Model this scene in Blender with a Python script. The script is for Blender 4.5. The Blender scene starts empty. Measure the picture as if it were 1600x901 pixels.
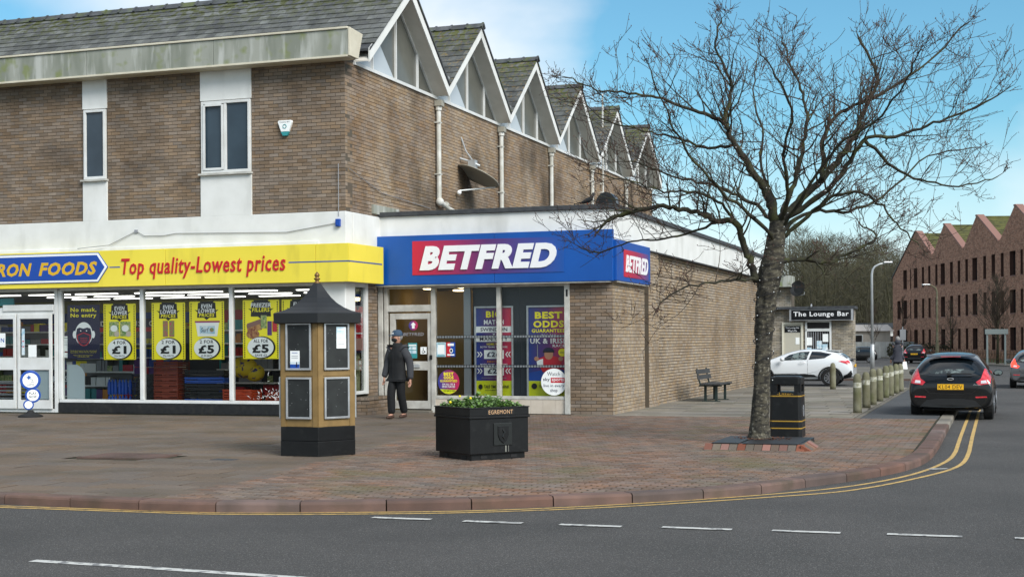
import bpy, bmesh, math, random
from mathutils import Vector, Matrix
from mathutils.bvhtree import BVHTree
random.seed(7)
R = math.radians
PI = math.pi
SC = bpy.context.scene
COL = SC.collection

# ---------------------------------------------------------------- camera
EYE = 1.72
cam = bpy.data.cameras.new('camera')
cam.sensor_width = 36.0
cam.lens = 49.5
cam.shift_y = (531 - 450.5) / 1600
cam.clip_end = 3000
cam.clip_start = 0.1
camo = bpy.data.objects.new('camera', cam)
COL.objects.link(camo)
camo.location = (0, 0, EYE)
camo.rotation_euler = (PI / 2, 0.0066, 0)
SC.camera = camo

# ---------------------------------------------------------------- light and sky
SUN_EL, SUN_AZ = R(38), R(146)          # azimuth clockwise from +Y : light comes from the right, behind the camera
sd_ = bpy.data.lights.new('sun', 'SUN')
sd_.energy = 2.2
sd_.angle = R(30)
sd_.color = (1, .965, .92)
so = bpy.data.objects.new('sun', sd_)
COL.objects.link(so)
sdir = Vector((math.sin(SUN_AZ) * math.cos(SUN_EL), math.cos(SUN_AZ) * math.cos(SUN_EL), math.sin(SUN_EL)))
so.rotation_euler = sdir.to_track_quat('Z', 'Y').to_euler()
so.location = (10, -10, 30)
wd = bpy.data.worlds.new('World')
SC.world = wd
wd.use_nodes = True
nt = wd.node_tree
nt.nodes.clear()
N = nt.nodes.new
L = nt.links.new
out = N('ShaderNodeOutputWorld')
bg = N('ShaderNodeBackground')
bg.inputs[1].default_value = 0.10
sky = N('ShaderNodeTexSky')
sky.sky_type = 'NISHITA'
sky.sun_disc = False
sky.sun_elevation = SUN_EL
sky.sun_rotation = SUN_AZ
sky.air_density = 1.0
sky.dust_density = 0.6
sky.ozone_density = 1.5
tc = N('ShaderNodeTexCoord')
mp = N('ShaderNodeMapping')
mp.inputs['Location'].default_value = (0.35, 0.0, 0.12)
mp.inputs['Scale'].default_value = (1, 1, 1.9)
ns = N('ShaderNodeTexNoise')
ns.inputs['Scale'].default_value = 2.6
ns.inputs['Detail'].default_value = 6
ns.inputs['Roughness'].default_value = 0.5
ns.inputs['Distortion'].default_value = 0.25
cr = N('ShaderNodeValToRGB')
cr.color_ramp.elements[0].position = 0.40
cr.color_ramp.elements[1].position = 0.66
tint = N('ShaderNodeMix')
tint.data_type = 'RGBA'
tint.blend_type = 'MULTIPLY'
tint.inputs[0].default_value = 1
tint.inputs[7].default_value = (.46, .76, .79, 1)
sep = N('ShaderNodeSeparateXYZ')
lowr = N('ShaderNodeMapRange')          # pale veil towards the horizon
lowr.inputs[1].default_value = 0.02
lowr.inputs[2].default_value = 0.15
lowr.inputs[3].default_value = 0.8
lowr.inputs[4].default_value = 0.0
mx1 = N('ShaderNodeMix')
mx1.data_type = 'RGBA'
mx1.inputs[7].default_value = (5.2, 5.75, 6.2, 1)
mx2 = N('ShaderNodeMix')
mx2.data_type = 'RGBA'
mx2.inputs[7].default_value = (6.2, 6.2, 6.3, 1)
L(tc.outputs['Generated'], mp.inputs[0])
L(mp.outputs[0], ns.inputs['Vector'])
acc = ns.outputs[0]
for cx_, cy_, cz_, r0_, r1_, amt in ((-.01, .975, .20, .02, .22, .16), (.36, .93, .07, .05, .2, .10), (.2, .955, .20, .0, .30, -.25), (-.4, .88, .25, .05, .2, -.1)):
    vd = N('ShaderNodeVectorMath'); vd.operation = 'DISTANCE'; vd.inputs[1].default_value = (cx_, cy_, cz_)
    L(tc.outputs['Generated'], vd.inputs[0])
    mr_ = N('ShaderNodeMapRange'); mr_.interpolation_type = 'SMOOTHSTEP'
    for k_, v_ in ((1, r0_), (2, r1_), (3, amt), (4, 0)): mr_.inputs[k_].default_value = v_
    L(vd.outputs['Value'], mr_.inputs[0])
    ad = N('ShaderNodeMath'); L(acc, ad.inputs[0]); L(mr_.outputs[0], ad.inputs[1]); acc = ad.outputs[0]
L(acc, cr.inputs[0])
L(tc.outputs['Generated'], sep.inputs[0])
L(sep.outputs[2], lowr.inputs[0])
L(sky.outputs[0], tint.inputs[6])
L(tint.outputs[2], mx1.inputs[6])
L(lowr.outputs[0], mx1.inputs[0])
L(mx1.outputs[2], mx2.inputs[6])
L(cr.outputs[0], mx2.inputs[0])
L(mx2.outputs[2], bg.inputs[0])
L(bg.outputs[0], out.inputs[0])
SC.view_settings.view_transform = 'Standard'
SC.view_settings.look = 'None'
SC.view_settings.gamma = 1
SC.view_settings.exposure = 0.86

# ---------------------------------------------------------------- street frame: s along the shop fronts, d away from the road, z up
A = math.atan(760 / 2200)
CA, SA = math.cos(A), math.sin(A)
def W(s, d, z=0.0):
    return Vector((CA * s + SA * d, -SA * s + CA * d, z))
ROAD, PAVE = 0.02, 0.12

# ---------------------------------------------------------------- materials
MATS = {}
def srgb(h):
    c = [int(h[i:i + 2], 16) / 255 for i in (0, 2, 4)]
    return [x / 12.92 if x < .04045 else ((x + .055) / 1.055) ** 2.4 for x in c]
def mat(name, col, rough=.75, metal=0, col2=None, scale=3.0, bump=0, bscale=60, tint=None, tamt=.35, spec=.5,
        stretch=(1, 1, 1), stain=None, stain_amt=0, stain_scale=1.2, stain_lo=.5, stain_hi=.68, sstretch=(1, 1, 1), coat=0, lo=.35, hi=.65,
        speck=None, speck_scale=300, speck_amt=.5, zr=None):
    m = bpy.data.materials.new(name)
    m.use_nodes = True
    t = m.node_tree
    N = t.nodes.new
    L = t.links.new
    b = t.nodes['Principled BSDF']
    if isinstance(col, str): col = srgb(col)
    if isinstance(col2, str): col2 = srgb(col2)
    if isinstance(stain, str): stain = srgb(stain)
    if isinstance(speck, str): speck = srgb(speck)
    b.inputs['Roughness'].default_value = rough
    b.inputs['Metallic'].default_value = metal
    b.inputs['Specular IOR Level'].default_value = spec
    b.inputs['Coat Weight'].default_value = coat
    cur = None
    base = (*col, 1)
    geo = None
    def pos(st=(1, 1, 1)):
        nonlocal geo
        if geo is None: geo = N('ShaderNodeNewGeometry')
        q = N('ShaderNodeMapping')
        q.inputs['Scale'].default_value = st
        L(geo.outputs['Position'], q.inputs[0])
        return q.outputs[0]
    def noise(sc, st=(1, 1, 1), det=5):
        n = N('ShaderNodeTexNoise')
        n.inputs['Scale'].default_value = sc
        n.inputs['Detail'].default_value = det
        L(pos(st), n.inputs['Vector'])
        return n.outputs[0]
    def ramp(src, a, c, va=0, vb=1):
        r = N('ShaderNodeMapRange')
        for k, v in zip((1, 2, 3, 4), (a, c, va, vb)): r.inputs[k].default_value = v
        L(src, r.inputs[0])
        return r.outputs[0]
    def mix(fac, a, c, mode='MIX'):
        x = N('ShaderNodeMix')
        x.data_type = 'RGBA'
        x.blend_type = mode
        for i, v in ((0, fac), (6, a), (7, c)):
            if hasattr(v, 'links'): L(v, x.inputs[i])
            else: x.inputs[i].default_value = v
        return x.outputs[2]
    cur = base
    if col2 is not None:
        cur = mix(ramp(noise(scale, stretch), lo, hi), cur, (*col2, 1))
    if tint:
        if tint == 'obj':
            oi = N('ShaderNodeObjectInfo'); v = oi.outputs['Random']
        else:
            at = N('ShaderNodeAttribute'); at.attribute_name = 'tint'; v = at.outputs['Fac']
        cur = mix(1.0, cur, ramp(v, 0, 1, 1 - tamt, 1 + tamt), 'MULTIPLY')
        h = N('ShaderNodeHueSaturation')
        wn = N('ShaderNodeTexWhiteNoise'); wn.noise_dimensions = '1D'
        L(v, wn.inputs['W'])
        L(ramp(wn.outputs[0], 0, 1, .7, 1.12), h.inputs['Saturation'])
        if hasattr(cur, 'links'): L(cur, h.inputs['Color'])
        cur = h.outputs[0]
    if speck is not None:
        cur = mix(ramp(noise(speck_scale, det=2), .56, .7, 0, speck_amt), cur, (*speck, 1))
    if stain is not None:
        f = ramp(noise(stain_scale, sstretch, 8), stain_lo, stain_hi, 0, stain_amt)
        if zr:
            geo = geo or N('ShaderNodeNewGeometry'); sz = N('ShaderNodeSeparateXYZ'); L(geo.outputs['Position'], sz.inputs[0])
            mu = N('ShaderNodeMath'); mu.operation = 'MULTIPLY'; L(f, mu.inputs[0]); L(ramp(sz.outputs[2], *zr), mu.inputs[1]); f = mu.outputs[0]
        cur = mix(f, cur, (*stain, 1))
    if hasattr(cur, 'links'): L(cur, b.inputs['Base Color'])
    else: b.inputs['Base Color'].default_value = cur
    if bump:
        bp = N('ShaderNodeBump')
        bp.inputs['Strength'].default_value = bump
        bp.inputs['Distance'].default_value = .01
        L(noise(bscale), bp.inputs['Height'])
        L(bp.outputs[0], b.inputs['Normal'])
    MATS[name] = m
    return m
def emat(name, col, st):
    m = bpy.data.materials.new(name); m.use_nodes = True
    t = m.node_tree; t.nodes.clear()
    e = t.nodes.new('ShaderNodeEmission'); e.inputs[0].default_value = (*col, 1); e.inputs[1].default_value = st
    o = t.nodes.new('ShaderNodeOutputMaterial'); t.links.new(e.outputs[0], o.inputs[0])
    MATS[name] = m; return m
def glassmat(name, tintc=(.9, .93, .92), refl=.8, base=0.0, bcol=(.1, .1, .1)):
    m = bpy.data.materials.new(name); m.use_nodes = True
    t = m.node_tree; t.nodes.clear()
    N = t.nodes.new; L = t.links.new
    tr = N('ShaderNodeBsdfTransparent'); tr.inputs[0].default_value = (*tintc, 1)
    gl = N('ShaderNodeBsdfGlossy'); gl.inputs['Roughness'].default_value = .02; gl.inputs[0].default_value = (refl, refl, refl, 1)
    fr = N('ShaderNodeFresnel'); fr.inputs[0].default_value = 1.5
    mu = N('ShaderNodeMath'); mu.operation = 'MULTIPLY'; mu.inputs[1].default_value = .55; L(fr.outputs[0], mu.inputs[0])
    mx = N('ShaderNodeMixShader'); L(mu.outputs[0], mx.inputs[0]); L(tr.outputs[0], mx.inputs[1]); L(gl.outputs[0], mx.inputs[2])
    o = N('ShaderNodeOutputMaterial')
    if base:
        df = N('ShaderNodeBsdfDiffuse'); df.inputs[0].default_value = (*bcol, 1)
        m2 = N('ShaderNodeMixShader'); m2.inputs[0].default_value = base
        L(mx.outputs[0], m2.inputs[1]); L(df.outputs[0], m2.inputs[2]); L(m2.outputs[0], o.inputs[0])
    else: L(mx.outputs[0], o.inputs[0])
    MATS[name] = m; return m

for tg, sfx in (('attr', ''), ('obj', '_piece')):
    mat('brick_brown' + sfx, '8a7763', .9, col2='786654', scale=1.1, tint=tg, tamt=.20, bump=.35, bscale=90, stain='2e241b', stain_amt=.55, stain_scale=.8, stain_lo=.52, stain_hi=.75)
    mat('brick_side' + sfx, '9b866d', .9, col2='836c55', scale=.7, tint=tg, tamt=.15, bump=.35, bscale=90, stain='453a2d', stain_amt=.8, stain_scale=.6, stain_lo=.5, stain_hi=.66, sstretch=(1, 1, .6))
    mat('brick_buff' + sfx, 'a59279', .9, col2='937e65', scale=.9, tint=tg, tamt=.14, bump=.35, bscale=90, stain='5b4c38', stain_amt=.4, stain_scale=.6)
    mat('paver' + sfx, '785b48', .82, col2='6b5d51', scale=1.3, lo=.36, hi=.64, tint=tg, tamt=.30, bump=.3, bscale=120, stain='5c5a35', stain_amt=.6, stain_scale=.8, stain_lo=.53, stain_hi=.7)
    mat('slab' + sfx, '685848', .82, col2='5d5145', scale=.6, tint=tg, tamt=.12, bump=.3, bscale=160, stain='494232', stain_amt=.5, stain_scale=.9, speck='9a9087', speck_scale=90, speck_amt=.35)
    mat('slab_grey' + sfx, '7f786c', .85, col2='6b655a', scale=.5, tint=tg, tamt=.26, bump=.3, bscale=120, stain='55553c', stain_amt=.45, stain_scale=1.1)
    mat('slate' + sfx, '4a4c4c', .75, col2='666865', scale=3.0, tint=tg, tamt=.3, bump=.4, bscale=30, stain='45491f', stain_amt=.95, stain_scale=7, stain_lo=.46, stain_hi=.56, zr=(9.0, 9.75, .12, 1))
    mat('slate_moss' + sfx, '434545', .8, col2='5c5e5c', scale=3.0, tint=tg, tamt=.3, bump=.6, bscale=30, stain='4f531b', stain_amt=1, stain_scale=8, stain_lo=.46, stain_hi=.54, zr=(8.9, 9.9, .05, .95), speck='a5822a', speck_scale=9, speck_amt=.35)
    mat('kerb' + sfx, '6e544a', .85, col2='57443c', scale=2.5, tint=tg, tamt=.18, bump=.4, bscale=140, stain='3c3a2a', stain_amt=.5, stain_scale=2.0)
    mat('accent_brick' + sfx, '84503e', .85, tint=tg, tamt=.3, bump=.3)
    mat('brick_bar' + sfx, 'a79d8c', .9, col2='8f8574', scale=1.2, tint=tg, tamt=.25, stain='4f483d', stain_amt=.4, stain_scale=1)
mat('mortar', '5a4f42', .95, col2='565045', scale=3)
mat('mortar_dark', '4e463b', .95, col2='3f382f', scale=1)
mat('mortar_side', '40362a', .95, col2='33291f', scale=2)
mat('paver_joint', '26230f', .95, col2='34311c', scale=4)
mat('white_paint', 'e6e6e2', .6, col2='dbdbd6', scale=2, stain='8e8d82', stain_amt=.45, stain_scale=1.6, stain_lo=.55, stain_hi=.8, sstretch=(1, 1, .3), bump=.12, bscale=20)
mat('white_frame', 'dedfdd', .4, col2='d2d2ce', scale=3)
mat('grey_frame', 'cbc9c1', .45, col2='aaa7a0', scale=4, stain='9a968c', stain_amt=.3, stain_scale=6)
mat('cream_board', 'd3ccb8', .6, col2='c5bda8', scale=3)
mat('soffit', 'e2ded5', .7, col2='d6d2c8', scale=3)
mat('cornice', '9b9d93', .85, col2='7f8377', scale=1.5, stretch=(1.3, 1.3, .35), lo=.4, hi=.6, stain='c0c1bb', stain_amt=.7, stain_scale=2.6, sstretch=(1.6, 1.6, .25), stain_lo=.52, stain_hi=.64, bump=.2, bscale=60, speck='7a8350', speck_scale=3, speck_amt=.8)
mat('felt', '33353a', .8, col2='45484a', scale=6, bump=.3, bscale=80)
mat('ridge', '3f4245', .75, col2='55585a', scale=5, tint='obj', tamt=.25, stain='5f6a16', stain_amt=.6, stain_scale=3)
mat('asphalt', '444240', .9, col2='3a3937', scale=.5, bump=.9, bscale=75, speck='8f8c88', speck_scale=85, speck_amt=.6, stain='302f2e', stain_amt=.6, stain_scale=.3)
mat('asphalt_path', '454749', .92, col2='3e4042', scale=1, bump=.6, bscale=90, speck='70706f', speck_scale=60, speck_amt=.4)
mat('yellow_line', 'c9a660', .8, col2='b99a5e', scale=10, stain='5c5548', stain_amt=.55, stain_scale=14, stain_lo=.55, stain_hi=.62, bump=.3)
mat('white_line', 'c9c9c4', .8, col2='b5b5b0', scale=10, stain='55565a', stain_amt=.75, stain_scale=12, stain_lo=.54, stain_hi=.6, bump=.3)
mat('sign_yellow', 'efdb48', .4, col2='e9d542', scale=1, stain='a8993a', stain_amt=.4, stain_scale=3, sstretch=(1, 1, .25), stain_lo=.55, stain_hi=.8)
mat('sign_blue', '0852a6', .35, col2='074b9a', scale=1)
mat('board_blue', '0f46a0', .4)
mat('sign_red', 'c4162a', .45)
mat('letter_red', 'c01824', .5)
mat('letter_gold', 'dcae1e', .45)
mat('letter_white', 'eeeeee', .4)
mat('letter_grey', '9a9aa0', .4, metal=.3)
mat('letter_black', '0c0c0e', .5)
mat('letter_cream', 'cfa67c', .6)
mat('navy', '1b1a3c', .4)
mat('print_yellow', 'fff022', .5)
mat('print_lime', 'c8cf10', .5)
mat('print_white', 'f2f4f2', .5)
mat('print_red', 'c42030', .5)
mat('print_teal', '2f8f92', .5)
mat('print_green', '3f7f34', .5, col2='c9c58a', scale=22)
mat('print_pink', 'c43a62', .5, col2='5fa04a', scale=30)
mat('print_magenta', '9a2c66', .5)
mat('print_purple', '55307a', .5)
mat('print_pizza', 'c99a5a', .5, col2='7a2c22', scale=18)
mat('print_skin', 'b98468', .5)
mat('print_orange', 'd98a28', .5)
mat('print_grey', '8f9296', .5)
mat('print_sky', '9cc3d6', .5, col2='dfe7ea', scale=7)
mat('black_paint', '101112', .45, col2='151617', scale=6, spec=.35, stain='2b2c2b', stain_amt=.5, stain_scale=7, stain_lo=.58, stain_hi=.75, bump=.08, bscale=40)
mat('black_board', '1b1d1d', .6, col2='262928', scale=7)
mat('roof_black', '1d1f21', .5, col2='181a1b', scale=3)
mat('gold_paint', '8a6f42', .6, col2='7d643a', scale=4, stain='5d4b2d', stain_amt=.35, stain_scale=5)
mat('gold_trim', 'b08a34', .4, metal=.2)
mat('brass', '7d5f35', .5, metal=.5)
mat('silver', 'c8c9ca', .35, metal=.6, col2='b5b6b7', scale=8)
mat('rail_grey', '8c8f92', .4, metal=.5)
mat('plinth_black', '17181a', .3, col2='202123', scale=12, stain='3a3833', stain_amt=.4, stain_scale=10)
mat('pale_green', 'b3b188', .6)
mat('tile_cream', 'cfc3b4', .35, col2='c4b7a6', scale=4)
mat('pipe_white', 'd6d5cf', .5, col2='bcbab0', scale=3, stain='85826f', stain_amt=.4, stain_scale=4)
mat('rubber', '1a1a1b', .8)
mat('soil', '211a14', .95, bump=.8, bscale=30)
mat('bark', '35312a', .9, col2='4f4a3c', scale=7, stretch=(1, 1, 3.0), lo=.42, hi=.58, bump=1.0, bscale=30, stain='1d1b17', stain_amt=.85, stain_scale=9, sstretch=(1, 1, 2.5), stain_lo=.5, stain_hi=.6, speck='9c9788', speck_scale=22, speck_amt=.45)
mat('limb_bark', '25221c', .9, col2='363524', scale=6, bump=.8, bscale=40, stain='55592c', stain_amt=.6, stain_scale=5)
mat('twig', '33281f', .85, col2='41372a', scale=5)
mat('bud', '4b2e28', .8)
mat('concrete_post', '7a7763', .9, col2='636049', scale=5, bump=.6, bscale=70, stain='565a34', stain_amt=.7, stain_scale=4, sstretch=(1, 1, .5))
mat('post_band', 'b9b7a8', .85, col2='8d8b74', scale=14, lo=.45, hi=.6, bump=.3)
mat('bench_wood', '2e2f30', .7, col2='3b3b3a', scale=8)
mat('bench_metal', '1e2e2c', .5)
mat('galv', 'b8bbbc', .45, metal=.4, col2='a7aaab', scale=4)
mat('crest', '1c1f1e', .4)
mat('leaf', '5d7c3a', .5, tint='attr', tamt=.5)
mat('flower', 'e6d21e', .6)
mat('leaf_litter', '6a4532', .8)
mat('car_black', '08090a', .25, coat=.45, spec=.4)
mat('car_white', 'd9dcde', .25, coat=.8)
mat('car_grey', '5f6062', .3, metal=.5, coat=.8)
mat('car_trim', '141516', .6)
mat('car_glass', '10161a', .06, spec=.9)
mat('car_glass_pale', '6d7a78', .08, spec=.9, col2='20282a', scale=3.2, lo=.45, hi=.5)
mat('tyre', '151515', .85)
mat('rim', '8f9194', .35, metal=.8)
mat('lamp_red', 'b51420', .25, coat=1, col2='d8404a', scale=14)
mat('lamp_white', 'd9d4d6', .2, coat=1)
mat('plate_yellow', 'e8b01a', .4)
mat('jacket_black', '111214', .85, bump=.5, bscale=25)
mat('jacket_grey', '38393d', .85, bump=.4, bscale=25)
mat('trouser', '0a0b0d', .85, bump=.5, bscale=18)
mat('coat_far', '35363f', .85)
mat('trouser_far', '3a342d', .85)
mat('skin', 'b98a74', .6)
mat('hair', '8a8783', .85)
mat('cap_blue', '34495e', .8)
mat('mask', '121316', .8)
mat('shoe', '4a3328', .7)
mat('red_brick_far', 'a67a62', .9, col2='85604c', scale=2.4, stretch=(1, 1, 2.5), lo=.42, hi=.58, stain='c2a58e', stain_amt=.5, stain_scale=3.5, sstretch=(1, 1, 3))
mat('coping_far', '8b675c', .7)
mat('far_window', '2c2a2a', .2, spec=.6)
mat('far_reveal', '4d342b', .9)
mat('moss_roof', '4a4a2a', .9, col2='5f5f2f', scale=1.6, stretch=(1, 1, 2), stain='2e3018', stain_amt=.6, stain_scale=3)
mat('bar_black', '121315', .3)
mat('bar_cream', 'd6d1bf', .6)
mat('bar_panel', 'b7b2a2', .7)
mat('render_far', '8f928f', .8, col2='a3a5a2', scale=2)
mat('fence_wood', '6b4d3a', .9, col2='7a5c46', scale=3)
mat('grass', '3c4a20', .95, col2='51602c', scale=1.2, bump=.6, bscale=10)
mat('hill', '31351f', .95, col2='3f3d2a', scale=.08, bump=.4, bscale=1)
mat('wood_twig', '423f2a', .95, tint='attr', tamt=.5)
mat('ceiling', 'a3a59c', .8)
mat('shop_wall', 'b9b13e', .7)
mat('shop_floor', '6b675f', .4)
mat('shelf_grey', '7c7f80', .6)
mat('sign_back', '6f7877', .6)
mat('lime', '77776f', .8)
mat('tan_wall', 'a98f5c', .7)
mat('dark_panel', '20262e', .5, col2='2a3038', scale=.8)
mat('orange_plastic', 'b5401c', .5)
mat('crate_brown', '7a3320', .55)
mat('crate_black', '17181a', .5)
mat('crate_blue', '1f50a8', .5)
mat('yellow_bag', 'd3b81c', .6, col2='2c2860', scale=9, lo=.55, hi=.6)
mat('frosted', 'aebcc0', .35)
mat('dish_grey', '9c988b', .6)
mat('soft_wood', '5b3a28', .6)
emat('tube_light', (1, .98, .93), 2.5)
emat('spot_light', (1, .75, .4), 6.0)
emat('brake_light', (1, .06, .04), 1.6)
glassmat('glass', (.93, .95, .94))
glassmat('glass_dark', (.5, .53, .53))
mat('upper_glass', '3a4954', .1, spec=.3, col2='2f3c46', scale=1)
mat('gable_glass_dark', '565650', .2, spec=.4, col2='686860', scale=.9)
mat('gable_glass_reflect', 'b4bbc0', .2, spec=.6, col2='b5bcc0', scale=.7)  # pale tone is a reflection painted into the glass colour

# ---------------------------------------------------------------- helpers
class MB:
    def __init__(s): s.v = []; s.f = []; s.m = []; s.t = []
    def add(s, vs, fs, m=0, t=None):
        o = len(s.v); s.v += [tuple(v) for v in vs]
        for f in fs: s.f.append(tuple(i + o for i in f)); s.m.append(m); s.t.append(t if t is not None else .5)
        return s
    def box(s, x0, x1, y0, y1, z0, z1, m=0, t=None, skip=''):
        v = [(x0, y0, z0), (x1, y0, z0), (x1, y1, z0), (x0, y1, z0), (x0, y0, z1), (x1, y0, z1), (x1, y1, z1), (x0, y1, z1)]
        F = {'d': (0, 3, 2, 1), 'u': (4, 5, 6, 7), 'f': (0, 1, 5, 4), 'b': (2, 3, 7, 6), 'l': (3, 0, 4, 7), 'r': (1, 2, 6, 5)}
        return s.add(v, [F[k] for k in F if k not in skip], m, t)
    def poly(s, pts, m=0, t=None): return s.add(pts, [tuple(range(len(pts)))], m, t)
    def prism(s, pts, off, m=0, t=None):
        n = len(pts); off = Vector(off)
        v = [tuple(p) for p in pts] + [tuple(Vector(p) + off) for p in pts]
        return s.add(v, [tuple(range(n))[::-1], tuple(range(n, 2 * n))] + [(i, (i + 1) % n, (i + 1) % n + n, i + n) for i in range(n)], m, t)
    def tube(s, pts, rad, n=8, m=0, t=None, cap=True):
        pts = [Vector(p) for p in pts]
        if not hasattr(rad, '__len__'): rad = [rad] * len(pts)
        vs = []; prev = None
        for i, p in enumerate(pts):
            d = (pts[min(i + 1, len(pts) - 1)] - pts[max(i - 1, 0)])
            d = d.normalized() if d.length > 1e-9 else Vector((0, 0, 1))
            if prev is None:
                a = Vector((1, 0, 0)) if abs(d.x) < .8 else Vector((0, 1, 0))
                prev = (a - d * a.dot(d)).normalized()
            else:
                q = prev - d * prev.dot(d)
                prev = q.normalized() if q.length > 1e-6 else d.orthogonal().normalized()
            b = d.cross(prev)
            for k in range(n):
                an = 2 * PI * k / n
                vs.append(p + (prev * math.cos(an) + b * math.sin(an)) * rad[i])
        fs = []
        for i in range(len(pts) - 1):
            for k in range(n):
                a = i * n + k; c = i * n + (k + 1) % n
                fs.append((a, c, c + n, a + n))
        if cap: fs += [tuple(range(n))[::-1], tuple(range(len(vs) - n, len(vs)))]
        return s.add(vs, fs, m, t)
    def lathe(s, prof, c=(0, 0, 0), n=20, m=0, ph=0, cap=True):
        vs = [(c[0] + r * math.cos(2 * PI * k / n + ph), c[1] + r * math.sin(2 * PI * k / n + ph), c[2] + z) for r, z in prof for k in range(n)]
        fs = [(i * n + k, i * n + (k + 1) % n, (i + 1) * n + (k + 1) % n, (i + 1) * n + k) for i in range(len(prof) - 1) for k in range(n)]
        if cap: fs += [tuple(range(n))[::-1], tuple(range(len(vs) - n, len(vs)))]
        return s.add(vs, fs, m)
    def sphere(s, c, r, n=10, k=6, m=0, sc=(1, 1, 1)):
        vs = []
        for i in range(k + 1):
            th = PI * i / k
            for j in range(n):
                a = 2 * PI * j / n
                vs.append((c[0] + r * sc[0] * math.sin(th) * math.cos(a), c[1] + r * sc[1] * math.sin(th) * math.sin(a), c[2] + r * sc[2] * math.cos(th)))
        return s.add(vs, [(i * n + j, (i + 1) * n + j, (i + 1) * n + (j + 1) % n, i * n + (j + 1) % n) for i in range(k) for j in range(n)], m)
    def mesh(s, name, mats, off=None, smooth=False):
        me = bpy.data.meshes.new(name)
        v = s.v if off is None else [(a - off[0], b - off[1], c - off[2]) for a, b, c in s.v]
        me.from_pydata(v, [], s.f)
        if not isinstance(mats, (list, tuple)): mats = [mats]
        for mm in mats: me.materials.append(MATS[mm])
        if any(s.m): me.polygons.foreach_set('material_index', s.m)
        if any(t != .5 for t in s.t):
            a = me.attributes.new('tint', 'FLOAT', 'FACE'); a.data.foreach_set('value', s.t)
        if smooth: me.polygons.foreach_set('use_smooth', [True] * len(s.f))
        me.update()
        return me
BASE = {}
def link(name, data, parent=None, loc=(0, 0, 0), rot=0):
    o = bpy.data.objects.new(name, data); COL.objects.link(o)
    if parent is not None: o.parent = parent
    o.location = loc
    if rot: o.rotation_euler = (0, 0, rot)
    return o
def tagit(o, label, cat, group=None):
    o['label'] = label; o['category'] = cat
    if group: o['group'] = group
    return o
def thing(name, label, cat, base, yaw=0, group=None, world=False):
    """Empty at the base of the thing; base in street coordinates unless world"""
    o = link(name, None, None, Vector(base) if world else W(*base), (0 if world else -A) + yaw)
    o.empty_display_size = .2
    BASE[o.name] = base
    return tagit(o, label, cat, group)
def mods(o, bevel=0, seg=2, sub=0, smooth_ang=None):
    if bevel:
        m = o.modifiers.new('bevel', 'BEVEL'); m.width = bevel; m.segments = seg; m.limit_method = 'ANGLE'; m.angle_limit = R(35)
    if sub:
        m = o.modifiers.new('sub', 'SUBSURF'); m.levels = sub; m.render_levels = sub
    return o
def part(parent, name, mb, mats, local=False, smooth=False, bevel=0, label=None, stuff=False, sub=0):
    """mesh child; vertices in street coordinates when its top thing stands in them, else local"""
    loc = (0, 0, 0)
    if not local and parent.parent is None and parent.name in BASE:
        loc = tuple(-x for x in BASE[parent.name])
    o = link(name, mb.mesh(name, mats, smooth=smooth), parent, loc)
    if label: o['label'] = label
    if stuff: o['kind'] = 'stuff'
    return mods(o, bevel, sub=sub)
def single(name, mb, mats, label, cat, base=(0, 0, 0), group=None, smooth=False, bevel=0, kind=None, world=False, sub=0):
    me = mb.mesh(name, mats, off=base, smooth=smooth)
    o = link(name, me, None, Vector(base) if world else W(*base), 0 if world else -A)
    if label: o['label'] = label
    if cat: o['category'] = cat
    if group: o['group'] = group
    if kind: o['kind'] = kind
    return mods(o, bevel, sub=sub)
def struct(name, mb, mats, smooth=False, world=False, base=(0, 0, 0)):
    return single(name, mb, mats, None, None, base, kind='structure', smooth=smooth, world=world)
def copytree(o, loc, rotz=None, label=None, group=None):
    c = o.copy(); COL.objects.link(c); c.location = loc
    if rotz is not None: c.rotation_euler = (0, 0, rotz)
    if label: c['label'] = label
    if group: c['group'] = group
    for ch in list(o.children):
        k = ch.copy(); COL.objects.link(k); k.parent = c
        for g in list(ch.children):
            q = g.copy(); COL.objects.link(q); q.parent = k
    return c

_TXT = {}
def textmesh(s, bold=0.0, shear=0.0, ext=0.0, res=2, spacing=1.0):
    key = (s, bold, shear, ext, res, spacing)
    if key in _TXT: return _TXT[key]
    c = bpy.data.curves.new('t', 'FONT'); c.body = s; c.offset = bold; c.shear = shear; c.extrude = ext; c.resolution_u = res
    c.space_character = spacing
    o = bpy.data.objects.new('t', c); COL.objects.link(o)
    dg = bpy.context.evaluated_depsgraph_get(); dg.update()
    me = bpy.data.meshes.new_from_object(o.evaluated_get(dg))
    vs = [tuple(v.co) for v in me.vertices]; fs = [tuple(p.vertices) for p in me.polygons]
    bpy.data.objects.remove(o); bpy.data.curves.remove(c); bpy.data.meshes.remove(me)
    _TXT[key] = (vs, fs); return vs, fs
def text_mb(s, u0, v0, u1, v1, place, bold=0.0, shear=0.0, ext=0.0, res=2, keep=False, spacing=1.0):
    """text fitted to the box (u0,v0)-(u1,v1); place(u,v,w) -> point (w towards the viewer)"""
    if bold > .018 and spacing == 1.0 and len(s) > 1: bold *= .6; spacing = 1.1
    vs, fs = textmesh(s, bold, shear, ext, res, spacing)
    mb = MB()
    if not vs: return mb
    x0 = min(v[0] for v in vs); x1 = max(v[0] for v in vs); y0 = min(v[1] for v in vs); y1 = max(v[1] for v in vs)
    kx = (u1 - u0) / (x1 - x0); ky = (v1 - v0) / (y1 - y0)
    mb.add([place(u0 + (v[0] - x0) * kx, v0 + (v[1] - y0) * ky, v[2] + ext) for v in vs], fs)
    return mb
def front(d): return lambda u, v, w: (u, d - w, v)         # text on a plane facing the road
def sideways(s): return lambda u, v, w: (s + w, u, v)       # text on a plane facing +s, u along d
def loc_front(y=0.0): return lambda u, v, w: (u, y - w, v)  # local things
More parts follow.
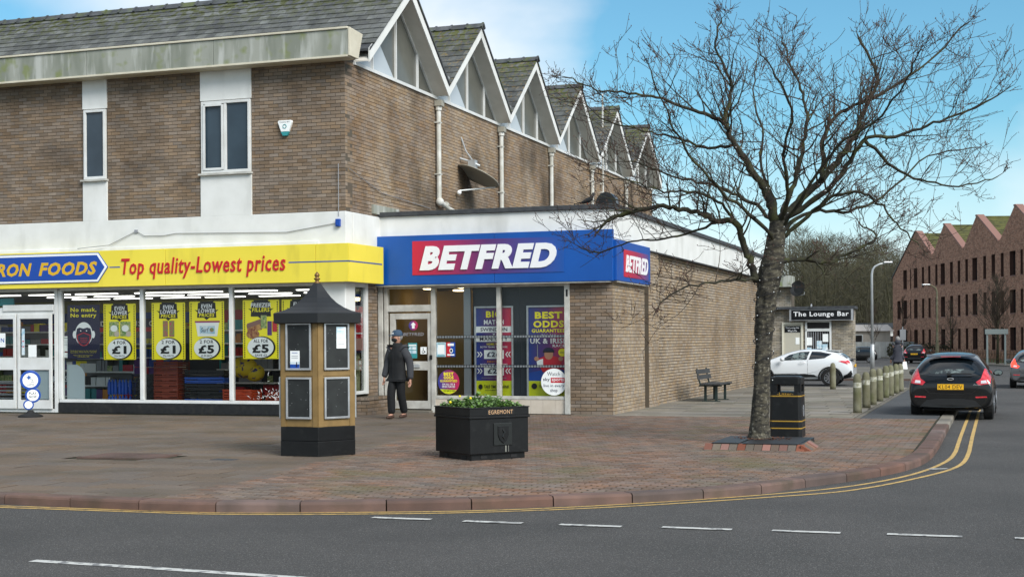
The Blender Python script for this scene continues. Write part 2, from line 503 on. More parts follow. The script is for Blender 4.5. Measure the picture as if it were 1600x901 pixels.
def ell(cu, cv, ru, rv, n=28, a0=0, a1=2 * PI): return [(cu + ru * math.cos(a0 + (a1 - a0) * k / n), cv + rv * math.sin(a0 + (a1 - a0) * k / n)) for k in range(n)]

def poster(name, label, cat, base, w, h, back, els, yaw=0, group=None, thick=.003, parent=None, kind=None, world=False):
    """sheet standing in its local x-z plane, lower left corner at base, printed elements in 0..1 coordinates"""
    if parent is None: o = thing(name, label, cat, base, yaw, group, world)
    mb = MB()
    if kind == 'round':
        mb.prism([(w / 2 + x, 0, h / 2 + y) for x, y in ell(0, 0, w / 2, h / 2, 36)], (0, thick, 0))
    else: mb.box(0, w, 0, thick, 0, h)
    part(o, 'sheet', mb, back, local=True)
    lay = .0008
    for e in els:
        k, m = e[0], e[-1]
        P = loc_front(-lay)
        if k == 't':
            _, s, a, b, c, d, bold, sh, _m = e
            mb = text_mb(s, a * w, b * h, c * w, d * h, P, bold, sh)
            part(o, 'lettering', mb, m, local=True)
        else:
            if k == 'r': pts = [(e[1], e[2]), (e[3], e[2]), (e[3], e[4]), (e[1], e[4])]
            elif k == 'e': pts = ell(*e[1:5])
            elif k == 'p': pts = e[1]
            mb = MB().poly([P(a * w, b * h, 0) for a, b in pts])
            part(o, 'printed_shape', mb, m, local=True)
        lay += .0008
    return o

# brick laying -------------------------------------------------------------------------------------------
CAMP = Vector((0, 0, EYE))
_BR = {}
def brickwall(wall, axis, plane, u0, u1, z0, z1, holes, mname, bl=.225, rh=.075, jt=.011, nparts=300, thick=.012, zfun=None, base=None, pname='brick', seed=0, out=1):
    """running bond of real bricks standing proud of the wall body. axis 's': plane d=const facing the road, axis 'd': plane s=const facing +s"""
    rnd = random.Random(seed)
    full = []; rest = MB()
    row = 0; z = z0
    while z < z1 - .02:
        zt = min(z + rh - jt, z1)
        cuts = [(a, b) for (a, b, c, d) in holes if c < zt - .005 and d > z + .005]
        segs = [(u0, u1)]
        for a, b in cuts:
            ns_ = []
            for p, q in segs:
                if b <= p or a >= q: ns_.append((p, q)); continue
                if a > p: ns_.append((p, a))
                if b < q: ns_.append((b, q))
            segs = ns_
        off = (row % 2) * bl / 2
        for p, q in segs:
            k = math.floor((p - u0 - off) / bl)
            while True:
                a = u0 + off + k * bl; b = a + bl - jt; k += 1
                if a >= q: break
                fa, fb = max(a, p), min(b, q)
                if fb - fa < .02: continue
                if zfun and (z + zt) / 2 > zfun((fa + fb) / 2): continue
                isfull = fb - fa > bl - jt - 1e-4 and zt - z > rh - jt - 1e-4
                (full if isfull else []).append((fa, z)) if isfull else put(rest, axis, plane, fa, fb, z, zt, thick * (1 + rnd.uniform(-.25, .25)), rnd.random())
        row += 1; z += rh
    def dist(q):
        c = W(q[0], plane, q[1]) if axis == 's' else W(plane, q[0], q[1])
        return (c - CAMP).length
    full.sort(key=dist)
    n = min(nparts, len(full))
    key = (axis, bl, rh, jt, mname, thick)
    if key not in _BR:
        _BR[key] = []
        for j in range(3):
            b = MB(); put(b, axis, 0, 0, bl - jt, 0, rh - jt, thick * (.8 + .2 * j), .5)
            _BR[key].append(b.mesh(pname, mname + '_piece'))
    for a, zz in full[:n]:
        pos = (a, plane, zz) if axis == 's' else (plane, a, zz)
        if base is not None: pos = tuple(p - q for p, q in zip(pos, base))
        link(pname, _BR[key][rnd.randrange(3)], wall, pos)
    for a, zz in full[n:]:
        put(rest, axis, plane, a, a + bl - jt, zz, zz + rh - jt, thick * (1 + rnd.uniform(-.25, .25)), rnd.random())
    if rest.f:
        me = rest.mesh('brickwork', mname)
        o = link('brickwork', me, wall, tuple(-q for q in base) if base is not None else (0, 0, 0)); o['kind'] = 'stuff'
def put(mb, axis, pl, a, b, z0, z1, th, t):
    if axis == 's': mb.box(a, b, pl - th, pl, z0, z1, t=t, skip='b')
    else: mb.box(pl, pl + th, a, b, z0, z1, t=t, skip='l')

# ================================================================ SETTING
def px_of(p):
    """rough picture column/row, used only to skip pieces that lie outside the view"""
    if p.y < 1: return None
    return (800 + p.x / p.y * 2200, 531 - (p.z - EYE) / p.y * 2200)
def inview(p, m=60):
    q = px_of(p)
    return q is not None and -m < q[0] < 1600 + m and -m < q[1] < 901 + m

mb = MB(); mb.poly([(-1500, -1500, 0), (1500, -1500, 0), (1500, 1500, 0), (-1500, 1500, 0)])
struct('ground', mb, 'grass', world=True)
mb = MB(); mb.poly([(-140, -60, ROAD), (120, -60, ROAD), (120, 190, ROAD), (-140, 190, ROAD)])
struct('road', mb, 'asphalt', world=True)

KERB = [(-34, 12.35), (-11.5, 12.35), (-10.1, 12.33), (-9.1, 12.28), (-8.3, 12.24), (-7.5, 12.29), (-6.7, 12.48), (-5.92, 12.8), (-5.1, 13.2), (-4.3, 13.72),
        (-3.62, 14.18), (-3.02, 14.72), (-2.5, 15.4), (-2.03, 16.35), (-1.52, 17.4), (-1.12, 18.65), (-.92, 20.1), (-.87, 22.3), (-.87, 25), (-.87, 28), (-.87, 47)]
def smooth_line(pts, step=.05):
    out_ = []
    P = [Vector(p) for p in pts]
    for i in range(len(P) - 1):
        p0, p1, p2, p3 = P[max(i - 1, 0)], P[i], P[i + 1], P[min(i + 2, len(P) - 1)]
        n = max(1, int((p2 - p1).length / step))
        lin = max((p2 - p1).length, (p1 - p0).length, (p3 - p2).length) > 4
        for k in range(n):
            t = k / n
            out_.append(p1.lerp(p2, t) if lin else .5 * ((2 * p1) + (p2 - p0) * t + (2 * p0 - 5 * p1 + 4 * p2 - p3) * t * t + (3 * p1 - p0 - 3 * p2 + p3) * t ** 3))
    out_.append(P[-1]); return out_
KL = smooth_line(KERB)
def offset_line(line, w):
    o = []
    for i, p in enumerate(line):
        d = (line[min(i + 1, len(line) - 1)] - line[max(i - 1, 0)]).normalized()
        o.append(p + Vector((-d.y, d.x)) * w)
    return o
KI = offset_line(KL, .23)
# pavement body
pv = [(p.x, p.y) for p in offset_line(KL, .05)[::4]] + [(-.92, 47), (-34, 47)]
mb = MB(); mb.prism([(a, b, -.05) for a, b in pv], (0, 0, .155))
pave = struct('pavement', mb, 'paver_joint')
# kerb stones
kerb = struct('kerb', MB().box(-3.4, -1, 57.2, 57.4, -.02, .1).box(-34, -3.4, 57.2, 57.4, -.02, .1), 'kerb')
arc = [0]
for i in range(1, len(KL)): arc.append(arc[-1] + (KL[i] - KL[i - 1]).length)
def at_arc(line, a):
    for i in range(1, len(arc)):
        if arc[i] >= a: 
            t = (a - arc[i - 1]) / max(1e-9, arc[i] - arc[i - 1]); return line[i - 1].lerp(line[i], t)
    return line[-1]
a0 = next(arc[i] for i, p in enumerate(KL) if p.x > -9.09) - .86 * 10
rnd = random.Random(3)
while a0 < arc[-1] - .9:
    if True:
        ln = .85; n = 3
        t1 = .004
        outer = [at_arc(KL, a0 + t1 + (ln - 2 * t1) * k / n) for k in range(n + 1)]
        inner = [at_arc(KI, a0 + t1 + (ln - 2 * t1) * k / n) for k in range(n + 1)]
        z = PAVE + .004 + rnd.uniform(-.002, .002)
        c = outer[0]
        mb = MB(); sec = []
        for o_, i_ in zip(outer, inner):
            u = (i_ - o_).normalized()
            ring = [(o_, -.02), (o_, z - .028), (o_ + u * .008, z - .01), (o_ + u * .028, z), (i_, z), (i_, .05)]
            sec += [(q.x - c.x, q.y - c.y, zz) for q, zz in ring]
        K = 6
        fs = [(i * K + j, (i + 1) * K + j, (i + 1) * K + j + 1, i * K + j + 1) for i in range(n) for j in range(K - 1)]
        fs += [tuple(range(K)), tuple(range(n * K, n * K + K))[::-1]]
        mb.add(sec, fs)
        link('kerb_stone', mb.mesh('kerb_stone', 'slab_grey_piece' if c.y > 27 else 'kerb_piece'), kerb, (c.x, c.y, 0))
    a0 += .855
# paving pieces
def lay(parent, cells, mname, pname, top, gap=.008, gd=None, th=.03, npart=300, jit=.0015, seed=1, bigstuff='paving'):
    rnd = random.Random(seed); gd = gd or gap
    cs = []
    for c in cells:
        m_ = W((c[0] + c[1]) / 2, (c[2] + c[3]) / 2, top)
        if inview(m_): cs.append(((m_ - CAMP).length, c))
    cs.sort()
    cache = {}
    rest = MB()
    for i, (dd, (a, b, c, d)) in enumerate(cs):
        if i < npart:
            k = (round(b - a, 3), round(d - c, 3))
            if k not in cache:
                x, y = (b - a - gap) / 2, (d - c - gd) / 2; e = .006
                q = MB(); q.add([(-x, -y, -e), (x, -y, -e), (x, y, -e), (-x, y, -e), (-x + e, -y + e, 0), (x - e, -y + e, 0), (x - e, y - e, 0), (-x + e, y - e, 0)],
                                [(4, 5, 6, 7), (0, 1, 5, 4), (1, 2, 6, 5), (2, 3, 7, 6), (3, 0, 4, 7)])
                cache[k] = q.mesh(pname, mname + '_piece')
            o = link(pname, cache[k], parent, ((a + b) / 2, (c + d) / 2, top + rnd.uniform(-jit, jit)))
            o.rotation_euler = (rnd.uniform(-.006, .006), rnd.uniform(-.006, .006), rnd.uniform(-.01, .01))
        else:
            z = top + rnd.uniform(-jit, jit); g = gap / 2; h = gd / 2; tz = rnd.uniform(-.001, .001)
            rest.add([(a + g, c + h, z - .01), (b - g, c + h, z - .01), (b - g, d - h, z - .01), (a + g, d - h, z - .01),
                      (a + g + .004, c + h + .003, z + tz), (b - g - .004, c + h + .003, z - tz), (b - g - .004, d - h - .003, z - tz), (a + g + .004, d - h - .003, z + tz)],
                     [(4, 5, 6, 7), (0, 1, 5, 4), (1, 2, 6, 5), (3, 0, 4, 7)], t=rnd.random())
    if rest.f:
        o = link(bigstuff, rest.mesh(bigstuff, mname), parent); o['kind'] = 'stuff'
import bisect
def kerb_d(s):
    """inner edge of the kerb, as d at this s"""
    best = None
    for i in range(1, len(KI)):
        a, b = KI[i - 1], KI[i]
        if a.x <= s <= b.x and b.x > a.x: 
            return a.y + (b.y - a.y) * (s - a.x) / (b.x - a.x)
    return 99
kdx = [kerb_d(-34 + .05 * i) for i in range(660)]
def kd(s):
    i = int((s + 34) / .05); return kdx[max(0, min(i, 659))] if s < -1.16 else 99
def brick_edge(d): return -8.3 - max(0, d - 14.5) * .13
PIT = (-4.0, -2.66, 20.2, 21.95)
pavecells = []
for r in range(170):
    d = 12.3 + r * .104
    if d > 28.7: break
    off = .104 if r % 2 else 0
    for k in range(40):
        s = -10.4 + off + k * .208 + 0
        for kk in range(1):
            pass
        c = s + .104
    k = 0
    while True:
        s = -10.6 + off + k * .208; k += 1
        if s > -1.1: break
        c, dc = s + .104, d + .052
        if c < brick_edge(d): continue
        if dc < kd(c) - .06 or dc < kd(min(c, -1.17)) - .06: continue
        if c > -1.2: continue
        if PIT[0] < c < PIT[1] and PIT[2] < dc < PIT[3]: continue
        pavecells.append((s, s + .208, d, d + .104))
lay(pave, pavecells, 'paver', 'paving_brick', PAVE, gap=.027, gd=.014, seed=4, bigstuff='brick_paving')
slabs = []
for r in range(60):
    d = 12.35 + r * .45
    if d > 29: break
    off = .3 if r % 2 else 0
    for k in range(50):
        s = -30 + off + k * .6; c, dc = s + .3, d + .22
        if c > brick_edge(d) - .1 and s + .05 > brick_edge(d) - .25: continue
        if dc < kd(c) - .2: continue
        if c < -13.4 and dc > 26.6: continue
        if -12.3 < c < -11.0 and 16.4 < dc < 17.4: continue
        slabs.append((s, s + .6, d, d + .45))
# strip of thin slabs closing the gap along the slanting edge
for r in range(60):
    d = 12.35 + r * .45
    if d > 29: break
    e = brick_edge(d) + .1
    off = .3 if r % 2 else 0
    last = max([c[1] for c in slabs if abs(c[2] - d) < .01] or [e])
    if last < e - .04 and kd(last) < d + .3: slabs.append((last, e, d, d + .45))
lay(pave, slabs, 'slab', 'paving_slab', PAVE, gap=.024, seed=5, bigstuff='slab_paving')
gs = []
for r in range(40):
    d = 28.72 + r * .6
    if d > 46.6: break
    off = (r * .37) % .9
    s = -8.6 + off
    while s < -2.75:
        b = min(s + .9, -2.74)
        if b - s > .08: gs.append((s, b, d, d + .6))
        s += .9
lay(pave, gs, 'slab_grey', 'paving_slab', PAVE, gap=.02, gd=.045, seed=6, bigstuff='grey_slab_paving')
# dark tarmac footway crossing beside the posts, stone edging
link('tarmac_crossing', MB().box(-2.62, -1.14, 28.72, 47, .08, PAVE - .004).mesh('tarmac_crossing', 'asphalt_path'), pave)
mb = MB()
for k in range(20): mb.box(-2.72, -2.63, 28.74 + k * .915, 29.64 + k * .915, .08, PAVE + .004)
link('edging_stone', mb.mesh('edging_stone', 'slab_grey'), pave)
mb = MB()
mb.box(-12.2, -11.02, 16.62, 17.45, .09, PAVE + .006); mb.box(-12.16, -11.62, 16.66, 17.41, .1, PAVE + .009); mb.box(-11.58, -11.06, 16.66, 17.41, .1, PAVE + .009)
single('manhole_cover', mb, 'kerb', 'reddish twin-plate manhole cover set in the slabs left of the notice kiosk', 'manhole cover', (-11.6, 17, PAVE))
mb = MB(); mb.box(-10.15, -9.8, 16.75, 16.95, .09, PAVE + .005)
single('drain_cover', mb, 'felt', 'small dark drain lid in the slabs just left of the kiosk base', 'drain cover', (-10, 16.8, PAVE), bevel=.004)
# far pavement in front of the bar
mb = MB(); mb.box(-34, -2.9, 57.4, 80, -.05, PAVE - .02)
fp = struct('far_pavement', mb, 'slab_grey')
# markings --------------------------------------------------------------
def strip(name, line, w, mname, z=ROAD + .004, parent=None):
    mb = MB(); a = offset_line(line, w / 2); b = offset_line(line, -w / 2)
    vs = [(p.x, p.y, z) for p in a] + [(p.x, p.y, z) for p in b]; n = len(a)
    mb.add(vs, [(i, i + n, i + n + 1, i + 1) for i in range(n - 1)])
    o = single(name, mb, mname, None, None, kind='structure'); return o
inner = [(-34, 12.22), (-10, 12.18), (-7.6, 12.26), (-5.8, 12.79), (-4.65, 13.33), (-3.54, 14.2), (-2.4, 15.38), (-1.62, 16.5), (-1.04, 18.05), (-.7, 20.0), (-.61, 22.0), (-.62, 25), (-.62, 46)]
outer = [(-34, 12.1), (-10, 12.06), (-7.55, 12.15), (-5.75, 12.66), (-4.6, 13.2), (-3.48, 14.02), (-2.34, 15.13), (-1.56, 16.08), (-.88, 17.85), (-.5, 19.55), (-.42, 22), (-.43, 25), (-.43, 46)]
strip('yellow_line', smooth_line(inner, .1), .06, 'yellow_line')
strip('yellow_line', smooth_line(outer, .1), .06, 'yellow_line')
for a, b, d in [(-5.7, -5.1, 12.36), (-4.76, -4.18, 12.35), (-3.82, -3.24, 12.37), (-2.88, -2.25, 12.45), (-1.9, -1.31, 12.5), (-.92, -.3, 12.55), (.12, .72, 12.6), (1.1, 1.7, 12.64)]:
    # broken line crossing in front of the kerb, drawn nearer the camera than the yellow pair
    strip('dashed_line', [Vector((a, d - .0)), Vector(((a + b) / 2, d)), Vector((b, d + .01))], .1, 'white_line', z=ROAD + .008)
strip('centre_line', [Vector((-7.15, 9.18)), Vector((-6.1, 9.14)), Vector((-4.6, 9.06))], .10, 'white_line')
strip('side_mark', [Vector((-.86, 18.9)), Vector((-.75, 18.95)), Vector((-.62, 19.0))], .12, 'white_line', z=ROAD + .007)

# tree pit ---------------------------------------------------------------
pit = thing('tree_pit', 'raised brick-edged pit with black grille plate round the street tree', 'tree pit', (-3.3, 20.2, PAVE))
mb = MB(); mb.box(PIT[0] + .02, PIT[1] - .02, PIT[2] + .12, PIT[3], .06, .2)
mb.box(PIT[0] + .05, -3.55, PIT[2] + .1, 21.5, .2, .215); mb.box(-3.5, PIT[1] - .05, PIT[2] + .1, 21.6, .2, .212)
part(pit, 'grille_plate', mb, 'roof_black', bevel=.006)
rnd = random.Random(5)
w = (PIT[1] - PIT[0] + .1) / 12
bm_ = MB(); bm_.add([(.004, 0, -.03), (w - .004, 0, -.03), (w - .004, .14, .085), (.004, .14, .085), (.004, .14, -.03), (w - .004, .14, -.03), (.004, .0, .0), (w - .004, .0, .0)],
                    [(6, 7, 3, 2)[::-1][::-1] if False else (6, 7, 2, 3), (0, 1, 7, 6), (0, 6, 3, 4), (1, 5, 2, 7)])
ebm = [bm_.mesh('edging_brick', q) for q in ('accent_brick_piece', 'slab_piece', 'paver_piece')]
bse = BASE[pit.name]
for k in range(12):
    link('edging_brick', ebm[k * 5 % 7 % 3], pit, (PIT[0] - .05 + k * w - bse[0], PIT[2] - .02 - bse[1], 0))
for k in range(9):
    o = link('edging_brick', ebm[k * 4 % 7 % 3], pit, (PIT[1] + .14 - bse[0], PIT[2] + .02 + k * w - bse[1], 0), R(90))
mb = MB()
for k in range(260):
    a = rnd.uniform(0, 2 * PI); r_ = rnd.uniform(.16, .45)
    x, y = -3.38 + math.cos(a) * r_, 21.3 + math.sin(a) * r_ * .8
    q = rnd.uniform(.008, .022); h = .205 + rnd.uniform(.0, .02)
    mb.add([(x - q, y, h), (x, y - q, h + rnd.uniform(0, .01)), (x + q, y, h), (x, y + q, h + rnd.uniform(0, .012))], [(0, 1, 2, 3)])
part(pit, 'leaf_litter', mb, 'leaf_litter', stuff=True)

# ================================================================ SUPERMARKET BUILDING (two storeys, gabled roofs)
HF, HS, HL = 26.6, -12.84, -27.0       # front plane, side plane, far left
BAY0, BAYW = 27.05, 4.56
ZT, ZB = 7.55, 4.42
PRE = set(bpy.data.objects)
B = thing('shop_building', 'two-storey brown brick shop building with a row of steep slate gables', 'building', (HS, HF, PAVE))
bB = BASE[B.name]
# wall bodies ------------------------------------------------------------
wall = part(B, 'wall', MB().box(HL, HS - .001, HF + .012, HF + .35, ZB - .02, ZT + .05).box(HS - .35, HS - .012, HF + .351, 54.3, ZB - .0, ZT + .05), 'mortar')
upper_holes = [(-19.31, -18.67, ZB - .1, ZT + .1), (-16.29, -15.04, ZB - .1, ZT + .1)]
brickwall(wall, 's', HF + .012, HL, HS + .0, ZB, ZT, upper_holes, 'brick_brown', seed=1, base=(0, 0, 0))
wall_s = part(B, 'side_wall', MB().box(HS - .012 - .02, HS - .0125, HF + .02, 54.2, ZB, ZT + .04), 'mortar_side')
brickwall(wall_s, 'd', HS - .012, HF + .0125, 54.3, ZB, ZT, [], 'brick_side', seed=2, base=(0, 0, 0))
# vertical white panels above and below the two windows -------------------
mb = MB()
for a, b in ((-19.31, -18.67), (-16.29, -15.04)):
    part(B, 'render_panel', MB().box(a, b, HF - .03, HF + .02, 6.9, ZT, 0), 'white_paint', bevel=.006); part(B, 'render_panel', MB().box(a, b, HF - .03, HF + .02, ZB - .02, 5.29, 0), 'white_paint', bevel=.006)
part(B, 'render_band', MB().box(HL, HS + .02, HF - .03, HF + .3, 2.93, ZB - .015).box(HS - .3, HS + .03, HF + .31, 29.6, 2.93, ZB - .015)
     .box(HL, HS - .6, HF - .06, HF - .031, 3.72, 3.80), 'white_paint', bevel=.01)
def window(parent, axis, pl, u0, u1, z0, z1, bars, frame='white_frame', pane='upper_glass', fw=.06, dep=.07, rec=.03, trans=(), name='window', base=None):
    """frame with mullions, panes behind it; bars = list of u positions, trans = z positions"""
    mb = MB(); y0 = pl - (.0 if axis == 's' else 0)
    def bx(a, b, c, d, e=0):
        if axis == 's': mb.box(a, b, pl - e, pl + dep, c, d)
        else: mb.box(pl - dep, pl + e, a, b, c, d)
    bx(u0, u0 + fw, z0, z1); bx(u1 - fw, u1, z0, z1); bx(u0 + fw, u1 - fw, z0, z0 + fw, .003); bx(u0 + fw, u1 - fw, z1 - fw, z1, .003)
    for b in bars: bx(b - fw / 2, b + fw / 2, z0 + fw, z1 - fw, -.004)
    for t in trans: bx(u0 + fw, u1 - fw, t - fw / 2, t + fw / 2, -.008)
    w_ = part(parent, name, mb, frame, bevel=.006)
    es = [u0 + fw * .7] + list(bars) + [u1 - fw * .7]; zs = [z0 + fw * .7] + list(trans) + [z1 - fw * .7]
    for i in range(len(es) - 1):
        for j in range(len(zs) - 1):
            q = MB()
            if axis == 's': q.box(es[i], es[i + 1], pl + dep * .6, pl + dep * .6 + .006, zs[j], zs[j + 1])
            else: q.box(pl - dep * .6 - .006, pl - dep * .6, es[i], es[i + 1], zs[j], zs[j + 1])
            part(w_, 'pane', q, pane)
    return w_
part(B, 'window_recess', MB().box(-19.31, -18.67, HF + .1, HF + .13, 5.28, 6.91).box(-16.29, -15.04, HF + .1, HF + .13, 5.28, 6.91), 'dark_panel')
w1 = window(B, 's', HF - .065, -19.26, -18.69, 5.33, 6.88, [], pane='upper_glass')
w2 = window(B, 's', HF - .065, -16.25, -15.05, 5.33, 6.88, [-15.66])
part(w2, 'opening_light', MB().box(-16.19, -16.14, HF - .085, HF - .066, 5.4, 6.8).box(-15.74, -15.69, HF - .085, HF - .066, 5.4, 6.8).box(-16.14, -15.74, HF - .085, HF - .066, 5.39, 5.44).box(-16.14, -15.74, HF - .085, HF - .066, 6.77, 6.82), 'white_frame')
for a, b, w_ in ((-19.33, -18.65, w1), (-16.31, -15.02, w2)):
    part(w_, 'sill', MB().box(a, b, HF - .1, HF + .02, 5.285, 5.325), 'grey_frame')
# cornice ------------------------------------------------------------------
CD0 = HF - .38
s_ = HL
rnd = random.Random(2)
part(B, 'cornice_core', MB().box(HL, HS + .0, CD0 + .03, BAY0 + .1, 7.60, 8.08).box(HS, HS + .26, CD0 + .04, CD0 + .4, 7.60, 8.08), 'felt')
for a, b in ((-27, -25.35), (-25.34, -22.15), (-22.14, -18.95), (-18.94, -15.75), (-15.74, -12.58)):
    part(B, 'cornice_panel', MB().box(a, b, CD0, CD0 + .04, 7.585, 8.12), 'cornice', bevel=.006)
part(B, 'cornice_trim', MB().box(HL, HS + .26, CD0 - .03, CD0 + .1, 8.121, 8.165).box(HL, HS + .26, CD0 - .02, HF - .0, 7.54, 7.584), 'cream_board', bevel=.006)
mb = MB(); mb.prism([(-12.575, CD0 - .01, 7.56), (-12.575, CD0 + .40, 7.56), (-12.575, CD0 + .62, 8.12), (-12.575, CD0 - .01, 8.15)], (.05, 0, 0))
part(B, 'cornice_end', mb, 'cream_board', bevel=.01)
# gables -------------------------------------------------------------------
SB = HS + .37                     # outer face of the barge boards
RZ, VZ = 9.75, 7.87               # outer line of the boards at apex and valley
slope = None
slate_cells = []
for g in range(6):
    d0 = BAY0 + g * BAYW; d1 = d0 + BAYW; dm = (d0 + d1) / 2
    th = .29                       # board depth measured vertically
    mb = MB()
    for a, b in ((d0, dm), (dm, d1)):
        za, zb = (VZ, RZ) if a == d0 else (RZ, VZ)
        pts = [(SB, a, za), (SB, b, zb), (SB, b, zb - th), (SB, a, za - th)]
        mb.prism(pts, (-.03, 0, 0))
        # soffit under the overhang
        off = th + .0
        mb.prism([(SB - .03, a, za - off + .02), (SB - .03, b, zb - off + .02), (SB - .03, b, zb - off + .05), (SB - .03, a, za - off + .05)], (-.40, 0, 0), m=1)
    part(B, 'barge_board', mb, ['white_paint', 'soffit'])
    # glazing in the triangle under the soffit
    zi = ZT + .05
    k = (RZ - VZ) / (dm - d0)
    top = lambda d: (RZ - th) - k * abs(d - dm) + .03
    L_ = dm - (RZ - th - zi) / k; Rr = dm + (RZ - th - zi) / k
    pf = HS - .04
    fr = MB(); fr.box(pf - .04, HS + .04, d0 - .02, d1 - .02, ZT - .01, zi + .01)
    bars = [L_ + (Rr - L_) * f for f in (.22, .5, .78)]
    for b in bars: fr.box(pf - .04, pf + .03, b - .02, b + .02, zi + .01, top(b) - .02)
    for s1 in (-1, 1):
        e0 = dm; e1 = dm + s1 * (Rr - dm)
        fr.prism([(pf + .02, e0, top(e0)), (pf + .02, e1, top(e1)), (pf + .02, e1 - s1 * .05, top(e1)), (pf + .02, e0, top(e0) - .05)], (-.05, 0, 0))
    gw = part(B, 'gable_window', fr, 'white_frame')
    es = [L_ + .05] + bars + [Rr - .05]
    for i in range(4):
        a, b = es[i], es[i + 1]
        pts = [(pf - .02, a, zi), (pf - .02, b, zi), (pf - .02, b, max(top(b) - .01, zi + .02))]
        if a < dm < b: pts.append((pf - .02, dm, top(dm) - .03))
        pts.append((pf - .02, a, max(top(a) - .01, zi + .02)))
        part(gw, 'pane', MB().poly(pts), 'gable_glass_reflect' if i < 1 else 'gable_glass_dark')  # first pane is paler, its reflection put into the colour
        if i == 1: part(gw, 'soffit_reflection', MB().poly([(pf - .015, a + .03, zi + .03), (pf - .015, b - .05, zi + .03), (pf - .015, a + .03, zi + 1.0)]), 'gable_glass_reflect')  # pale triangle painted over the pane as the soffit's reflection
    part(B, 'gable_core', MB().prism([(pf - .09, d0, ZT), (pf - .09, d1, ZT), (pf - .09, dm, RZ - .12)], (-.05, 0, 0)), 'soffit')
    # roof: boarding, slates on the visible pitch, plain sheet behind
    sx0 = HL if g == 0 else -18.5
    roof = part(B, 'roof', MB().prism([(SB + .01, d0 + .0, VZ + .0), (SB + .01, dm, RZ + .0), (SB + .01, d1, VZ + .0), (SB + .01, d1, VZ - .05), (SB + .01, dm, RZ - .05), (SB + .01, d0, VZ - .05)], (sx0 - SB, 0, 0)), 'felt')
    rl = math.hypot(dm - d0, RZ - VZ); ang = math.atan2(RZ - VZ, dm - d0)
    ex = .225 if g == 0 else .28; nrow = int(rl / ex) + 1
    rest = MB(); mname = 'slate' if g == 0 else 'slate_moss'
    cells = []
    for r in range(nrow):
        y0 = r * ex + (0.02 if g else .2)
        if y0 > rl - .05: break
        y1 = min(y0 + ex * 1.25, rl + .02)
        off = .12 if r % 2 else 0
        s0 = SB + .05 - off
        while s0 > sx0:
            a = max(s0 - .24, sx0); w_ = s0 - a
            cells.append((a, w_, y0, y1, r)); s0 -= .24
        if off: cells.append((SB + .05 - off, off, y0, y1, r))
    rnd = random.Random(20 + g)
    ca_, sa_ = math.cos(ang), math.sin(ang)
    cells.sort(key=lambda c: -c[0])
    lim = 300
    me_cache = {}
    for i, (a, w_, y0, y1, r) in enumerate(cells):
        l_ = y1 - y0; gp = .010
        v = [(gp / 2, 0, .026), (w_ - gp / 2, 0, .026), (w_ - gp / 2, l_, .006), (gp / 2, l_, .006), (gp / 2, 0, .004), (w_ - gp / 2, 0, .004), (w_ - gp / 2, l_, -.004), (gp / 2, l_, -.004)]
        F = [(0, 1, 2, 3), (4, 5, 1, 0), (5, 6, 2, 1), (7, 4, 0, 3)]
        full = abs(w_ - .24) < 1e-6 and abs(l_ - ex * 1.25) < 1e-6
        jz = rnd.uniform(0, .004)
        if i < lim and full:
            if 'm' not in me_cache: me_cache['m'] = MB().add(v, F).mesh('slate', mname + '_piece')
            o = link('slate', me_cache['m'], roof, (a, d0 + y0 * ca_, VZ + y0 * sa_ + jz)); o.rotation_euler = (ang + rnd.uniform(-.004, .004), 0, rnd.uniform(-.006, .006))
        else:
            rest.add([(a + x, d0 + (y0 + y) * ca_ - z * sa_, VZ + (y0 + y) * sa_ + z * ca_ + jz) for x, y, z in v], F, t=rnd.random())
    if rest.f:
        o = link('slating', rest.mesh('slating', mname), roof); o['kind'] = 'stuff'
    if g: part(B, 'valley_lead', MB().prism([(SB - .06, d0 - .3, VZ + .22), (SB - .06, d0 + .3, VZ + .22), (SB - .06, d0, VZ - .1)], (-.05, 0, 0)), 'galv')
    # back pitch seen only as an edge: dark verge
    part(B, 'verge', MB().prism([(SB + .03, dm, RZ + .03), (SB + .03, d1, VZ + .03), (SB + .03, d1, VZ - .03), (SB + .03, dm, RZ - .03)], (-.3, 0, 0)), 'ridge')
    # ridge tiles
    n = int((SB + .06 - sx0) / .43); b_ = MB()
    pr = [(-.13, -.10), (-.05, -.0), (0, .035), (.05, -.0), (.13, -.10), (.1, -.12), (0, -.0), (-.1, -.12)]
    b_.prism([(0, y, z) for y, z in pr], (-.42, 0, 0)); pr2 = [(y * 1.12, z * 1.0 + .02) for y, z in pr]
    b_.prism([(.01, y, z) for y, z in pr2], (-.05, 0, 0))
    rm = b_.mesh('ridge_tile', 'ridge')
    for q in range(n):
        link('ridge_tile', rm, roof, (SB + .06 - q * .43, dm, RZ + .05))
# aerial mast by the fifth gable
mb = MB(); mb.tube([(HS + .1, 46.6, 6.6), (HS + .1, 46.6, 10.1)], .03, 6)
mb.box(HS, HS + .1, 46.55, 46.65, 7.0, 7.05); mb.box(HS, HS + .1, 46.55, 46.65, 6.7, 6.75)
single('aerial_mast', mb, 'pipe_white', 'slim white mast rising up the side wall past the fifth gable', 'mast', (HS, 46.6, 6.6))
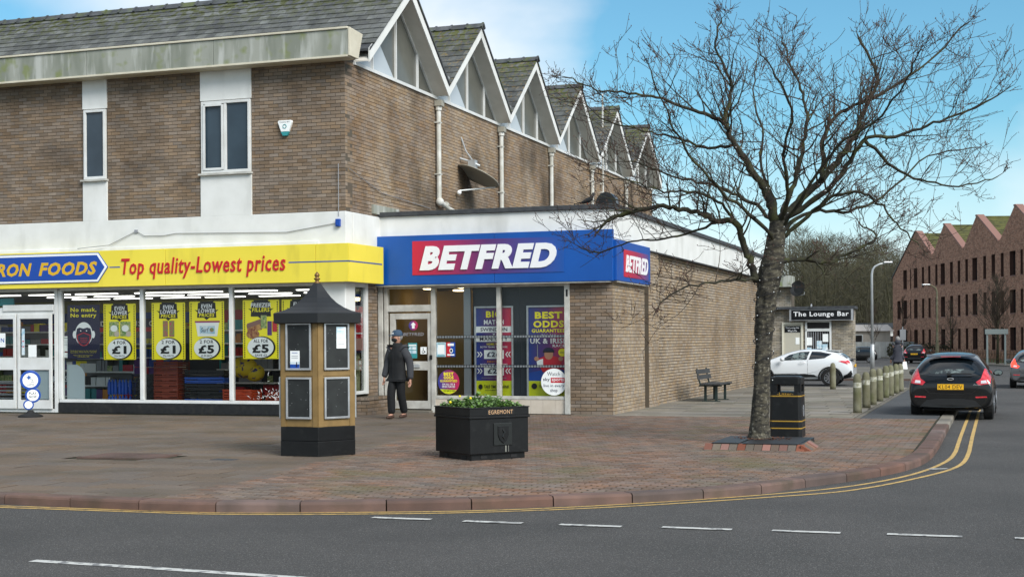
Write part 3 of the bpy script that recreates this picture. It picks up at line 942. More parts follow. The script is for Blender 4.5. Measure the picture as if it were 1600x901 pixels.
# drainpipes -----------------------------------------------------------------
for g in range(5):
    d = BAY0 + BAYW * (g + 1)
    mb = MB(); zb = 5.05 if g == 0 else 4.5
    mb.tube([(HS + .09, d, 7.38), (HS + .09, d, zb)], .06, 10)
    mb.tube([(HS + .09, d, 7.38), (HS + .09, d, 7.26)], .085, 10)
    for z in (6.95, 5.7): mb.box(HS, HS + .15, d - .075, d + .075, z, z + .03)
    if g == 0:
        mb.sphere((HS + .11, d, 5.05), .1, 12, 8)
        mb.tube([(HS + .11, d, 5.05), (HS + .13, d + .5, 4.92), (HS + .3, d + 2.0, 4.66), (HS + .5, d + 2.6, 4.56)], .062, 10)
        for k in (.35, 1.1): mb.tube([(HS + .12, d + k, 5.07 - k * .165), (HS + .12, d + k + .06, 5.06 - k * .165)], .075, 10)
    part(B, 'drainpipe', mb, 'pipe_white', smooth=False)
    part(B, 'hopper', MB().box(HS + .02, HS + .2, d - .1, d + .1, 7.36, 7.5), 'dish_grey')
# concrete lintel stub on the side wall and thin cables
part(B, 'lintel', MB().box(HS, HS + .05, 27.9, 29.3, 4.46, 4.66), 'cornice')
mb = MB(); mb.tube([(HS + .03, 26.75, 5.3), (HS + .03, 28.4, 4.95), (HS + .03, 31.2, 4.85)], .008, 4)
mb.tube([(-12.98, HF - .04, 5.4), (-12.98, HF - .04, 4.3)], .008, 4)
part(B, 'cable', mb, 'print_grey')
mb = MB()
mb.tube([(-19.3, HF - .25, 3.78), (-18.6, HF - .07, 3.85), (-17.9, HF - .05, 4.14)], .008, 4)
mb.tube([(-17.9, HF - .05, 4.14), (-17.7, HF - .05, 4.03), (-17.2, HF - .05, 4.02), (-16.9, HF - .05, 4.06), (-14.2, HF - .05, 4.0), (-13.0, HF - .05, 4.16)], .008, 4)
mb.box(-17.95, -17.87, HF - .06, HF - .03, 4.1, 4.17)
part(B, 'cable', mb, 'print_grey')
part(B, 'junction_box', MB().box(-13.03, -12.93, HF - .1, HF - .03, 4.08, 4.24).box(-13.0, -12.96, HF - .115, HF - .1, 4.1, 4.14), 'board_blue', bevel=.01)

# ground floor ----------------------------------------------------------------
GF = HF + .06
part(B, 'pillar', MB().box(-13.45, HS + .0, HF - .02, HF + .46, PAVE, 2.94), 'white_paint', bevel=.02)
part(B, 'stall_riser', MB().box(-20.0, -13.46, HF - .02, HF + .14, PAVE, .35), 'plinth_black')
fr = MB()
def bxs(a, b, c, d, e=0.0): fr.box(a, b, GF - .05 - e, GF + .06, c, d)
bxs(-20.0, -13.46, .351, .42); bxs(-20.0, -13.46, 2.86, 2.94)
for s in (-19.97, -17.83, -15.59, -13.5): bxs(s - .045, s + .045, .421, 2.859, .004)
bxs(-20.12, -20.03, PAVE, 2.94, .01)
sf = part(B, 'shopfront_frame', fr, 'white_frame', bevel=.008)
for a, b in ((-19.93, -17.87), (-17.79, -15.63), (-15.55, -13.54)):
    part(sf, 'pane', MB().poly([(a, GF, .42), (b, GF, .42), (b, GF, 2.86), (a, GF, 2.86)]), 'glass')
# automatic doors at the left
fr = MB()
fr.box(-27, -20.13, GF - .06, GF + .06, 2.34, 2.5); fr.box(-27, -20.13, GF - .06, GF + .06, 2.86, 2.94); fr.box(-27, -20.13, GF - .05, GF + .05, PAVE, .2)
fr.box(-21.5, -20.13, GF - .09, GF + .0, 2.42, 2.56)
dfm = part(B, 'entrance_frame', fr, 'white_frame', bevel=.008)
part(dfm, 'pane', MB().poly([(-27, GF, 2.5), (-20.13, GF, 2.5), (-20.13, GF, 2.86), (-27, GF, 2.86)]), 'glass')
part(dfm, 'exit_sign', MB().box(-22.1, -21.35, GF + .1, GF + .14, 2.55, 2.72), 'print_teal')
def leaf(a, b, name='sliding_door', extra=False):
    fr = MB(); y0, y1 = GF - .1, GF - .05
    fr.box(a, a + .07, y0, y1, .2, 2.34); fr.box(b - .07, b, y0, y1, .2, 2.34)
    for c, d in ((.2, .4), (1.08, 1.36), (2.24, 2.34)): fr.box(a + .07, b - .07, y0 + .002, y1 - .002, c, d)
    o = part(B, name, fr, 'white_frame', bevel=.006)
    for c, d in ((1.36, 2.24), (.4, 1.08)): part(o, 'pane', MB().poly([(a + .07, y0 + .02, c), (b - .07, y0 + .02, c), (b - .07, y0 + .02, d), (a + .07, y0 + .02, d)]), 'glass')
    if extra: part(o, 'frosted_panel', MB().box(a + .3, b - .1, y0 + .04, y0 + .05, .42, 1.06), 'frosted')
    return o
leaf(-21.1, -20.17, extra=True)
leaf(-22.25, -21.14); leaf(-23.4, -22.3)
# side return: window, brick pier with low sill wall
LN = lambda t: (-12.84 - .36 * t, 27.06 + 1.9 * t)     # from pillar corner to the betting shop frame
part(B, 'side_panel', MB().box(-13.3, -13.25, 27.06, 28.95, PAVE, 2.94), 'white_paint')
fr = MB(); fr.box(-12.92, -12.84, 27.58, 27.70, .55, 2.93); fr.box(-12.93, -12.85, 27.06, 27.58, .55, .62); fr.box(-12.93, -12.85, 27.06, 27.58, 2.84, 2.93)
sw = part(B, 'side_window', fr, 'white_frame', bevel=.006)
part(sw, 'pane', MB().box(-12.9, -12.893, 27.06, 27.58, .6, 2.86), 'glass')
part(B, 'side_window_back', MB().box(-13.02, -12.99, 27.07, 27.58, .55, 2.9), 'pale_green')
part(B, 'side_window_band', MB().box(-12.988, -12.98, 27.07, 27.58, 2.34, 2.7), 'board_blue')
pier = part(B, 'brick_pier', MB().box(-13.24, -12.865, 27.71, 28.2, PAVE, 2.94), 'mortar')
brickwall(pier, 'd', -12.865, 27.71, 28.2, PAVE, 2.92, [], 'brick_brown', seed=8, base=(0, 0, 0))
low = part(B, 'low_brick_sill', MB().box(-12.84, -12.60, 27.1, 28.15, PAVE, .50), 'mortar')
brickwall(low, 's', 27.1, -12.84, -12.59, PAVE, .42, [], 'brick_brown', seed=9, base=(0, 0, 0))
brickwall(low, 'd', -12.602, 27.1025, 28.15, PAVE, .42, [], 'brick_brown', seed=10, base=(0, 0, 0))
brickwall(low, 's', 27.085, -12.86, -12.57, .43, .5, [], 'brick_brown', bl=.11, seed=11, base=(0, 0, 0))
brickwall(low, 'd', -12.585, 27.07, 28.15, .43, .5, [], 'brick_brown', bl=.11, seed=12, base=(0, 0, 0))

# alarm box
ab = thing('alarm_box', 'white and green burglar alarm box high on the brick wall beside the double window', 'alarm box', (-14.22, HF - .06, 6.05))
P6 = lambda w, h, z, y: [(x * w, y, z + q * h) for x, q in ((-.5, 1), (.5, 1), (.56, .85), (.3, 0), (-.3, 0), (-.56, .85))]
part(ab, 'case', MB().prism(P6(.3, .24, .08, 0), (0, .08, 0)), 'print_white', local=True, bevel=.01)
part(ab, 'beacon', MB().prism([(-.1, 0, .078), (.1, 0, .078), (.05, 0, -.01), (-.05, 0, -.01)], (0, .08, 0)), 'print_teal', local=True, bevel=.01)
part(ab, 'lettering', text_mb('Calstey ISC', -.12, .265, .12, .295, loc_front(-.002), .01), 'letter_black', local=True)
mb = MB(); 
for k in range(5):
    a = 2 * PI * k / 5; mb.tube([(.045 * math.cos(a), -.003, .19 + .045 * math.sin(a)), (.045 * math.cos(a + 1.2), -.003, .19 + .045 * math.sin(a + 1.2))], .008, 4)
part(ab, 'emblem', mb, 'print_teal', local=True)

# ---- fascia sign ---------------------------------------------------------------
FS = thing('fascia_sign', 'long yellow supermarket fascia with HERON FOODS in a blue arrow panel', 'shop sign', (HS, HF - .26, 2.92))
fd = HF - .24
cuts_ = [-27, -22.1, -17.05 + .0, -13.42, -12.66]
for a, b in zip(cuts_[:-1], cuts_[1:]):
    part(FS, 'sign_panel', MB().box(a + .004, b - .004, fd, fd + .1, 2.92, 3.72), 'sign_yellow', bevel=.006)
part(FS, 'sign_panel', MB().prism([(-12.655, fd + .0, 2.92), (-12.60, 27.98, 2.92), (-12.7, 27.98, 2.92), (-12.76, fd + .1, 2.92)], (0, 0, .8)), 'sign_yellow', bevel=.006)
part(FS, 'sign_soffit', MB().box(-27, -12.8, fd + .02, HF + .02, 2.925, 2.945).box(-12.84, -12.72, HF, 27.95, 2.925, 2.945), 'white_frame')
part(FS, 'sign_top', MB().box(-27, -12.8, fd + .03, HF - .03, 3.66, 3.70), 'cornice')
ar = lambda g: [(-26 - g, fd - .05 + g * 0, 3.08 - g * .0), ]
def arrow(g, y):
    return [(-25.6 - g, y, 3.355 - .27 - g), (-18.78 + g * .4, y, 3.355 - .27 - g), (-18.58 + g * 1.3, y, 3.355), (-18.78 + g * .4, y, 3.355 + .27 + g), (-25.6 - g, y, 3.355 + .27 + g)]
part(FS, 'arrow_border', MB().prism(arrow(.045, fd - .03), (0, .03, 0)), 'print_white')
part(FS, 'arrow_outline', MB().prism(arrow(.06, fd - .015), (0, .015, 0)), 'board_blue')
part(FS, 'arrow_panel', MB().prism(arrow(0, fd - .034), (0, .01, 0)), 'board_blue')
P = front(fd - .036)
def ftext(par, s, a, b, c, d, m, bold=.0, sh=0.0, P=P, ext=0.0, **k): return part(par, 'lettering', text_mb(s, a, b, c, d, P, bold, sh, ext, **k), m)
ftext(FS, 'FOODS', -20.32, 3.19, -18.77, 3.49, 'letter_gold', .04, .25, spacing=1.1)
ftext(FS, 'HERON', -22.0, 3.19, -20.5, 3.49, 'letter_gold', .04, .25, spacing=1.1)
P2 = front(fd - .002)
ftext(FS, 'Top quality-Lowest prices', -18.16, 3.07, -14.12, 3.53, 'letter_red', .022, .18, P=P2, ext=.008)
part(FS, 'blue_line', MB().box(-18.47, -18.2, fd - .003, fd, 3.335, 3.36).box(-14.05, -12.66, fd - .003, fd, 3.335, 3.36).box(-12.657, -12.64, fd + .01, fd + .02, 3.335, 3.36)
     .prism([(-12.652, fd, 3.335), (-12.597, 27.9, 3.335), (-12.597, 27.9, 3.36), (-12.652, fd, 3.36)], (-.004, 0, 0)), 'board_blue')

# ---- interior of the supermarket -------------------------------------------------
IR = part(B, 'interior', MB().box(-35, -13.3, 37.6, 37.7, 2.1, 3.1).box(-35, -13.3, 37.61, 37.69, PAVE, 2.1, 1), ['shop_wall', 'dark_panel'])
part(B, 'interior_floor', MB().box(-35, -13.3, GF + .1, 37.6, PAVE - .05, PAVE + .01), 'shop_floor')
part(B, 'interior_ceiling', MB().box(-35, -13.3, GF + .1, 37.6, 3.0, 3.05), 'ceiling')
part(B, 'interior_side', MB().box(-13.36, -13.3, GF + .45, 37.6, PAVE, 3.0), 'shop_wall')
part(B, 'interior_side', MB().box(-35.1, -35, GF, 37.6, PAVE, 3.0), 'shop_wall')
part(B, 'blue_band', MB().box(-35, -13.3, 37.55, 37.6, 2.3, 2.62), 'board_blue')
part(B, 'red_band', MB().prism([(-23.5, 37.52, 2.2), (-19, 37.52, 2.2), (-19.6, 37.52, 2.62), (-22.9, 37.52, 2.68)], (0, .03, 0)), 'sign_red')
rnd = random.Random(11)
tl = MB().box(0, 1.25, 0, .14, -.02, 0).mesh('tube_light', 'tube_light')
for i in range(9):
    for j in range(3):
        link('ceiling_light', tl, B, (-26.3 + i * 1.6 + (j % 2) * .7 + rnd.uniform(-.2, .2) - bB[0], 31.6 + j * 1.9 - bB[1], 2.99 - bB[2]))
# gondola shelves with goods
def shelving(a, b, d, h, seed, label):
    rnd = random.Random(seed)
    o = thing('shelf_unit', label, 'shelves', (a, d, PAVE), group=None)
    mb = MB(); mb.box(a, b, d + .3, d + .36, PAVE, h); 
    z = PAVE + .1; sh = []
    while z < h: mb.box(a, b, d - .1, d + .3, z - .03, z); sh.append(z); z += .36
    part(o, 'rack', mb, 'shelf_grey')
    gm = MB(); cols = ['print_red', 'board_blue', 'print_white', 'print_yellow', 'print_green', 'print_purple', 'print_orange', 'print_teal', 'letter_black', 'print_grey']
    for z in sh:
        s = a + .03
        while s < b - .1:
            w = rnd.uniform(.06, .2); hh = rnd.uniform(.12, .3); c = rnd.randrange(10); n = rnd.randrange(1, 5)
            for _ in range(n):
                if s + w > b: break
                gm.box(s, s + w * .93, d - .06 + rnd.uniform(0, .05), d + .25, z + .002, z + hh, m=c); s += w
        # price strip
        gm.box(a, b, d - .115, d - .102, z - .035, z + .005, m=2)
    part(o, 'goods', gm, cols, stuff=True)
    return o
shelving(-20.3, -17.3, 34.0, 2.15, 1, 'long shelf rack of mixed groceries behind the no-mask poster window')
shelving(-17.1, -14.2, 34.4, 2.15, 2, 'grocery shelf rack seen between the price posters of the middle window')
shelving(-24.8, -21.0, 33.0, 2.0, 3, 'chilled goods rack visible through the sliding entrance doors')
shelving(-30.5, -25.0, 34.5, 2.1, 5, 'far grocery shelf rack at the left end of the shop')
shelving(-22.8, -20.3, 31.2, 1.7, 6, 'shelf rack of bright packets just inside the entrance doors')
shelving(-19.9, -18.6, 29.4, 1.2, 4, 'low rack of boxed goods behind the left window')
hd = poster('hanging_sign', 'dark blue oval DONT MISS OUT sign above the chilled goods inside the entrance', 'sign', (-23.4, 32.6, 1.98), 2.6, .36, 'navy',
            [('r', 0, 0, 1, .32, 'print_red'), ('t', "DON'T MISS OUT", .1, .42, .9, .82, .03, 0, 'letter_white')])
hd = poster('hanging_sign', 'low dark DONT MISS banner lying at floor level inside the entrance doors', 'sign', (-22.3, 28.2, .62), 1.5, .36, 'navy',
            [('r', 0, 0, 1, .2, 'print_red'), ('t', "DON'T MISS", .1, .4, .9, .8, .03, 0, 'letter_white')])
mb = MB()
for k in range(7): mb.box(-22.6, -21.2, 27.6 + k * .03, 28.1 + k * .03, PAVE + .06 + k * .09, PAVE + .1 + k * .09)
single('tray_stack', mb, 'print_grey', 'pale grey flat trays stacked inside the left entrance door', 'trays', (-22, 27.8, PAVE))
# crates
def crate(base, w, dp, h, m, label, group=None, slats=5):
    mb = MB(); s, d, z = base
    mb.box(0, w, 0, dp, 0, .02)
    for k in range(slats):
        z0 = .03 + k * (h - .03) / slats; z1 = z0 + (h - .03) / slats * .6
        mb.box(0, w, 0, .02, z0, z1); mb.box(0, w, dp - .02, dp, z0, z1); mb.box(0, .02, .02, dp - .02, z0, z1); mb.box(w - .02, w, .02, dp - .02, z0, z1)
    for x in (0, w - .03):
        for y in (0, dp - .03): mb.box(x, x + .03, y, y + .03, 0, h)
    mb.box(0, w, -.012, .0, h - .03, h); mb.box(w * .35, w * .65, -.01, -.002, h * .55, h * .8)
    mb.v = [(a + s, b + d, c + z) for a, b, c in mb.v]
    return single('crate', mb, m, label, 'crate', base, group)
nm = ['lowest', 'second', 'third', 'fourth', 'fifth', 'topmost']
for k in range(5):
    crate((-18.42, 27.1, PAVE + .3 + k * .17 - .28), .75, .5, .165, 'crate_black', '%s black tray in the stack behind the left window' % nm[k if k < 4 else 5], 'stacked black trays', 4)
for k in range(9):
    crate((-17.78, 27.0, PAVE + .02 + k * .125), .62, .5, .12, 'crate_brown', 'rust brown slatted tray, %s from the floor in its tall stack' % ('bottom', 'second', 'third', 'fourth', 'fifth', 'sixth', 'seventh', 'eighth', 'top')[k], 'stack of rust brown trays', 2)
for k in range(6):
    crate((-17.05, 27.1, PAVE + .02 + k * .16), 1.0, .5, .13, 'crate_blue' if k in (1, 4) else 'crate_black', ('blue' if k in (1, 4) else 'black') + ' open tray, ' + nm[k] + ' of the mixed stack in the middle window', 'mixed blue and black trays', 2)
for k in range(2):
    crate((-16.0, 26.95, PAVE + .28 + k * .26 - .26), .72, .45, .25, 'orange_plastic', ('lower' if k == 0 else 'upper') + ' orange basket of the pair behind the middle window', 'orange baskets', 4)
crate((-15.27 + .02, 27.5, PAVE), .6, .45, .45, 'orange_plastic', 'single orange basket half hidden by the right mullion', None, 6)
# drinks packs
k = 0
for r in range(2):
    for c in range(3):
        x = -19.2 + c * .28; z = PAVE + .03 + r * .36; mb = MB()
        for q in range(3): mb.lathe([(.038, 0), (.042, .05), (.042, .25), (.02, .31), (.018, .34)], (x + .045 + q * .085, 27.3, z), 8)
        single('drinks_pack', mb, 'board_blue', '%s shrink pack of blue bottles, %s from the left behind the left window' % (('lower', 'upper')[r], ('first', 'second', 'third')[c]), 'drinks', (x, 27.3, z), 'blue bottle packs')
mb = MB(); rnd = random.Random(5)
for r in range(3):
    for c in range(6): mb.box(-19.1 + c * .2, -18.92 + c * .2, 28.2, 28.4, .9 + r * .22, 1.1 + r * .22, m=rnd.randrange(3))
single('carton_stack', mb, ['board_blue', 'print_red', 'print_purple'], 'stack of small blue and red cartons above the bottle packs', 'cartons', (-18.5, 28.3, .9))
# till counter, yellow bag, trolley
single('counter', MB().box(-15.6, -13.5, 29.2, 29.9, PAVE, 1.02).box(-15.65, -13.45, 29.1, 29.95, 1.02, 1.07), 'tan_wall', 'pale brown checkout counter behind the right window', 'counter', (-14.5, 29.4, PAVE), bevel=.01)
mb = MB(); mb.sphere((-15.85, 27.6, 1.12), .32, 12, 8, sc=(1.1, .6, .75)); mb.sphere((-15.6, 27.65, 1.0), .25, 10, 6, sc=(1, .7, .8))
single('goods_sack', mb, 'yellow_bag', 'yellow sack of goods lying on the crates at the right of the middle window', 'sack', (-15.8, 27.6, 1.0), smooth=True)
tr = thing('shopping_trolley', 'chrome shopping trolley with orange handle ends behind the right window', 'trolley', (-14.2, 27.4, PAVE))
mb = MB()
for k in range(9):
    x = -14.5 + k * .09; mb.tube([(x, 27.15, .55), (x, 27.15, 1.0)], .006, 4)
for z in (.55, .7, .85, 1.0): mb.tube([(-14.5, 27.15, z), (-13.78, 27.15, z), (-13.78, 27.7, z), (-14.5, 27.7, z), (-14.5, 27.15, z)], .007, 4)
for x in (-14.45, -13.85): mb.tube([(x, 27.2, .16), (x, 27.2, 1.12), (x, 27.4, 1.16)], .014, 6)
part(tr, 'basket', mb, 'silver')
part(tr, 'handle', MB().tube([(-14.55, 27.15, 1.14), (-14.4, 27.15, 1.14)], .02, 6).tube([(-13.9, 27.15, 1.14), (-13.75, 27.15, 1.14)], .02, 6), 'orange_plastic')
for x in (-14.45, -13.85): part(tr, 'wheel', MB().lathe([(.05, 0), (.05, .03)], (x, 27.2, .14), 10), 'rubber')
# white frost marks on the lower right pane
rnd = random.Random(9); mb = MB()
for k in range(90):
    x = -15.25 + abs(rnd.gauss(0, .45)) + rnd.uniform(0, 1.0); z = .45 + abs(rnd.gauss(0, .22)); a = rnd.uniform(0, PI); l = rnd.uniform(.01, .06); w = rnd.uniform(.003, .009)
    if x > -13.6: continue
    dx, dz = math.cos(a), math.sin(a)
    mb.add([(x - dx * l, GF - .003, z - dz * l), (x + dz * w, GF - .003, z - dx * w), (x + dx * l, GF - .003, z + dz * l), (x - dz * w, GF - .003, z + dx * w)], [(0, 1, 2, 3)])
part(sf, 'frost_mark', mb, 'print_white', stuff=True)
# leaning sheet behind the door post
mb = MB(); mb.prism([(-19.92, GF + .12, .42), (-19.45, GF + .12, .42), (-19.45, GF + .12, 1.0), (-19.52, GF + .12, 1.12), (-19.65, GF + .12, 1.2), (-19.92, GF + .12, 1.2)], (0, .02, 0))
single('display_screen', mb, 'frosted', 'pale rounded screen leaning inside the left corner of the shop window', 'screen', (-19.7, GF + .12, .42))

# ---- posters in the supermarket window -----------------------------------------
yw = [('r', .0, .0, .0001, .0001, 'print_yellow')]
def dots(): 
    return [('r', x, .02 + k * .0302, x + .035, .02 + k * .0302 + .018, 'letter_black') for x in (.03, .935) for k in range(32)]
def price_poster(base, w, h, head, art, l1, l2, l3, label):
    els = [('p', [(.25, .98), (.75, .98), (.78, .72), (.22, .72)], 'letter_black')]
    els += [('p', [(.3, 1), (.7, 1), (.7, .84), (.85, .86), (.58, .72), (.5, .68), (.42, .72), (.15, .86), (.3, .84)], 'letter_black')]
    if head == 'even':
        els += [('t', 'EVEN', .34, .885, .66, .955, .05, .12, 'letter_white'), ('t', 'LOWER', .26, .8, .74, .875, .05, .12, 'letter_white'), ('t', 'PRICES', .28, .735, .72, .795, .04, .12, 'print_yellow')]
    else:
        els += [('t', 'FREEZER', .22, .88, .78, .95, .05, .12, 'letter_white'), ('t', 'FILLERS', .26, .8, .74, .87, .04, .12, 'print_yellow')]
    els += art
    els += [('e', .52, .195, .38, .19, 'letter_black'), ('e', .49, .195, .36, .175, 'print_white')]
    els += [('t', l1, .3, .275, .7, .335, .04, 0, 'letter_black'), ('t', l2, .26, .1, .72, .25, .07, 0, 'letter_black'), ('t', l3, .34, .045, .66, .08, .03, 0, 'letter_black')]
    o = poster('price_poster', label, 'poster', base, w, h, 'print_yellow', els, group='yellow price posters in the window')
    mb = MB()
    for x in (.03, .935):
        for k in range(32): mb.poly([(x * w, -.0009, (.02 + k * .0302) * h), ((x + .035) * w, -.0009, (.02 + k * .0302) * h), ((x + .035) * w, -.0009, (.038 + k * .0302) * h), (x * w, -.0009, (.038 + k * .0302) * h)])
    part(o, 'dotted_border', mb, 'letter_black', local=True)
    return o
pd = GF + .03
price_poster((-18.87, pd, 1.31), .84, 1.24, 'even', [('r', .18, .42, .48, .68, 'print_green'), ('r', .52, .42, .84, .68, 'print_green'), ('e', .33, .56, .11, .06, 'print_white'), ('e', .68, .56, .11, .06, 'print_white'), ('e', .42, .46, .08, .05, 'tile_cream'), ('e', .78, .46, .08, .05, 'tile_cream')],
             '4 FOR', '£1', '25p EACH', 'yellow 4 for £1 poster with four green soup packs, right of the navy mask poster')
price_poster((-17.62, pd, 1.31), .85, 1.25, 'even', [('r', .34, .4, .49, .68, 'print_pink'), ('r', .53, .4, .68, .68, 'print_pink')],
             '2 FOR', '£1', '59p EACH', 'yellow 2 for £1 poster with two slim pink and green packs')
price_poster((-16.66, pd, 1.31), .86, 1.26, 'even', [('p', [(.18, .64), (.86, .64), (.8, .4), (.24, .4)], 'print_white'), ('r', .16, .635, .88, .665, 'print_magenta'), ('r', .3, .44, .74, .58, 'print_sky'), ('t', 'Surf', .34, .47, .56, .55, .02, .2, 'navy'), ('e', .65, .51, .06, .035, 'print_pink')],
             '2 FOR', '£5', '£2.99 EACH', 'yellow 2 for £5 poster with a white tub under a purple lid')
price_poster((-15.34, pd, 1.32), .88, 1.26, 'freezer', [('p', [(.1, .58), (.5, .66), (.53, .5), (.14, .44)], 'print_pizza'), ('e', .28, .42, .18, .08, 'print_pizza'), ('r', .5, .52, .66, .74, 'print_green'), ('r', .68, .4, .8, .64, 'print_purple'), ('r', .82, .46, .94, .64, 'print_red'), ('p', [(.12, .6), (.5, .68), (.5, .6), (.13, .52)], 'coping_far')],
             'ALL FOR', '£5', 'SAVE £2', 'yellow freezer fillers all for £5 poster, half behind the kiosk')
price_poster((-14.4, pd, 1.33), .82, 1.25, 'even', [('r', .3, .42, .7, .68, 'print_green')], '2 FOR', '£3', '£1.75 EACH', 'yellow price poster mostly hidden behind the kiosk, only its top edge showing')
mo = [('t', 'No mask,', .1, .86, .9, .95, .035, 0, 'print_yellow'), ('t', 'No entry', .1, .75, .9, .845, .035, 0, 'print_yellow'),
      ('e', .22, .45, .055, .07, 'print_white'), ('e', .8, .45, .055, .07, 'print_white'),
      ('p', ell(.51, .46, .27, .22, 30), 'print_white'),
      ('p', [(.3, .56), (.38, .58), (.5, .56), (.62, .58), (.72, .56), (.75, .46), (.74, .38), (.66, .27), (.51, .235), (.36, .27), (.28, .38), (.27, .46)], 'navy'),
      ('p', [(.3, .44), (.51, .49), (.72, .44), (.71, .34), (.62, .26), (.51, .235), (.4, .26), (.31, .34)], 'print_red'),
      ('p', [(.325, .43), (.51, .475), (.695, .43), (.685, .345), (.605, .275), (.51, .25), (.415, .275), (.335, .345)], 'navy'),
      ('r', .4, .375, .62, .385, 'print_red'), ('r', .4, .335, .62, .345, 'print_red'), ('r', .42, .3, .6, .309, 'print_red'),
      ('e', .42, .52, .02, .012, 'print_white'), ('e', .6, .52, .02, .012, 'print_white'),
      ('t', 'We ask all our customers to wear a face covering', .1, .14, .9, .155, .0, 0, 'print_yellow'), ('t', 'unless exempt, thank you for your cooperation', .1, .11, .9, .125, .0, 0, 'print_yellow'), ('t', 'Please help to keep you and our', .2, .055, .8, .07, 0, 0, 'print_yellow'), ('t', 'colleagues safe', .32, .03, .68, .045, 0, 0, 'print_yellow')]
poster('mask_poster', 'navy No mask, No entry poster with a masked face drawing', 'poster', (-19.83, pd, 1.33), .86, 1.21, 'navy', mo)
poster('paper_notice', 'white typed notice taped in the window lower left of the mask poster', 'notice', (-19.98 + .02, pd + .01, 1.5), .22, .34, 'print_white', [('r', .1, .85, .8, .9, 'print_grey'), ('r', .1, .7, .9, .72, 'print_grey'), ('r', .1, .6, .9, .62, 'print_grey'), ('r', .1, .5, .9, .52, 'print_grey'), ('r', .1, .4, .7, .42, 'print_grey')])
poster('paper_notice', 'smaller white notice just below the typed one by the door post', 'notice', (-19.94, pd + .01, 1.36), .18, .11, 'print_white', [('r', .15, .4, .85, .6, 'print_sky')])
poster('paper_notice', 'blank white sheet taped to the glass of the right entrance door', 'notice', (-20.8, GF - .09, 1.37), .22, .28, 'print_white', [('r', .3, .02, .7, .03, 'print_grey')])
poster('paper_notice', 'narrow pale notice on the left edge of the sliding door glass', 'notice', (-20.98, GF - .09, 1.42), .08, .6, 'print_sky', [('r', .2, .5, .8, .54, 'print_red'), ('r', .2, .3, .8, .34, 'print_red')])
poster('paper_notice', 'white notice with a blue letter at the left edge of the picture', 'notice', (-21.75, GF - .09, 1.6), .32, .32, 'print_white', [('t', 'N', .6, .35, .9, .65, .02, 0, 'sign_blue')])
poster('lottery_poster', 'dark red £20M jackpot poster in the narrow side window', 'poster', (-12.905, 27.1, 1.33 + .1), .5, 1.13, 'navy',
       [('r', .05, .05, .92, .88, 'print_red'), ('e', .4, .9, .16, .09, 'navy'), ('t', '£20M', .1, .66, .85, .78, .04, 0, 'letter_white'), ('t', 'JACKPOT', .15, .6, .8, .64, .01, 0, 'letter_white'), ('t', 'EST. THIS WEEK', .12, .53, .85, .57, .01, 0, 'letter_white'), ('r', .1, .36, .85, .39, 'letter_white'), ('r', .1, .06, .85, .28, 'coping_far')], yaw=PI / 2)
poster('pink_sticker', 'small pink sticker below the jackpot poster in the side window', 'sticker', (-12.905, 27.32, 1.05), .16, .26, 'print_pink', [('r', .25, .55, .75, .85, 'print_white'), ('r', .25, .15, .75, .3, 'print_white')], yaw=PI / 2)

# ================================================================ BETTING SHOP (single storey annexe)
# the supermarket stands a little farther back and is a touch larger than first measured
HK, HP0, HP1 = 1.021, Vector((HS, HF, PAVE)), Vector((-13.16, 27.26, PAVE))
def resite(o):
    q = Matrix.Rotation(A, 4, 'Z') @ Vector(o.location)
    q = HP1 + (q - HP0) * HK
    o.location = W(q.x, q.y, q.z); o.scale = [c * HK for c in o.scale]
for o in list(bpy.data.objects):
    if o not in PRE and o.parent is None: resite(o)
BF, BS, BE = 29.0, -7.75, 49.2
T = thing('betting_shop', 'single-storey buff brick betting shop with white parapet on the corner', 'building', (BS, BF, PAVE))
# long side wall, pilasters and front pier
side = part(T, 'side_wall', MB().box(BS - .4, BS - .13, 33.3, BE, PAVE - .05, 3.84), 'mortar_side')
brickwall(side, 'd', BS - .13, 33.3, BE, PAVE - .01, 3.8, [], 'brick_buff', jt=.017, seed=31, base=(0, 0, 0))
pil = part(T, 'pilaster', MB().box(BS - .3, BS - .012, 32.3, 33.3, PAVE - .05, 3.84), 'mortar')
brickwall(pil, 'd', BS - .012, 32.3, 33.3, PAVE, 3.8, [], 'brick_buff', bl=.125, seed=32, base=(0, 0, 0))
rec = part(T, 'recess_wall', MB().box(BS - .3, BS - .17, 31.85, 32.3, PAVE - .05, 3.84), 'mortar_dark')
brickwall(rec, 'd', BS - .17, 31.85, 32.3, PAVE, 3.8, [], 'brick_side', bl=.125, seed=33, base=(0, 0, 0))
pier = part(T, 'corner_pier', MB().box(-8.7, BS - .012, BF + .012, 31.85, PAVE - .05, 2.96), 'mortar')
brickwall(pier, 's', BF + .012, -8.70, BS, PAVE, 2.95, [], 'brick_brown', bl=.235, seed=34, base=(0, 0, 0))
brickwall(pier, 'd', BS - .012, BF + .0125, 31.85, PAVE, 2.95, [], 'brick_buff', bl=.125, seed=35, base=(0, 0, 0))
# light grey-brown pier left of the shop front
lp = part(T, 'left_pier', MB().box(-13.6, -13.22, BF - .02, BF + .3, PAVE, 2.96), 'mortar')
brickwall(lp, 's', BF - .02, -13.6, -13.22, PAVE, 2.95, [], 'brick_brown', seed=36, base=(0, 0, 0))
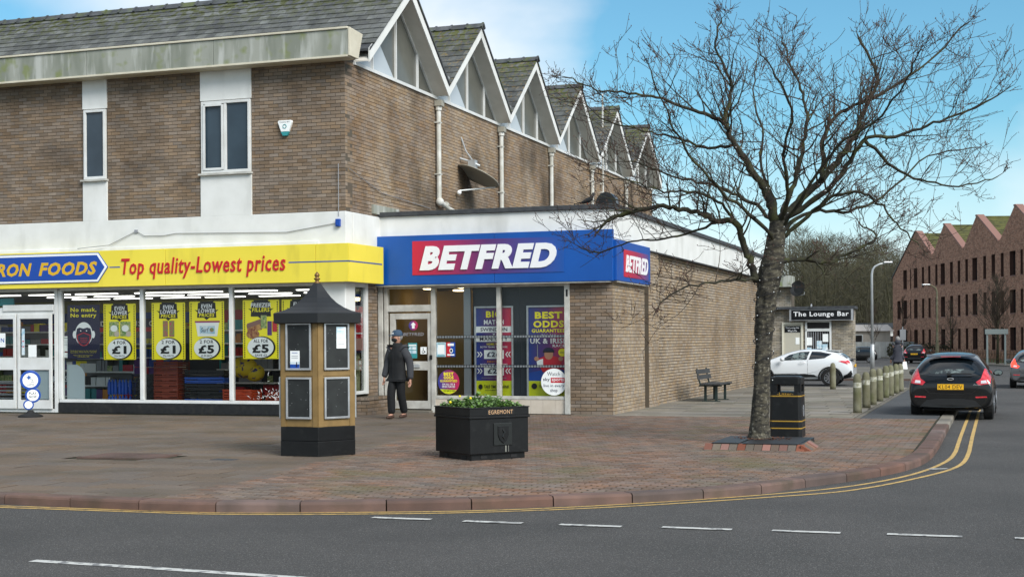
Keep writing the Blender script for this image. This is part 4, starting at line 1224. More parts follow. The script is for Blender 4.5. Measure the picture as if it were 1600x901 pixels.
# parapets, felt capping, roof
mb = MB(); mb.box(-13.35, BS + .04, BF - .03, BF + .25, 2.97, 4.5)
part(T, 'parapet', mb, 'white_paint', bevel=.01)
mb = MB()
for k in range(17):
    a = 29.26 + k * 1.17; mb.box(BS - .2, BS + .03, a, a + 1.164, 3.8, 4.5)
o = part(T, 'parapet_panel', mb, 'white_paint')
part(T, 'capping', MB().box(-13.35, BS + .1, BF - .09, BF + .3, 4.5, 4.60).box(BS - .28, BS + .1, BF + .301, BE, 4.5, 4.60), 'felt', bevel=.01)
part(T, 'flashing', MB().box(BS - .15, BS + .05, 29.3, BE, 3.77, 3.798), 'felt')
part(T, 'flat_roof', MB().box(HS - .3, BS - .2, BF + .25, BE, 4.3, 4.4), 'felt')
part(T, 'end_wall', MB().box(HS - .3, BS - .12, BE - .3, BE - .001, PAVE, 4.45), 'mortar')
# shop front
GB = BF + .08
mb = MB()
def bx(a, b, c, d, e=0.0): mb.box(a, b, GB - .06 - e, GB + .06, c, d)
bx(-13.2, -13.09, PAVE, 2.96, .04); bx(-13.06, -12.98, PAVE, 2.94, .02); bx(-8.82, -8.70, PAVE, 2.96, .04)
bx(-12.98, -8.82, 2.88, 2.96); bx(-11.93, -11.83, PAVE, 2.879, .01)
bx(-12.98, -11.93, 2.37, 2.52); bx(-11.83, -8.82, .43, .5); bx(-10.38, -10.29, .5, 2.879, .012)
frm = part(T, 'shopfront_frame', mb, 'grey_frame', bevel=.006)
part(frm, 'pane', MB().poly([(-12.98, GB, 2.52), (-11.93, GB, 2.52), (-11.93, GB, 2.88), (-12.98, GB, 2.88)]), 'glass')
part(frm, 'pane', MB().poly([(-11.83, GB, .5), (-10.38, GB, .5), (-10.38, GB, 2.88), (-11.83, GB, 2.88)]), 'glass')
part(frm, 'pane', MB().poly([(-10.29, GB, .5), (-8.82, GB, .5), (-8.82, GB, 2.88), (-10.29, GB, 2.88)]), 'glass')
part(frm, 'film_dashes', MB().add([(x + a, GB - .003, z + c) for z in (1.775, 1.125) for k in range(46) for x in (-11.82 + k * .065,) for a, c in ((0, 0), (.05, 0), (.05, .045), (0, .045))], [(4 * i, 4 * i + 1, 4 * i + 2, 4 * i + 3) for i in range(92)]), 'rail_grey', stuff=True)
part(frm, 'film_line', MB().box(-11.83, -8.82, GB - .002, GB - .001, 1.765, 1.83).box(-11.83, -8.82, GB - .002, GB - .001, 1.115, 1.18), 'glass_dark')
part(frm, 'vertical_rail', MB().box(-11.18, -11.02, GB + .02, GB + .06, .5, 2.88), 'rail_grey')
for k in range(11):
    part(T, 'plinth_tile', MB().box(-11.83 + k * .278, -11.83 + k * .278 + .274, GB - .05, GB + .05, PAVE, .43), 'tile_cream')
# door
dm_ = MB()
def dx(a, b, c, d, e=0.0): dm_.box(a, b, GB - .05 - e, GB + .02, c, d)
dx(-12.93, -12.80, .2, 2.33); dx(-12.02, -11.94, .2, 2.33); dx(-12.80, -12.02, 2.2, 2.33); dx(-12.80, -12.02, .2, .38); dx(-12.80, -12.02, 1.06, 1.26)
door = part(T, 'door', dm_, 'grey_frame', bevel=.006)
part(door, 'pane', MB().poly([(-12.80, GB - .02, 1.26), (-12.02, GB - .02, 1.26), (-12.02, GB - .02, 2.2), (-12.80, GB - .02, 2.2)]), 'glass')
part(door, 'pane', MB().poly([(-12.80, GB - .02, .38), (-12.02, GB - .02, .38), (-12.02, GB - .02, 1.06), (-12.80, GB - .02, 1.06)]), 'glass')
part(door, 'handle_plate', MB().box(-12.42, -12.2, GB - .075, GB - .052, 1.12, 1.2), 'silver', bevel=.006)
part(door, 'lettering', text_mb('BETFRED', -12.62, 1.83, -12.12, 1.90, front(GB - .023), .02, .15), 'letter_grey')
part(door, 'lock', MB().box(-11.96, -11.9, GB - .08, GB - .06, 1.3, 1.4), 'letter_black')
part(T, 'step', MB().box(-13.0, -11.9, GB - .25, GB + .1, PAVE - .01, PAVE + .05), 'slab_grey', bevel=.01)
part(T, 'corner_pier_mark', MB().box(-8.78, -8.74, GB - .105, GB - .1, 2.65, 2.8), 'letter_black')
# interior: dark display panel, tan wall, ceiling, lamp
part(T, 'interior', MB().box(-13.2, -11.4, 32.6, 32.7, PAVE, 2.95).box(-13.25, -13.15, 29.4, 32.6, PAVE, 2.95).prism([(-12.9, 31.2, PAVE), (-12.05, 31.9, PAVE), (-12.05, 31.9, 2.9), (-12.9, 31.2, 2.9)], (0, .05, 0)), 'tan_wall')
part(T, 'interior_floor', MB().box(-13.2, -8.5, GB + .07, 36, PAVE - .04, PAVE + .01), 'dark_panel')
part(T, 'interior_ceiling', MB().box(-13.2, -8.5, GB + .07, 36, 2.95, 2.96), 'dark_panel')
part(T, 'interior_back', MB().box(-11.4, -8.5, 35.5, 35.6, PAVE, 2.95), 'soft_wood')
part(T, 'display_panel', MB().box(-11.02, -9.92, GB + .17, GB + .21, PAVE + .2, 2.94).box(-9.915, -8.7, GB + .17, GB + .21, PAVE + .2, 2.94), 'dark_panel')
for x, y in ((-12.6, 30.6), (-12.4, 32.0), (-11.6, 30.2), (-11.2, 33.5), (-10, 34)): part(T, 'ceiling_lamp', MB().box(x - .12, x + .12, y - .12, y + .12, 2.92, 2.945), 'spot_light')
part(T, 'spot_lamp', MB().lathe([(.05, 0), (.06, .02), (.06, .1)], (-11.5, 31.6, 2.7), 12), 'spot_light')
mb = MB(); mb.prism([(-11.35, 30.6, 2.75), (-11.15, 30.6, 2.9), (-11.05, 30.6, 2.88), (-11.1, 30.6, 2.6), (-11.3, 30.6, 2.42)], (0, .05, 0))
part(T, 'orange_lampshade', mb, 'orange_plastic')
st = thing('shop_stool', 'black stool inside the betting shop behind the left pane', 'stool', (-11.5, 31.4, PAVE))
part(st, 'seat', MB().lathe([(.16, .62), (.17, .66), (.15, .68)], (-11.5, 31.4, PAVE), 12), 'letter_black')
part(st, 'leg', MB().tube([(-11.5, 31.4, PAVE), (-11.5, 31.4, .74)], .02, 6), 'silver')
sc_ = thing('wall_screen', 'dark flat screen with a blue picture inside the betting shop', 'screen', (-11.5, 32.5, 1.7))
part(sc_, 'case', MB().box(-11.75, -11.25, 32.45, 32.5, 1.65, 1.98), 'letter_black'); part(sc_, 'display', MB().box(-11.72, -11.28, 32.44, 32.449, 1.7, 1.9), 'board_blue')

# sign -------------------------------------------------------------------------
def grad(name, c1, c2, x0, x1, d0, axisvec=None):
    m = bpy.data.materials.new(name); m.use_nodes = True; t = m.node_tree
    b = t.nodes['Principled BSDF']; b.inputs['Roughness'].default_value = .4
    tc = t.nodes.new('ShaderNodeTexCoord'); s = t.nodes.new('ShaderNodeSeparateXYZ'); r = t.nodes.new('ShaderNodeValToRGB')
    r.color_ramp.elements[0].color = (*srgb(c1), 1); r.color_ramp.elements[1].color = (*srgb(c2), 1)
    if d0:
        e = r.color_ramp.elements.new(.5); e.color = (*srgb(d0), 1)
    t.links.new(tc.outputs['Generated'], s.inputs[0]); t.links.new(s.outputs[x0], r.inputs[0]); t.links.new(r.outputs[0], b.inputs['Base Color'])
    MATS[name] = m
grad('grad_x', 'c8203a', '1450a0', 0, 0, '5b2a66')
grad('grad_y', 'c8203a', '4a4a8c', 1, 0, 'a02850')
grad('grad_poster', '1c3a86', 'd0203c', 0, 0, '5a2468')
grad('grad_round', '2a3f90', 'c02250', 0, 0, '8a2a66')
SG = thing('betfred_sign', 'big blue corner fascia with BETFRED in white on a red panel', 'shop sign', (BS, BF - .2, 2.95))
SG.name = 'shop_fascia_sign'; BASE['shop_fascia_sign'] = (BS, BF - .2, 2.95)
sd0 = BF - .2
for a, b in ((-13.27, -10.35), (-10.344, BS + .06)):
    part(SG, 'sign_panel', MB().box(a, b, sd0, sd0 + .12, 2.96, 4.05), 'sign_blue', bevel=.008)
part(SG, 'sign_panel', MB().box(BS + .0, BS + .12, sd0 + .125, 31.95, 2.97, 3.84), 'sign_blue', bevel=.008)
part(SG, 'sign_edge', MB().box(-13.32, -13.272, sd0 - .005, sd0 + .12, 2.96, 4.02), 'sign_red')
part(SG, 'sign_soffit', MB().box(-13.2, BS, sd0 + .02, BF + .02, 2.93, 2.958).box(BS - .05, BS + .1, BF, 31.9, 2.94, 2.968), 'grey_frame')
part(SG, 'red_panel', MB().box(-12.27, -8.76, sd0 - .012, sd0 - .001, 3.17, 3.92), 'grad_x')
part(SG, 'lettering', text_mb('BETFRED', -12.09, 3.27, -8.92, 3.80, front(sd0 - .014), .056, .26, .012, 4, spacing=1.13), 'letter_white')
part(SG, 'red_panel', MB().box(BS + .121, BS + .13, 29.5, 31.75, 3.07, 3.66), 'grad_y')
part(SG, 'lettering', text_mb('BETFRED', 29.62, 3.18, 31.65, 3.55, sideways(BS + .133), .03, .26, .006, 4, spacing=1.15), 'letter_white')
# posters -----------------------------------------------------------------------
def frame_poster(base, w, h, back, els, label):
    o = poster('framed_poster', label, 'poster', base, w, h, back, els)
    mb = MB(); f = .04
    mb.box(-f, 0, -.03, .02, -f, h + f); mb.box(w, w + f, -.03, .02, -f, h + f); mb.box(0, w, -.03, .02, -f, 0); mb.box(0, w, -.03, .02, h, h + f)
    part(o, 'frame', mb, 'silver', local=True, bevel=.006)
    return o
pz = GB + .14
frame_poster((-10.93, pz, .5), .83, 1.93, 'grad_poster',
    [('r', 0, 0, 1, .17, 'print_lime'), ('r', 0, .72, 1, .79, 'print_white'), ('r', 0, .615, 1, .675, 'print_white'),
     ('t', 'BIG', .28, .89, .72, .965, .06, 0, 'print_yellow'), ('t', 'MATCH', .22, .81, .78, .865, .05, 0, 'letter_white'), ('t', 'SWINDON', .12, .735, .88, .775, .015, 0, 'navy'), ('t', 'v', .46, .69, .54, .71, .04, 0, 'letter_white'),
     ('t', 'MAN CITY', .1, .625, .9, .667, .035, 0, 'navy'), ('t', 'HOME WIN', .3, .575, .7, .6, .03, 0, 'print_yellow'), ('t', 'BOTH TEAMS TO SCORE', .12, .545, .88, .565, .02, 0, 'letter_white'),
     ('r', .22, .42, .78, .52, 'print_white'), ('t', '£26', .3, .44, .66, .5, .05, 0, 'navy'), ('t', '»', .02, .44, .18, .5, .0, 0, 'letter_white'), ('t', '«', .82, .44, .98, .5, .0, 0, 'letter_white'),
     ('t', 'AWAY WIN', .3, .375, .7, .4, .03, 0, 'print_orange'), ('t', 'BOTH TEAMS TO SCORE', .12, .345, .88, .365, .02, 0, 'letter_white'),
     ('r', .22, .23, .78, .33, 'print_white'), ('t', '£21', .32, .25, .68, .31, .05, 0, 'navy'), ('t', '»', .02, .25, .18, .31, .0, 0, 'letter_white'), ('t', '«', .82, .25, .98, .31, .0, 0, 'letter_white'),
     ('r', .15, .2, .85, .205, 'print_grey'), ('e', .12, .1, .06, .03, 'letter_black'), ('t', 'TAKE TIME', .22, .085, .56, .12, .04, 0, 'letter_black'), ('t', 'THINK', .68, .085, .93, .12, .04, 0, 'letter_black'), ('r', .25, .06, .6, .065, 'letter_black')],
    'framed BIG MATCH SWINDON v MAN CITY poster behind the middle mullion')
frame_poster((-9.71, pz, .5), .92, 1.93, 'grad_poster',
    [('r', 0, 0, 1, .2, 'print_lime'), ('p', [(0, .17), (1, .17), (1, .28), (.6, .32), (0, .26)], 'board_blue'),
     ('t', 'BEST', .16, .87, .84, .95, .07, 0, 'print_yellow'), ('t', 'ODDS', .12, .77, .88, .85, .07, 0, 'print_yellow'), ('t', 'GUARANTEED', .08, .715, .94, .755, .05, 0, 'print_yellow'), ('t', 'ON ALL', .3, .665, .7, .695, .05, 0, 'letter_white'),
     ('t', 'UK & IRISH', .04, .59, .98, .65, .05, 0, 'letter_white'), ('t', 'RACES', .6, .55, .96, .58, .03, 0, 'letter_white'),
     ('p', [(.25, .42), (.4, .45), (.62, .45), (.85, .42), (.78, .3), (.6, .26), (.35, .27), (.28, .33)], 'print_red'), ('p', [(.28, .41), (.36, .42), (.36, .33), (.22, .33), (.2, .39)], 'print_white'),
     ('e', .5, .47, .11, .06, 'print_skin'), ('p', ell(.5, .5, .14, .045, 20, 0, PI), 'navy'), ('r', .36, .49, .64, .505, 'letter_black'), ('e', .2, .42, .06, .025, 'print_skin'), ('e', .8, .42, .06, .025, 'print_skin'),
     ('r', .215, .43, .235, .58, 'print_grey'), ('e', .84, .49, .1, .045, 'print_yellow'), ('r', .78, .485, .9, .492, 'navy'), ('e', .14, .11, .07, .033, 'letter_black'), ('t', 'TAKE', .26, .09, .45, .12, .04, 0, 'letter_black')],
    'framed BEST ODDS GUARANTEED poster with a helmeted jockey at the right end')
poster('round_sticker', 'white round Watch sky sports live in every shop sticker on the glass', 'sticker', (-9.38, GB - .012, .52), .58, .58, 'print_sky' if False else 'print_white',
       [('t', 'Watch', .24, .73, .74, .87, 0, 0, 'navy'), ('t', 'sky', .08, .5, .34, .66, .03, 0, 'navy'), ('r', .38, .47, .93, .66, 'print_red'), ('t', 'sports', .42, .49, .89, .64, .01, 0, 'letter_white'),
        ('t', 'live in every', .1, .28, .9, .42, 0, 0, 'navy'), ('t', 'shop', .36, .1, .64, .25, 0, 0, 'navy')], kind='round')
poster('round_sticker', 'purple and yellow round BEST ODDS GUARANTEED sticker low on the left pane', 'sticker', (-11.79, GB - .012, .53), .51, .54, 'grad_round',
       [('p', ell(.5, .5, .49, .49, 20, PI * 1.2, PI * 1.8), 'print_lime'), ('t', 'BEST', .27, .77, .73, .9, .06, 0, 'print_yellow'), ('t', 'ODDS', .27, .62, .73, .75, .06, 0, 'print_yellow'), ('t', 'GUARANTEED', .1, .5, .9, .59, .04, 0, 'print_yellow'),
        ('t', 'ON ALL UK &', .2, .37, .8, .45, .04, 0, 'letter_white'), ('t', 'IRISH RACES', .2, .27, .8, .35, .04, 0, 'letter_white'), ('t', 'TAKE TIME TO THINK', .25, .12, .8, .17, .03, 0, 'letter_black')], kind='round')
dz = GB - .03
poster('door_notice', 'teal rules notice on the betting shop door glass', 'notice', (-12.5, dz, 1.33), .22, .34, 'print_teal', [('r', .08, .8, .92, .9, 'print_white'), ('r', .08, .55, .4, .75, 'print_sky'), ('r', .45, .55, .92, .75, 'print_sky'), ('r', .08, .3, .4, .5, 'print_sky'), ('r', .45, .3, .92, .5, 'print_sky'), ('r', .08, .18, .3, .26, 'print_yellow')])
poster('door_notice', 'white wheelchair access square on the betting shop door', 'notice', (-12.2, dz, 1.42), .15, .16, 'print_white', [('e', .45, .8, .08, .08, 'letter_black'), ('p', [(.4, .7), (.52, .7), (.52, .45), (.4, .45)], 'letter_black'), ('p', [(.4, .45), (.75, .45), (.82, .2), (.72, .2), (.66, .37), (.4, .37)], 'letter_black'), ('e', .45, .32, .22, .2, 'letter_black'), ('e', .45, .34, .15, .14, 'print_white')])
poster('door_notice', 'small round red and blue check-in sticker above the door lettering', 'sticker', (-12.48, dz, 1.95), .22, .22, 'grad_round', [('r', .35, .2, .65, .55, 'print_white'), ('p', [(.2, .55), (.8, .55), (.5, .85)], 'print_white')], kind='round')
poster('door_notice', 'pale blue framed notice at the left end of the display pane', 'notice', (-11.82, dz + .02, 1.36), .22, .32, 'print_sky', [('r', .15, .2, .85, .8, 'print_white'), ('r', .1, .88, .9, .94, 'print_teal'), ('r', .1, .05, .9, .12, 'print_teal')])
poster('door_notice', 'half red half blue notice beside the pale blue one on the display pane', 'notice', (-11.585, dz + .02, 1.36), .21, .32, 'board_blue', [('r', 0, 0, .45, 1, 'print_red'), ('r', .15, .75, .85, .92, 'print_white'), ('e', .55, .42, .2, .16, 'print_white'), ('e', .55, .42, .12, .1, 'navy'), ('r', .1, .08, .9, .18, 'print_white')])

# things on the roof edge: bird and black vent cowl ------------------------------
bd = thing('pigeon', 'dark pigeon perched on the parapet capping near the sign corner', 'bird', (-8.32, 29.1, 4.6))
mb = MB(); mb.tube([(-.17, 0, .04), (-.08, 0, .07), (0, 0, .1), (.07, 0, .13), (.11, 0, .19), (.13, 0, .23)], [.012, .035, .06, .05, .032, .03], 10); mb.sphere((.135, 0, .235), .034, 8, 6)
part(bd, 'body', mb, 'roof_black', local=True, smooth=True)
part(bd, 'beak', MB().tube([(.16, 0, .235), (.2, 0, .225)], [.01, .002], 6), 'letter_black', local=True)
part(bd, 'tail', MB().prism([(-.3, -.02, .02), (-.15, -.03, .06), (-.15, .03, .06), (-.3, .02, .02)], (0, 0, .012)), 'letter_black', local=True)
for y in (-.02, .02): part(bd, 'leg', MB().tube([(.0, y, .06), (.01, y, 0)], .006, 4), 'orange_plastic', local=True)
cw = thing('vent_cowl', 'black rounded vent cowl standing on the flat roof beside the pigeon', 'vent', (-8.05, 29.6, 4.4))
part(cw, 'hood', MB().prism([(x, 0, z + .22) for x, z in ell(0, 0, .24, .3, 16, 0, PI)], (0, .3, 0)), 'plinth_black', local=True)
part(cw, 'base', MB().box(-.22, .22, 0, .3, 0, .22), 'felt', local=True)

# satellite dish ----------------------------------------------------------------------
sdh = thing('satellite_dish', 'large grey satellite dish seen edge-on against the upper side wall', 'satellite dish', (HS, 33.15, 6.0))
# mesh axis: dish opening faces down and out
mb = MB(); n = 32
C0 = Vector((.40, .3, -.16)); nrm = Vector((-.34, -.30, -.88)).normalized(); ux = nrm.cross(Vector((0, 0, 1))).normalized(); uy = nrm.cross(ux)
rings = []
for k in range(7):
    r_ = .62 * k / 6; rings.append([C0 + ux * math.cos(2 * PI * j / n) * r_ + uy * math.sin(2 * PI * j / n) * r_ * .95 + nrm * (.10 * (k / 6) ** 2 - .10) for j in range(n)])
vs = [p for r_ in rings for p in r_] + [p - nrm * .02 for r_ in rings for p in r_]
fs = []; K = 7 * n
for k in range(6):
    for j in range(n):
        a, b, c, d = k * n + j, k * n + (j + 1) % n, (k + 1) * n + (j + 1) % n, (k + 1) * n + j
        fs += [(a, b, c, d), (a + K, d + K, c + K, b + K)]
for j in range(n): fs.append((6 * n + j, 6 * n + (j + 1) % n, 6 * n + (j + 1) % n + K, 6 * n + j + K))
mb.add(vs, fs); part(sdh, 'reflector', mb, 'dish_grey', local=True, smooth=True)
part(sdh, 'bracket', MB().tube([(0, .1, .3), (.25, .15, .22), (.5, .22, .1)], .03, 6).tube([(0, .2, .85), (.12, .2, .5), (.3, .2, .25)], .02, 6).box(.22, .4, .1, .3, .05, .25), 'galv', local=True)
part(sdh, 'feed_arm', MB().tube([C0 + uy * -.55 * (1 if uy.z < 0 else -1) * -1, (.1, -.2, -.55)], .018, 6).sphere((.1, -.22, -.6), .06, 8, 6), 'print_white', local=True)

resite(sdh)
# ================================================================ FAR: LOUNGE BAR
LD = 63.5; LR = -6.05
K_ = thing('bar_building', 'low grey brick bar building with a black lounge sign at the end of the path', 'building', (LR, LD, PAVE))
wl = part(K_, 'wall', MB().box(-9.95, LR - .012, LD + .015, LD + 1.2, PAVE - .2, 3.0), 'mortar')
brickwall(wl, 's', LD + .015, -9.95, LR, PAVE - .1, 3.0, [(-9.32, -7.9 - .02, 0, 2.35) if False else (-9.15, -8.22, -.2, 2.42), (-8.12, -6.95, .3, 2.5)], 'brick_bar', nparts=0, seed=51, base=(0, 0, 0))
brickwall(wl, 'd', LR - .012, LD, LD + 1.2, PAVE - .1, 3.0, [], 'brick_bar', nparts=0, seed=54, base=(0, 0, 0))
wh = part(K_, 'tall_wall', MB().box(-14.5, -9.6, LD - .4, LD + 1.2, PAVE - .2, 4.05).box(-9.6, -8.75, LD + .1, LD + 1.2, 3.0, 4.05), 'mortar')
brickwall(wh, 's', LD - .4, -14.5, -9.6, PAVE - .1, 3.98, [(-10.75, -10.3, .6, 1.6)], 'brick_bar', nparts=0, seed=52, base=(0, 0, 0))
brickwall(wh, 's', LD + .1, -9.6, -8.75, 3.1, 3.98, [], 'brick_bar', nparts=0, seed=53, base=(0, 0, 0))
part(K_, 'concrete_head', MB().box(-11.0, -8.7, LD - .5, LD + 1, 4.0, 4.5), 'cornice')
part(K_, 'capping', MB().box(-10.0, LR + .1, LD - .35, LD + 1.2, 3.0, 3.12), 'felt')
dr = part(K_, 'doorway', MB().box(-9.15, -9.07, LD - .06, LD + .02, PAVE, 2.42).box(-8.3, -8.22, LD - .06, LD + .02, PAVE, 2.42).box(-9.07, -8.3, LD - .06, LD + .02, 2.34, 2.42), 'bar_cream')
part(dr, 'door_panel', MB().box(-9.07, -8.3, LD - .02, LD, PAVE, 2.34), 'bar_panel')
part(dr, 'name_board', MB().box(-9.03, -8.34, LD - .035, LD - .021, 1.98, 2.26), 'bar_black')
part(dr, 'lettering', text_mb('The Lounge Bar', -8.99, 2.13, -8.38, 2.22, front(LD - .037), .01), 'letter_white')
part(dr, 'lettering', text_mb("What's On", -8.89, 2.0, -8.49, 2.1, front(LD - .037), .02), 'letter_white')
part(dr, 'paper', MB().box(-8.55, -8.38, LD - .03, LD - .021, 1.45, 1.75), 'print_white')
wn = part(K_, 'window', MB().box(-8.12, -8.04, LD - .06, LD + .02, .3, 2.5).box(-7.06, -6.98, LD - .06, LD + .02, .3, 2.5).box(-8.12, -7.06, LD - .06, LD + .02, 2.42, 2.5).box(-8.12, -7.06, LD - .06, LD + .02, 2.02, 2.14).box(-8.12, -7.06, LD - .06, LD + .02, .3, .4), 'white_frame')
part(wn, 'pane', MB().box(-8.12, -7.06, LD - .02, LD - .01, .4, 2.42), 'far_window')
mb = MB()
for k in range(10): mb.box(-8.08 + k * .1 * (1 if k < 6 else 1.02), -8.05 + k * .1, LD - .028, LD - .021, .45, 2.0)
part(wn, 'blind_slat', mb, 'print_grey', stuff=True)
for a, b, c, d in ((-8.05, -7.82, 1.4, 1.75), (-7.62, -7.4, 1.25, 1.6), (-7.36, -7.12, 1.55, 1.9), (-7.38, -7.15, 1.1, 1.45), (-8.05, -7.85, 1.05, 1.3)): part(wn, 'paper', MB().box(a, b, LD - .035, LD - .029, c, d), 'print_white' if c > 1.3 else 'print_sky')
ls = thing('bar_sign', 'black fascia reading The Lounge Bar in silver letters', 'shop sign', (-8, LD - .2, 2.55))
part(ls, 'sign_panel', MB().box(-8.75, -6.0, LD - .3, LD - .1, 2.5, 3.02), 'bar_black')
part(ls, 'sign_frame', MB().box(-8.78, -8.7, LD - .32, LD - .09, 2.48, 3.04).box(-6.1, -6.0, LD - .32, LD - .09, 2.48, 3.04).box(-8.7, -6.1, LD - .32, LD - .301, 2.96, 2.98).box(-8.7, -6.1, LD - .32, LD - .301, 2.5, 2.52), 'silver')
part(ls, 'lettering', text_mb('The Lounge Bar', -8.6, 2.62, -6.2, 2.89, front(LD - .305), .025, 0, .004), 'letter_white')
lm = part(ls, 'sign_lamp', MB().tube([(-7.8, LD - .1, 3.1), (-7.8, LD - .4, 3.2), (-7.8, LD - .5, 3.1)], .03, 6), 'silver')
dd_ = thing('satellite_dish', 'small dark satellite dish on the wall above the bar sign', 'satellite dish', (-8.4, LD - .1, 3.9))
part(dd_, 'reflector', MB().lathe([(.01, 0), (.2, .03), (.36, .1), (.36, .12), (.2, .05)], (0, 0, 0), 18), 'roof_black', local=True).rotation_euler = (R(75), 0, R(-20))
part(dd_, 'feed_arm', MB().tube([(0, -.05, -.3), (.3, -.4, -.25), (.32, -.42, -.15)], .02, 5), 'galv', local=True)

# ================================================================ STREET FURNITURE
def obox(mb, O, t, n, u0, u1, w0, w1, z0, z1, m=0):
    """box on a face: along t, outwards n"""
    O, t, n = Vector(O), Vector(t), Vector(n); up = Vector((0, 0, 1))
    P = lambda u, w, z: O + t * u + n * w + up * z
    v = [P(u0, w0, z0), P(u1, w0, z0), P(u1, w1, z0), P(u0, w1, z0), P(u0, w0, z1), P(u1, w0, z1), P(u1, w1, z1), P(u0, w1, z1)]
    mb.add(v, [(0, 3, 2, 1), (4, 5, 6, 7), (0, 1, 5, 4), (2, 3, 7, 6), (3, 0, 4, 7), (1, 2, 6, 5)], m)
kc = Vector((-2.78, 20.12, PAVE))
ki = thing('notice_kiosk', 'six-sided gold and black notice kiosk with a pointed black roof', 'kiosk', kc, 0, world=True)
a0_ = R(-82)
def hexp(r, z): return [(r * math.cos(a0_ + k * PI / 3), r * math.sin(a0_ + k * PI / 3), z) for k in range(6)]
part(ki, 'base', MB().prism(hexp(.60, 0), (0, 0, .21)).prism(hexp(.597, .213), (0, 0, .195)), 'black_paint', local=True, bevel=.006)
body = part(ki, 'cabinet', MB().prism(hexp(.585, .41), (0, 0, 1.5)), 'gold_paint', local=True, bevel=.004)
corner = MB()
for k in range(6):
    p, q = Vector(hexp(.585, 0)[k]), Vector(hexp(.585, 0)[(k + 1) % 6])
    t = (q - p).normalized(); n = Vector((t.y, -t.x, 0)); L_ = (q - p).length
    obox(corner, p, t, n, .0, .075, 0, .012, .41, 1.91); obox(corner, p, t, n, L_ - .075, L_, 0, .012, .41, 1.91)
    obox(corner, p, t, n, .075, L_ - .075, 0, .010, 1.12, 1.18)
    for z0, z1 in ((.52, 1.10), (1.20, 1.86)):
        fr = MB(); a, b = .09, L_ - .09; f = .028
        obox(fr, p, t, n, a, a + f, .012, .035, z0, z1); obox(fr, p, t, n, b - f, b, .012, .035, z0, z1)
        obox(fr, p, t, n, a + f, b - f, .012, .034, z0, z0 + f); obox(fr, p, t, n, a + f, b - f, .012, .034, z1 - f, z1)
        pf_ = part(ki, 'notice_frame', fr, 'silver', local=True, bevel=.004)
        bd_ = MB(); obox(bd_, p, t, n, a + f, b - f, .002, .018, z0 + f, z1 - f)
        part(pf_, 'notice_board', bd_, 'black_board', local=True)
        pn_ = MB()
        rn = random.Random(k * 7 + int(z0 * 10))
        for _ in range(9):
            u, zz = rn.uniform(a + f + .02, b - f - .03), rn.uniform(z0 + .05, z1 - .05); obox(pn_, p, t, n, u, u + .006, .018, .021, zz, zz + .005)
        part(pf_, 'drawing_pin', pn_, 'silver', local=True, stuff=True)
part(ki, 'corner_trim', corner, 'gold_paint', local=True)
mb = MB(); mb.lathe([(.585, 1.84), (.70, 1.86), (.705, 1.99), (.69, 2.0), (.56, 2.03), (.43, 2.08), (.32, 2.145), (.23, 2.22), (.15, 2.31), (.09, 2.39), (.055, 2.43)], n=6, ph=a0_)
part(ki, 'roof', mb, 'roof_black', local=True)
part(ki, 'finial', MB().lathe([(.05, 2.42), (.055, 2.44), (.03, 2.455), (.025, 2.47), (.045, 2.485), (.045, 2.50), (.02, 2.51), (.035, 2.53), (.038, 2.55), (.02, 2.575), (.008, 2.59)], n=12), 'brass', local=True, smooth=True)
def kposter(k, u0, z0, w, h, back, els, label):
    p, q = Vector(hexp(.585, 0)[k]), Vector(hexp(.585, 0)[(k + 1) % 6]); t = (q - p).normalized(); n = Vector((t.y, -t.x, 0))
    b = kc + p + t * u0 + n * .024 + Vector((0, 0, z0))
    return poster('notice', label, 'notice', b, w, h, back, els, yaw=math.atan2(t.y, t.x), world=True)
kposter(0, .29, 1.50, .155, .30, 'print_sky', [('r', 0, 0, 1, .45, 'print_white'), ('r', .1, .85, .9, .9, 'print_white'), ('r', .15, .3, .85, .32, 'print_grey'), ('r', .15, .2, .85, .22, 'print_grey')], 'pale blue and white notice pinned on the upper right board of the kiosk')
kposter(5, .16, 1.22, .15, .25, 'print_white', [('r', 0, 0, 1, .3, 'board_blue'), ('r', 0, .25, 1, .4, 'print_sky'), ('t', 'MISSING', .2, .85, .8, .92, 0, 0, 'board_blue'), ('r', .15, .7, .85, .72, 'print_grey'), ('r', .15, .6, .85, .62, 'print_grey'), ('p', [(.62, .1), (.78, .1), (.74, .38), (.66, .38)], 'navy')], 'white notice with a blue seaside picture on the upper left board of the kiosk')

# planter -----------------------------------------------------------------------
pc = Vector((-.425, 19.30, PAVE)); pa = R(-102)
pl = thing('flower_planter', 'black square EGREMONT planter with green leaves and a moulded crest', 'planter', pc, 0, world=True)
def sq(r, z): return [(r * math.cos(pa + k * PI / 2), r * math.sin(pa + k * PI / 2), z) for k in range(4)]
mb = MB()
def ring(ro, ri, z0, z1):
    a, b, c, d = sq(ro, z0), sq(ro, z1), sq(ri, z1), sq(ri, z0)
    vs = a + b + c + d; fs = []
    for k in range(4):
        j = (k + 1) % 4; fs += [(k, j, j + 4, k + 4), (k + 4, j + 4, j + 8, k + 8), (k + 8, j + 8, j + 12, k + 12), (k + 12, j + 12, j, k)]
    mb.add(vs, fs)
ring(.665, .6, .58, .70); ring(.655, .6, .08, .56)
part(pl, 'tub', mb, 'black_paint', local=True, bevel=.012)
mb = MB(); ring(.678, .6, .555, .585); ring(.675, .6, .69, .705)
part(pl, 'moulding', mb, 'black_paint', local=True, bevel=.006)
mb = MB(); mb.prism(sq(.60, 0), (0, 0, .1))
for k in range(4):
    p, q = Vector(sq(.6, 0)[k]), Vector(sq(.6, 0)[(k + 1) % 4]); t = (q - p).normalized(); n = Vector((t.y, -t.x, 0))
    for u in (.14, .62): obox(mb, p, t, n, u, u + .1, -.01, .006, .02, .06, 1)
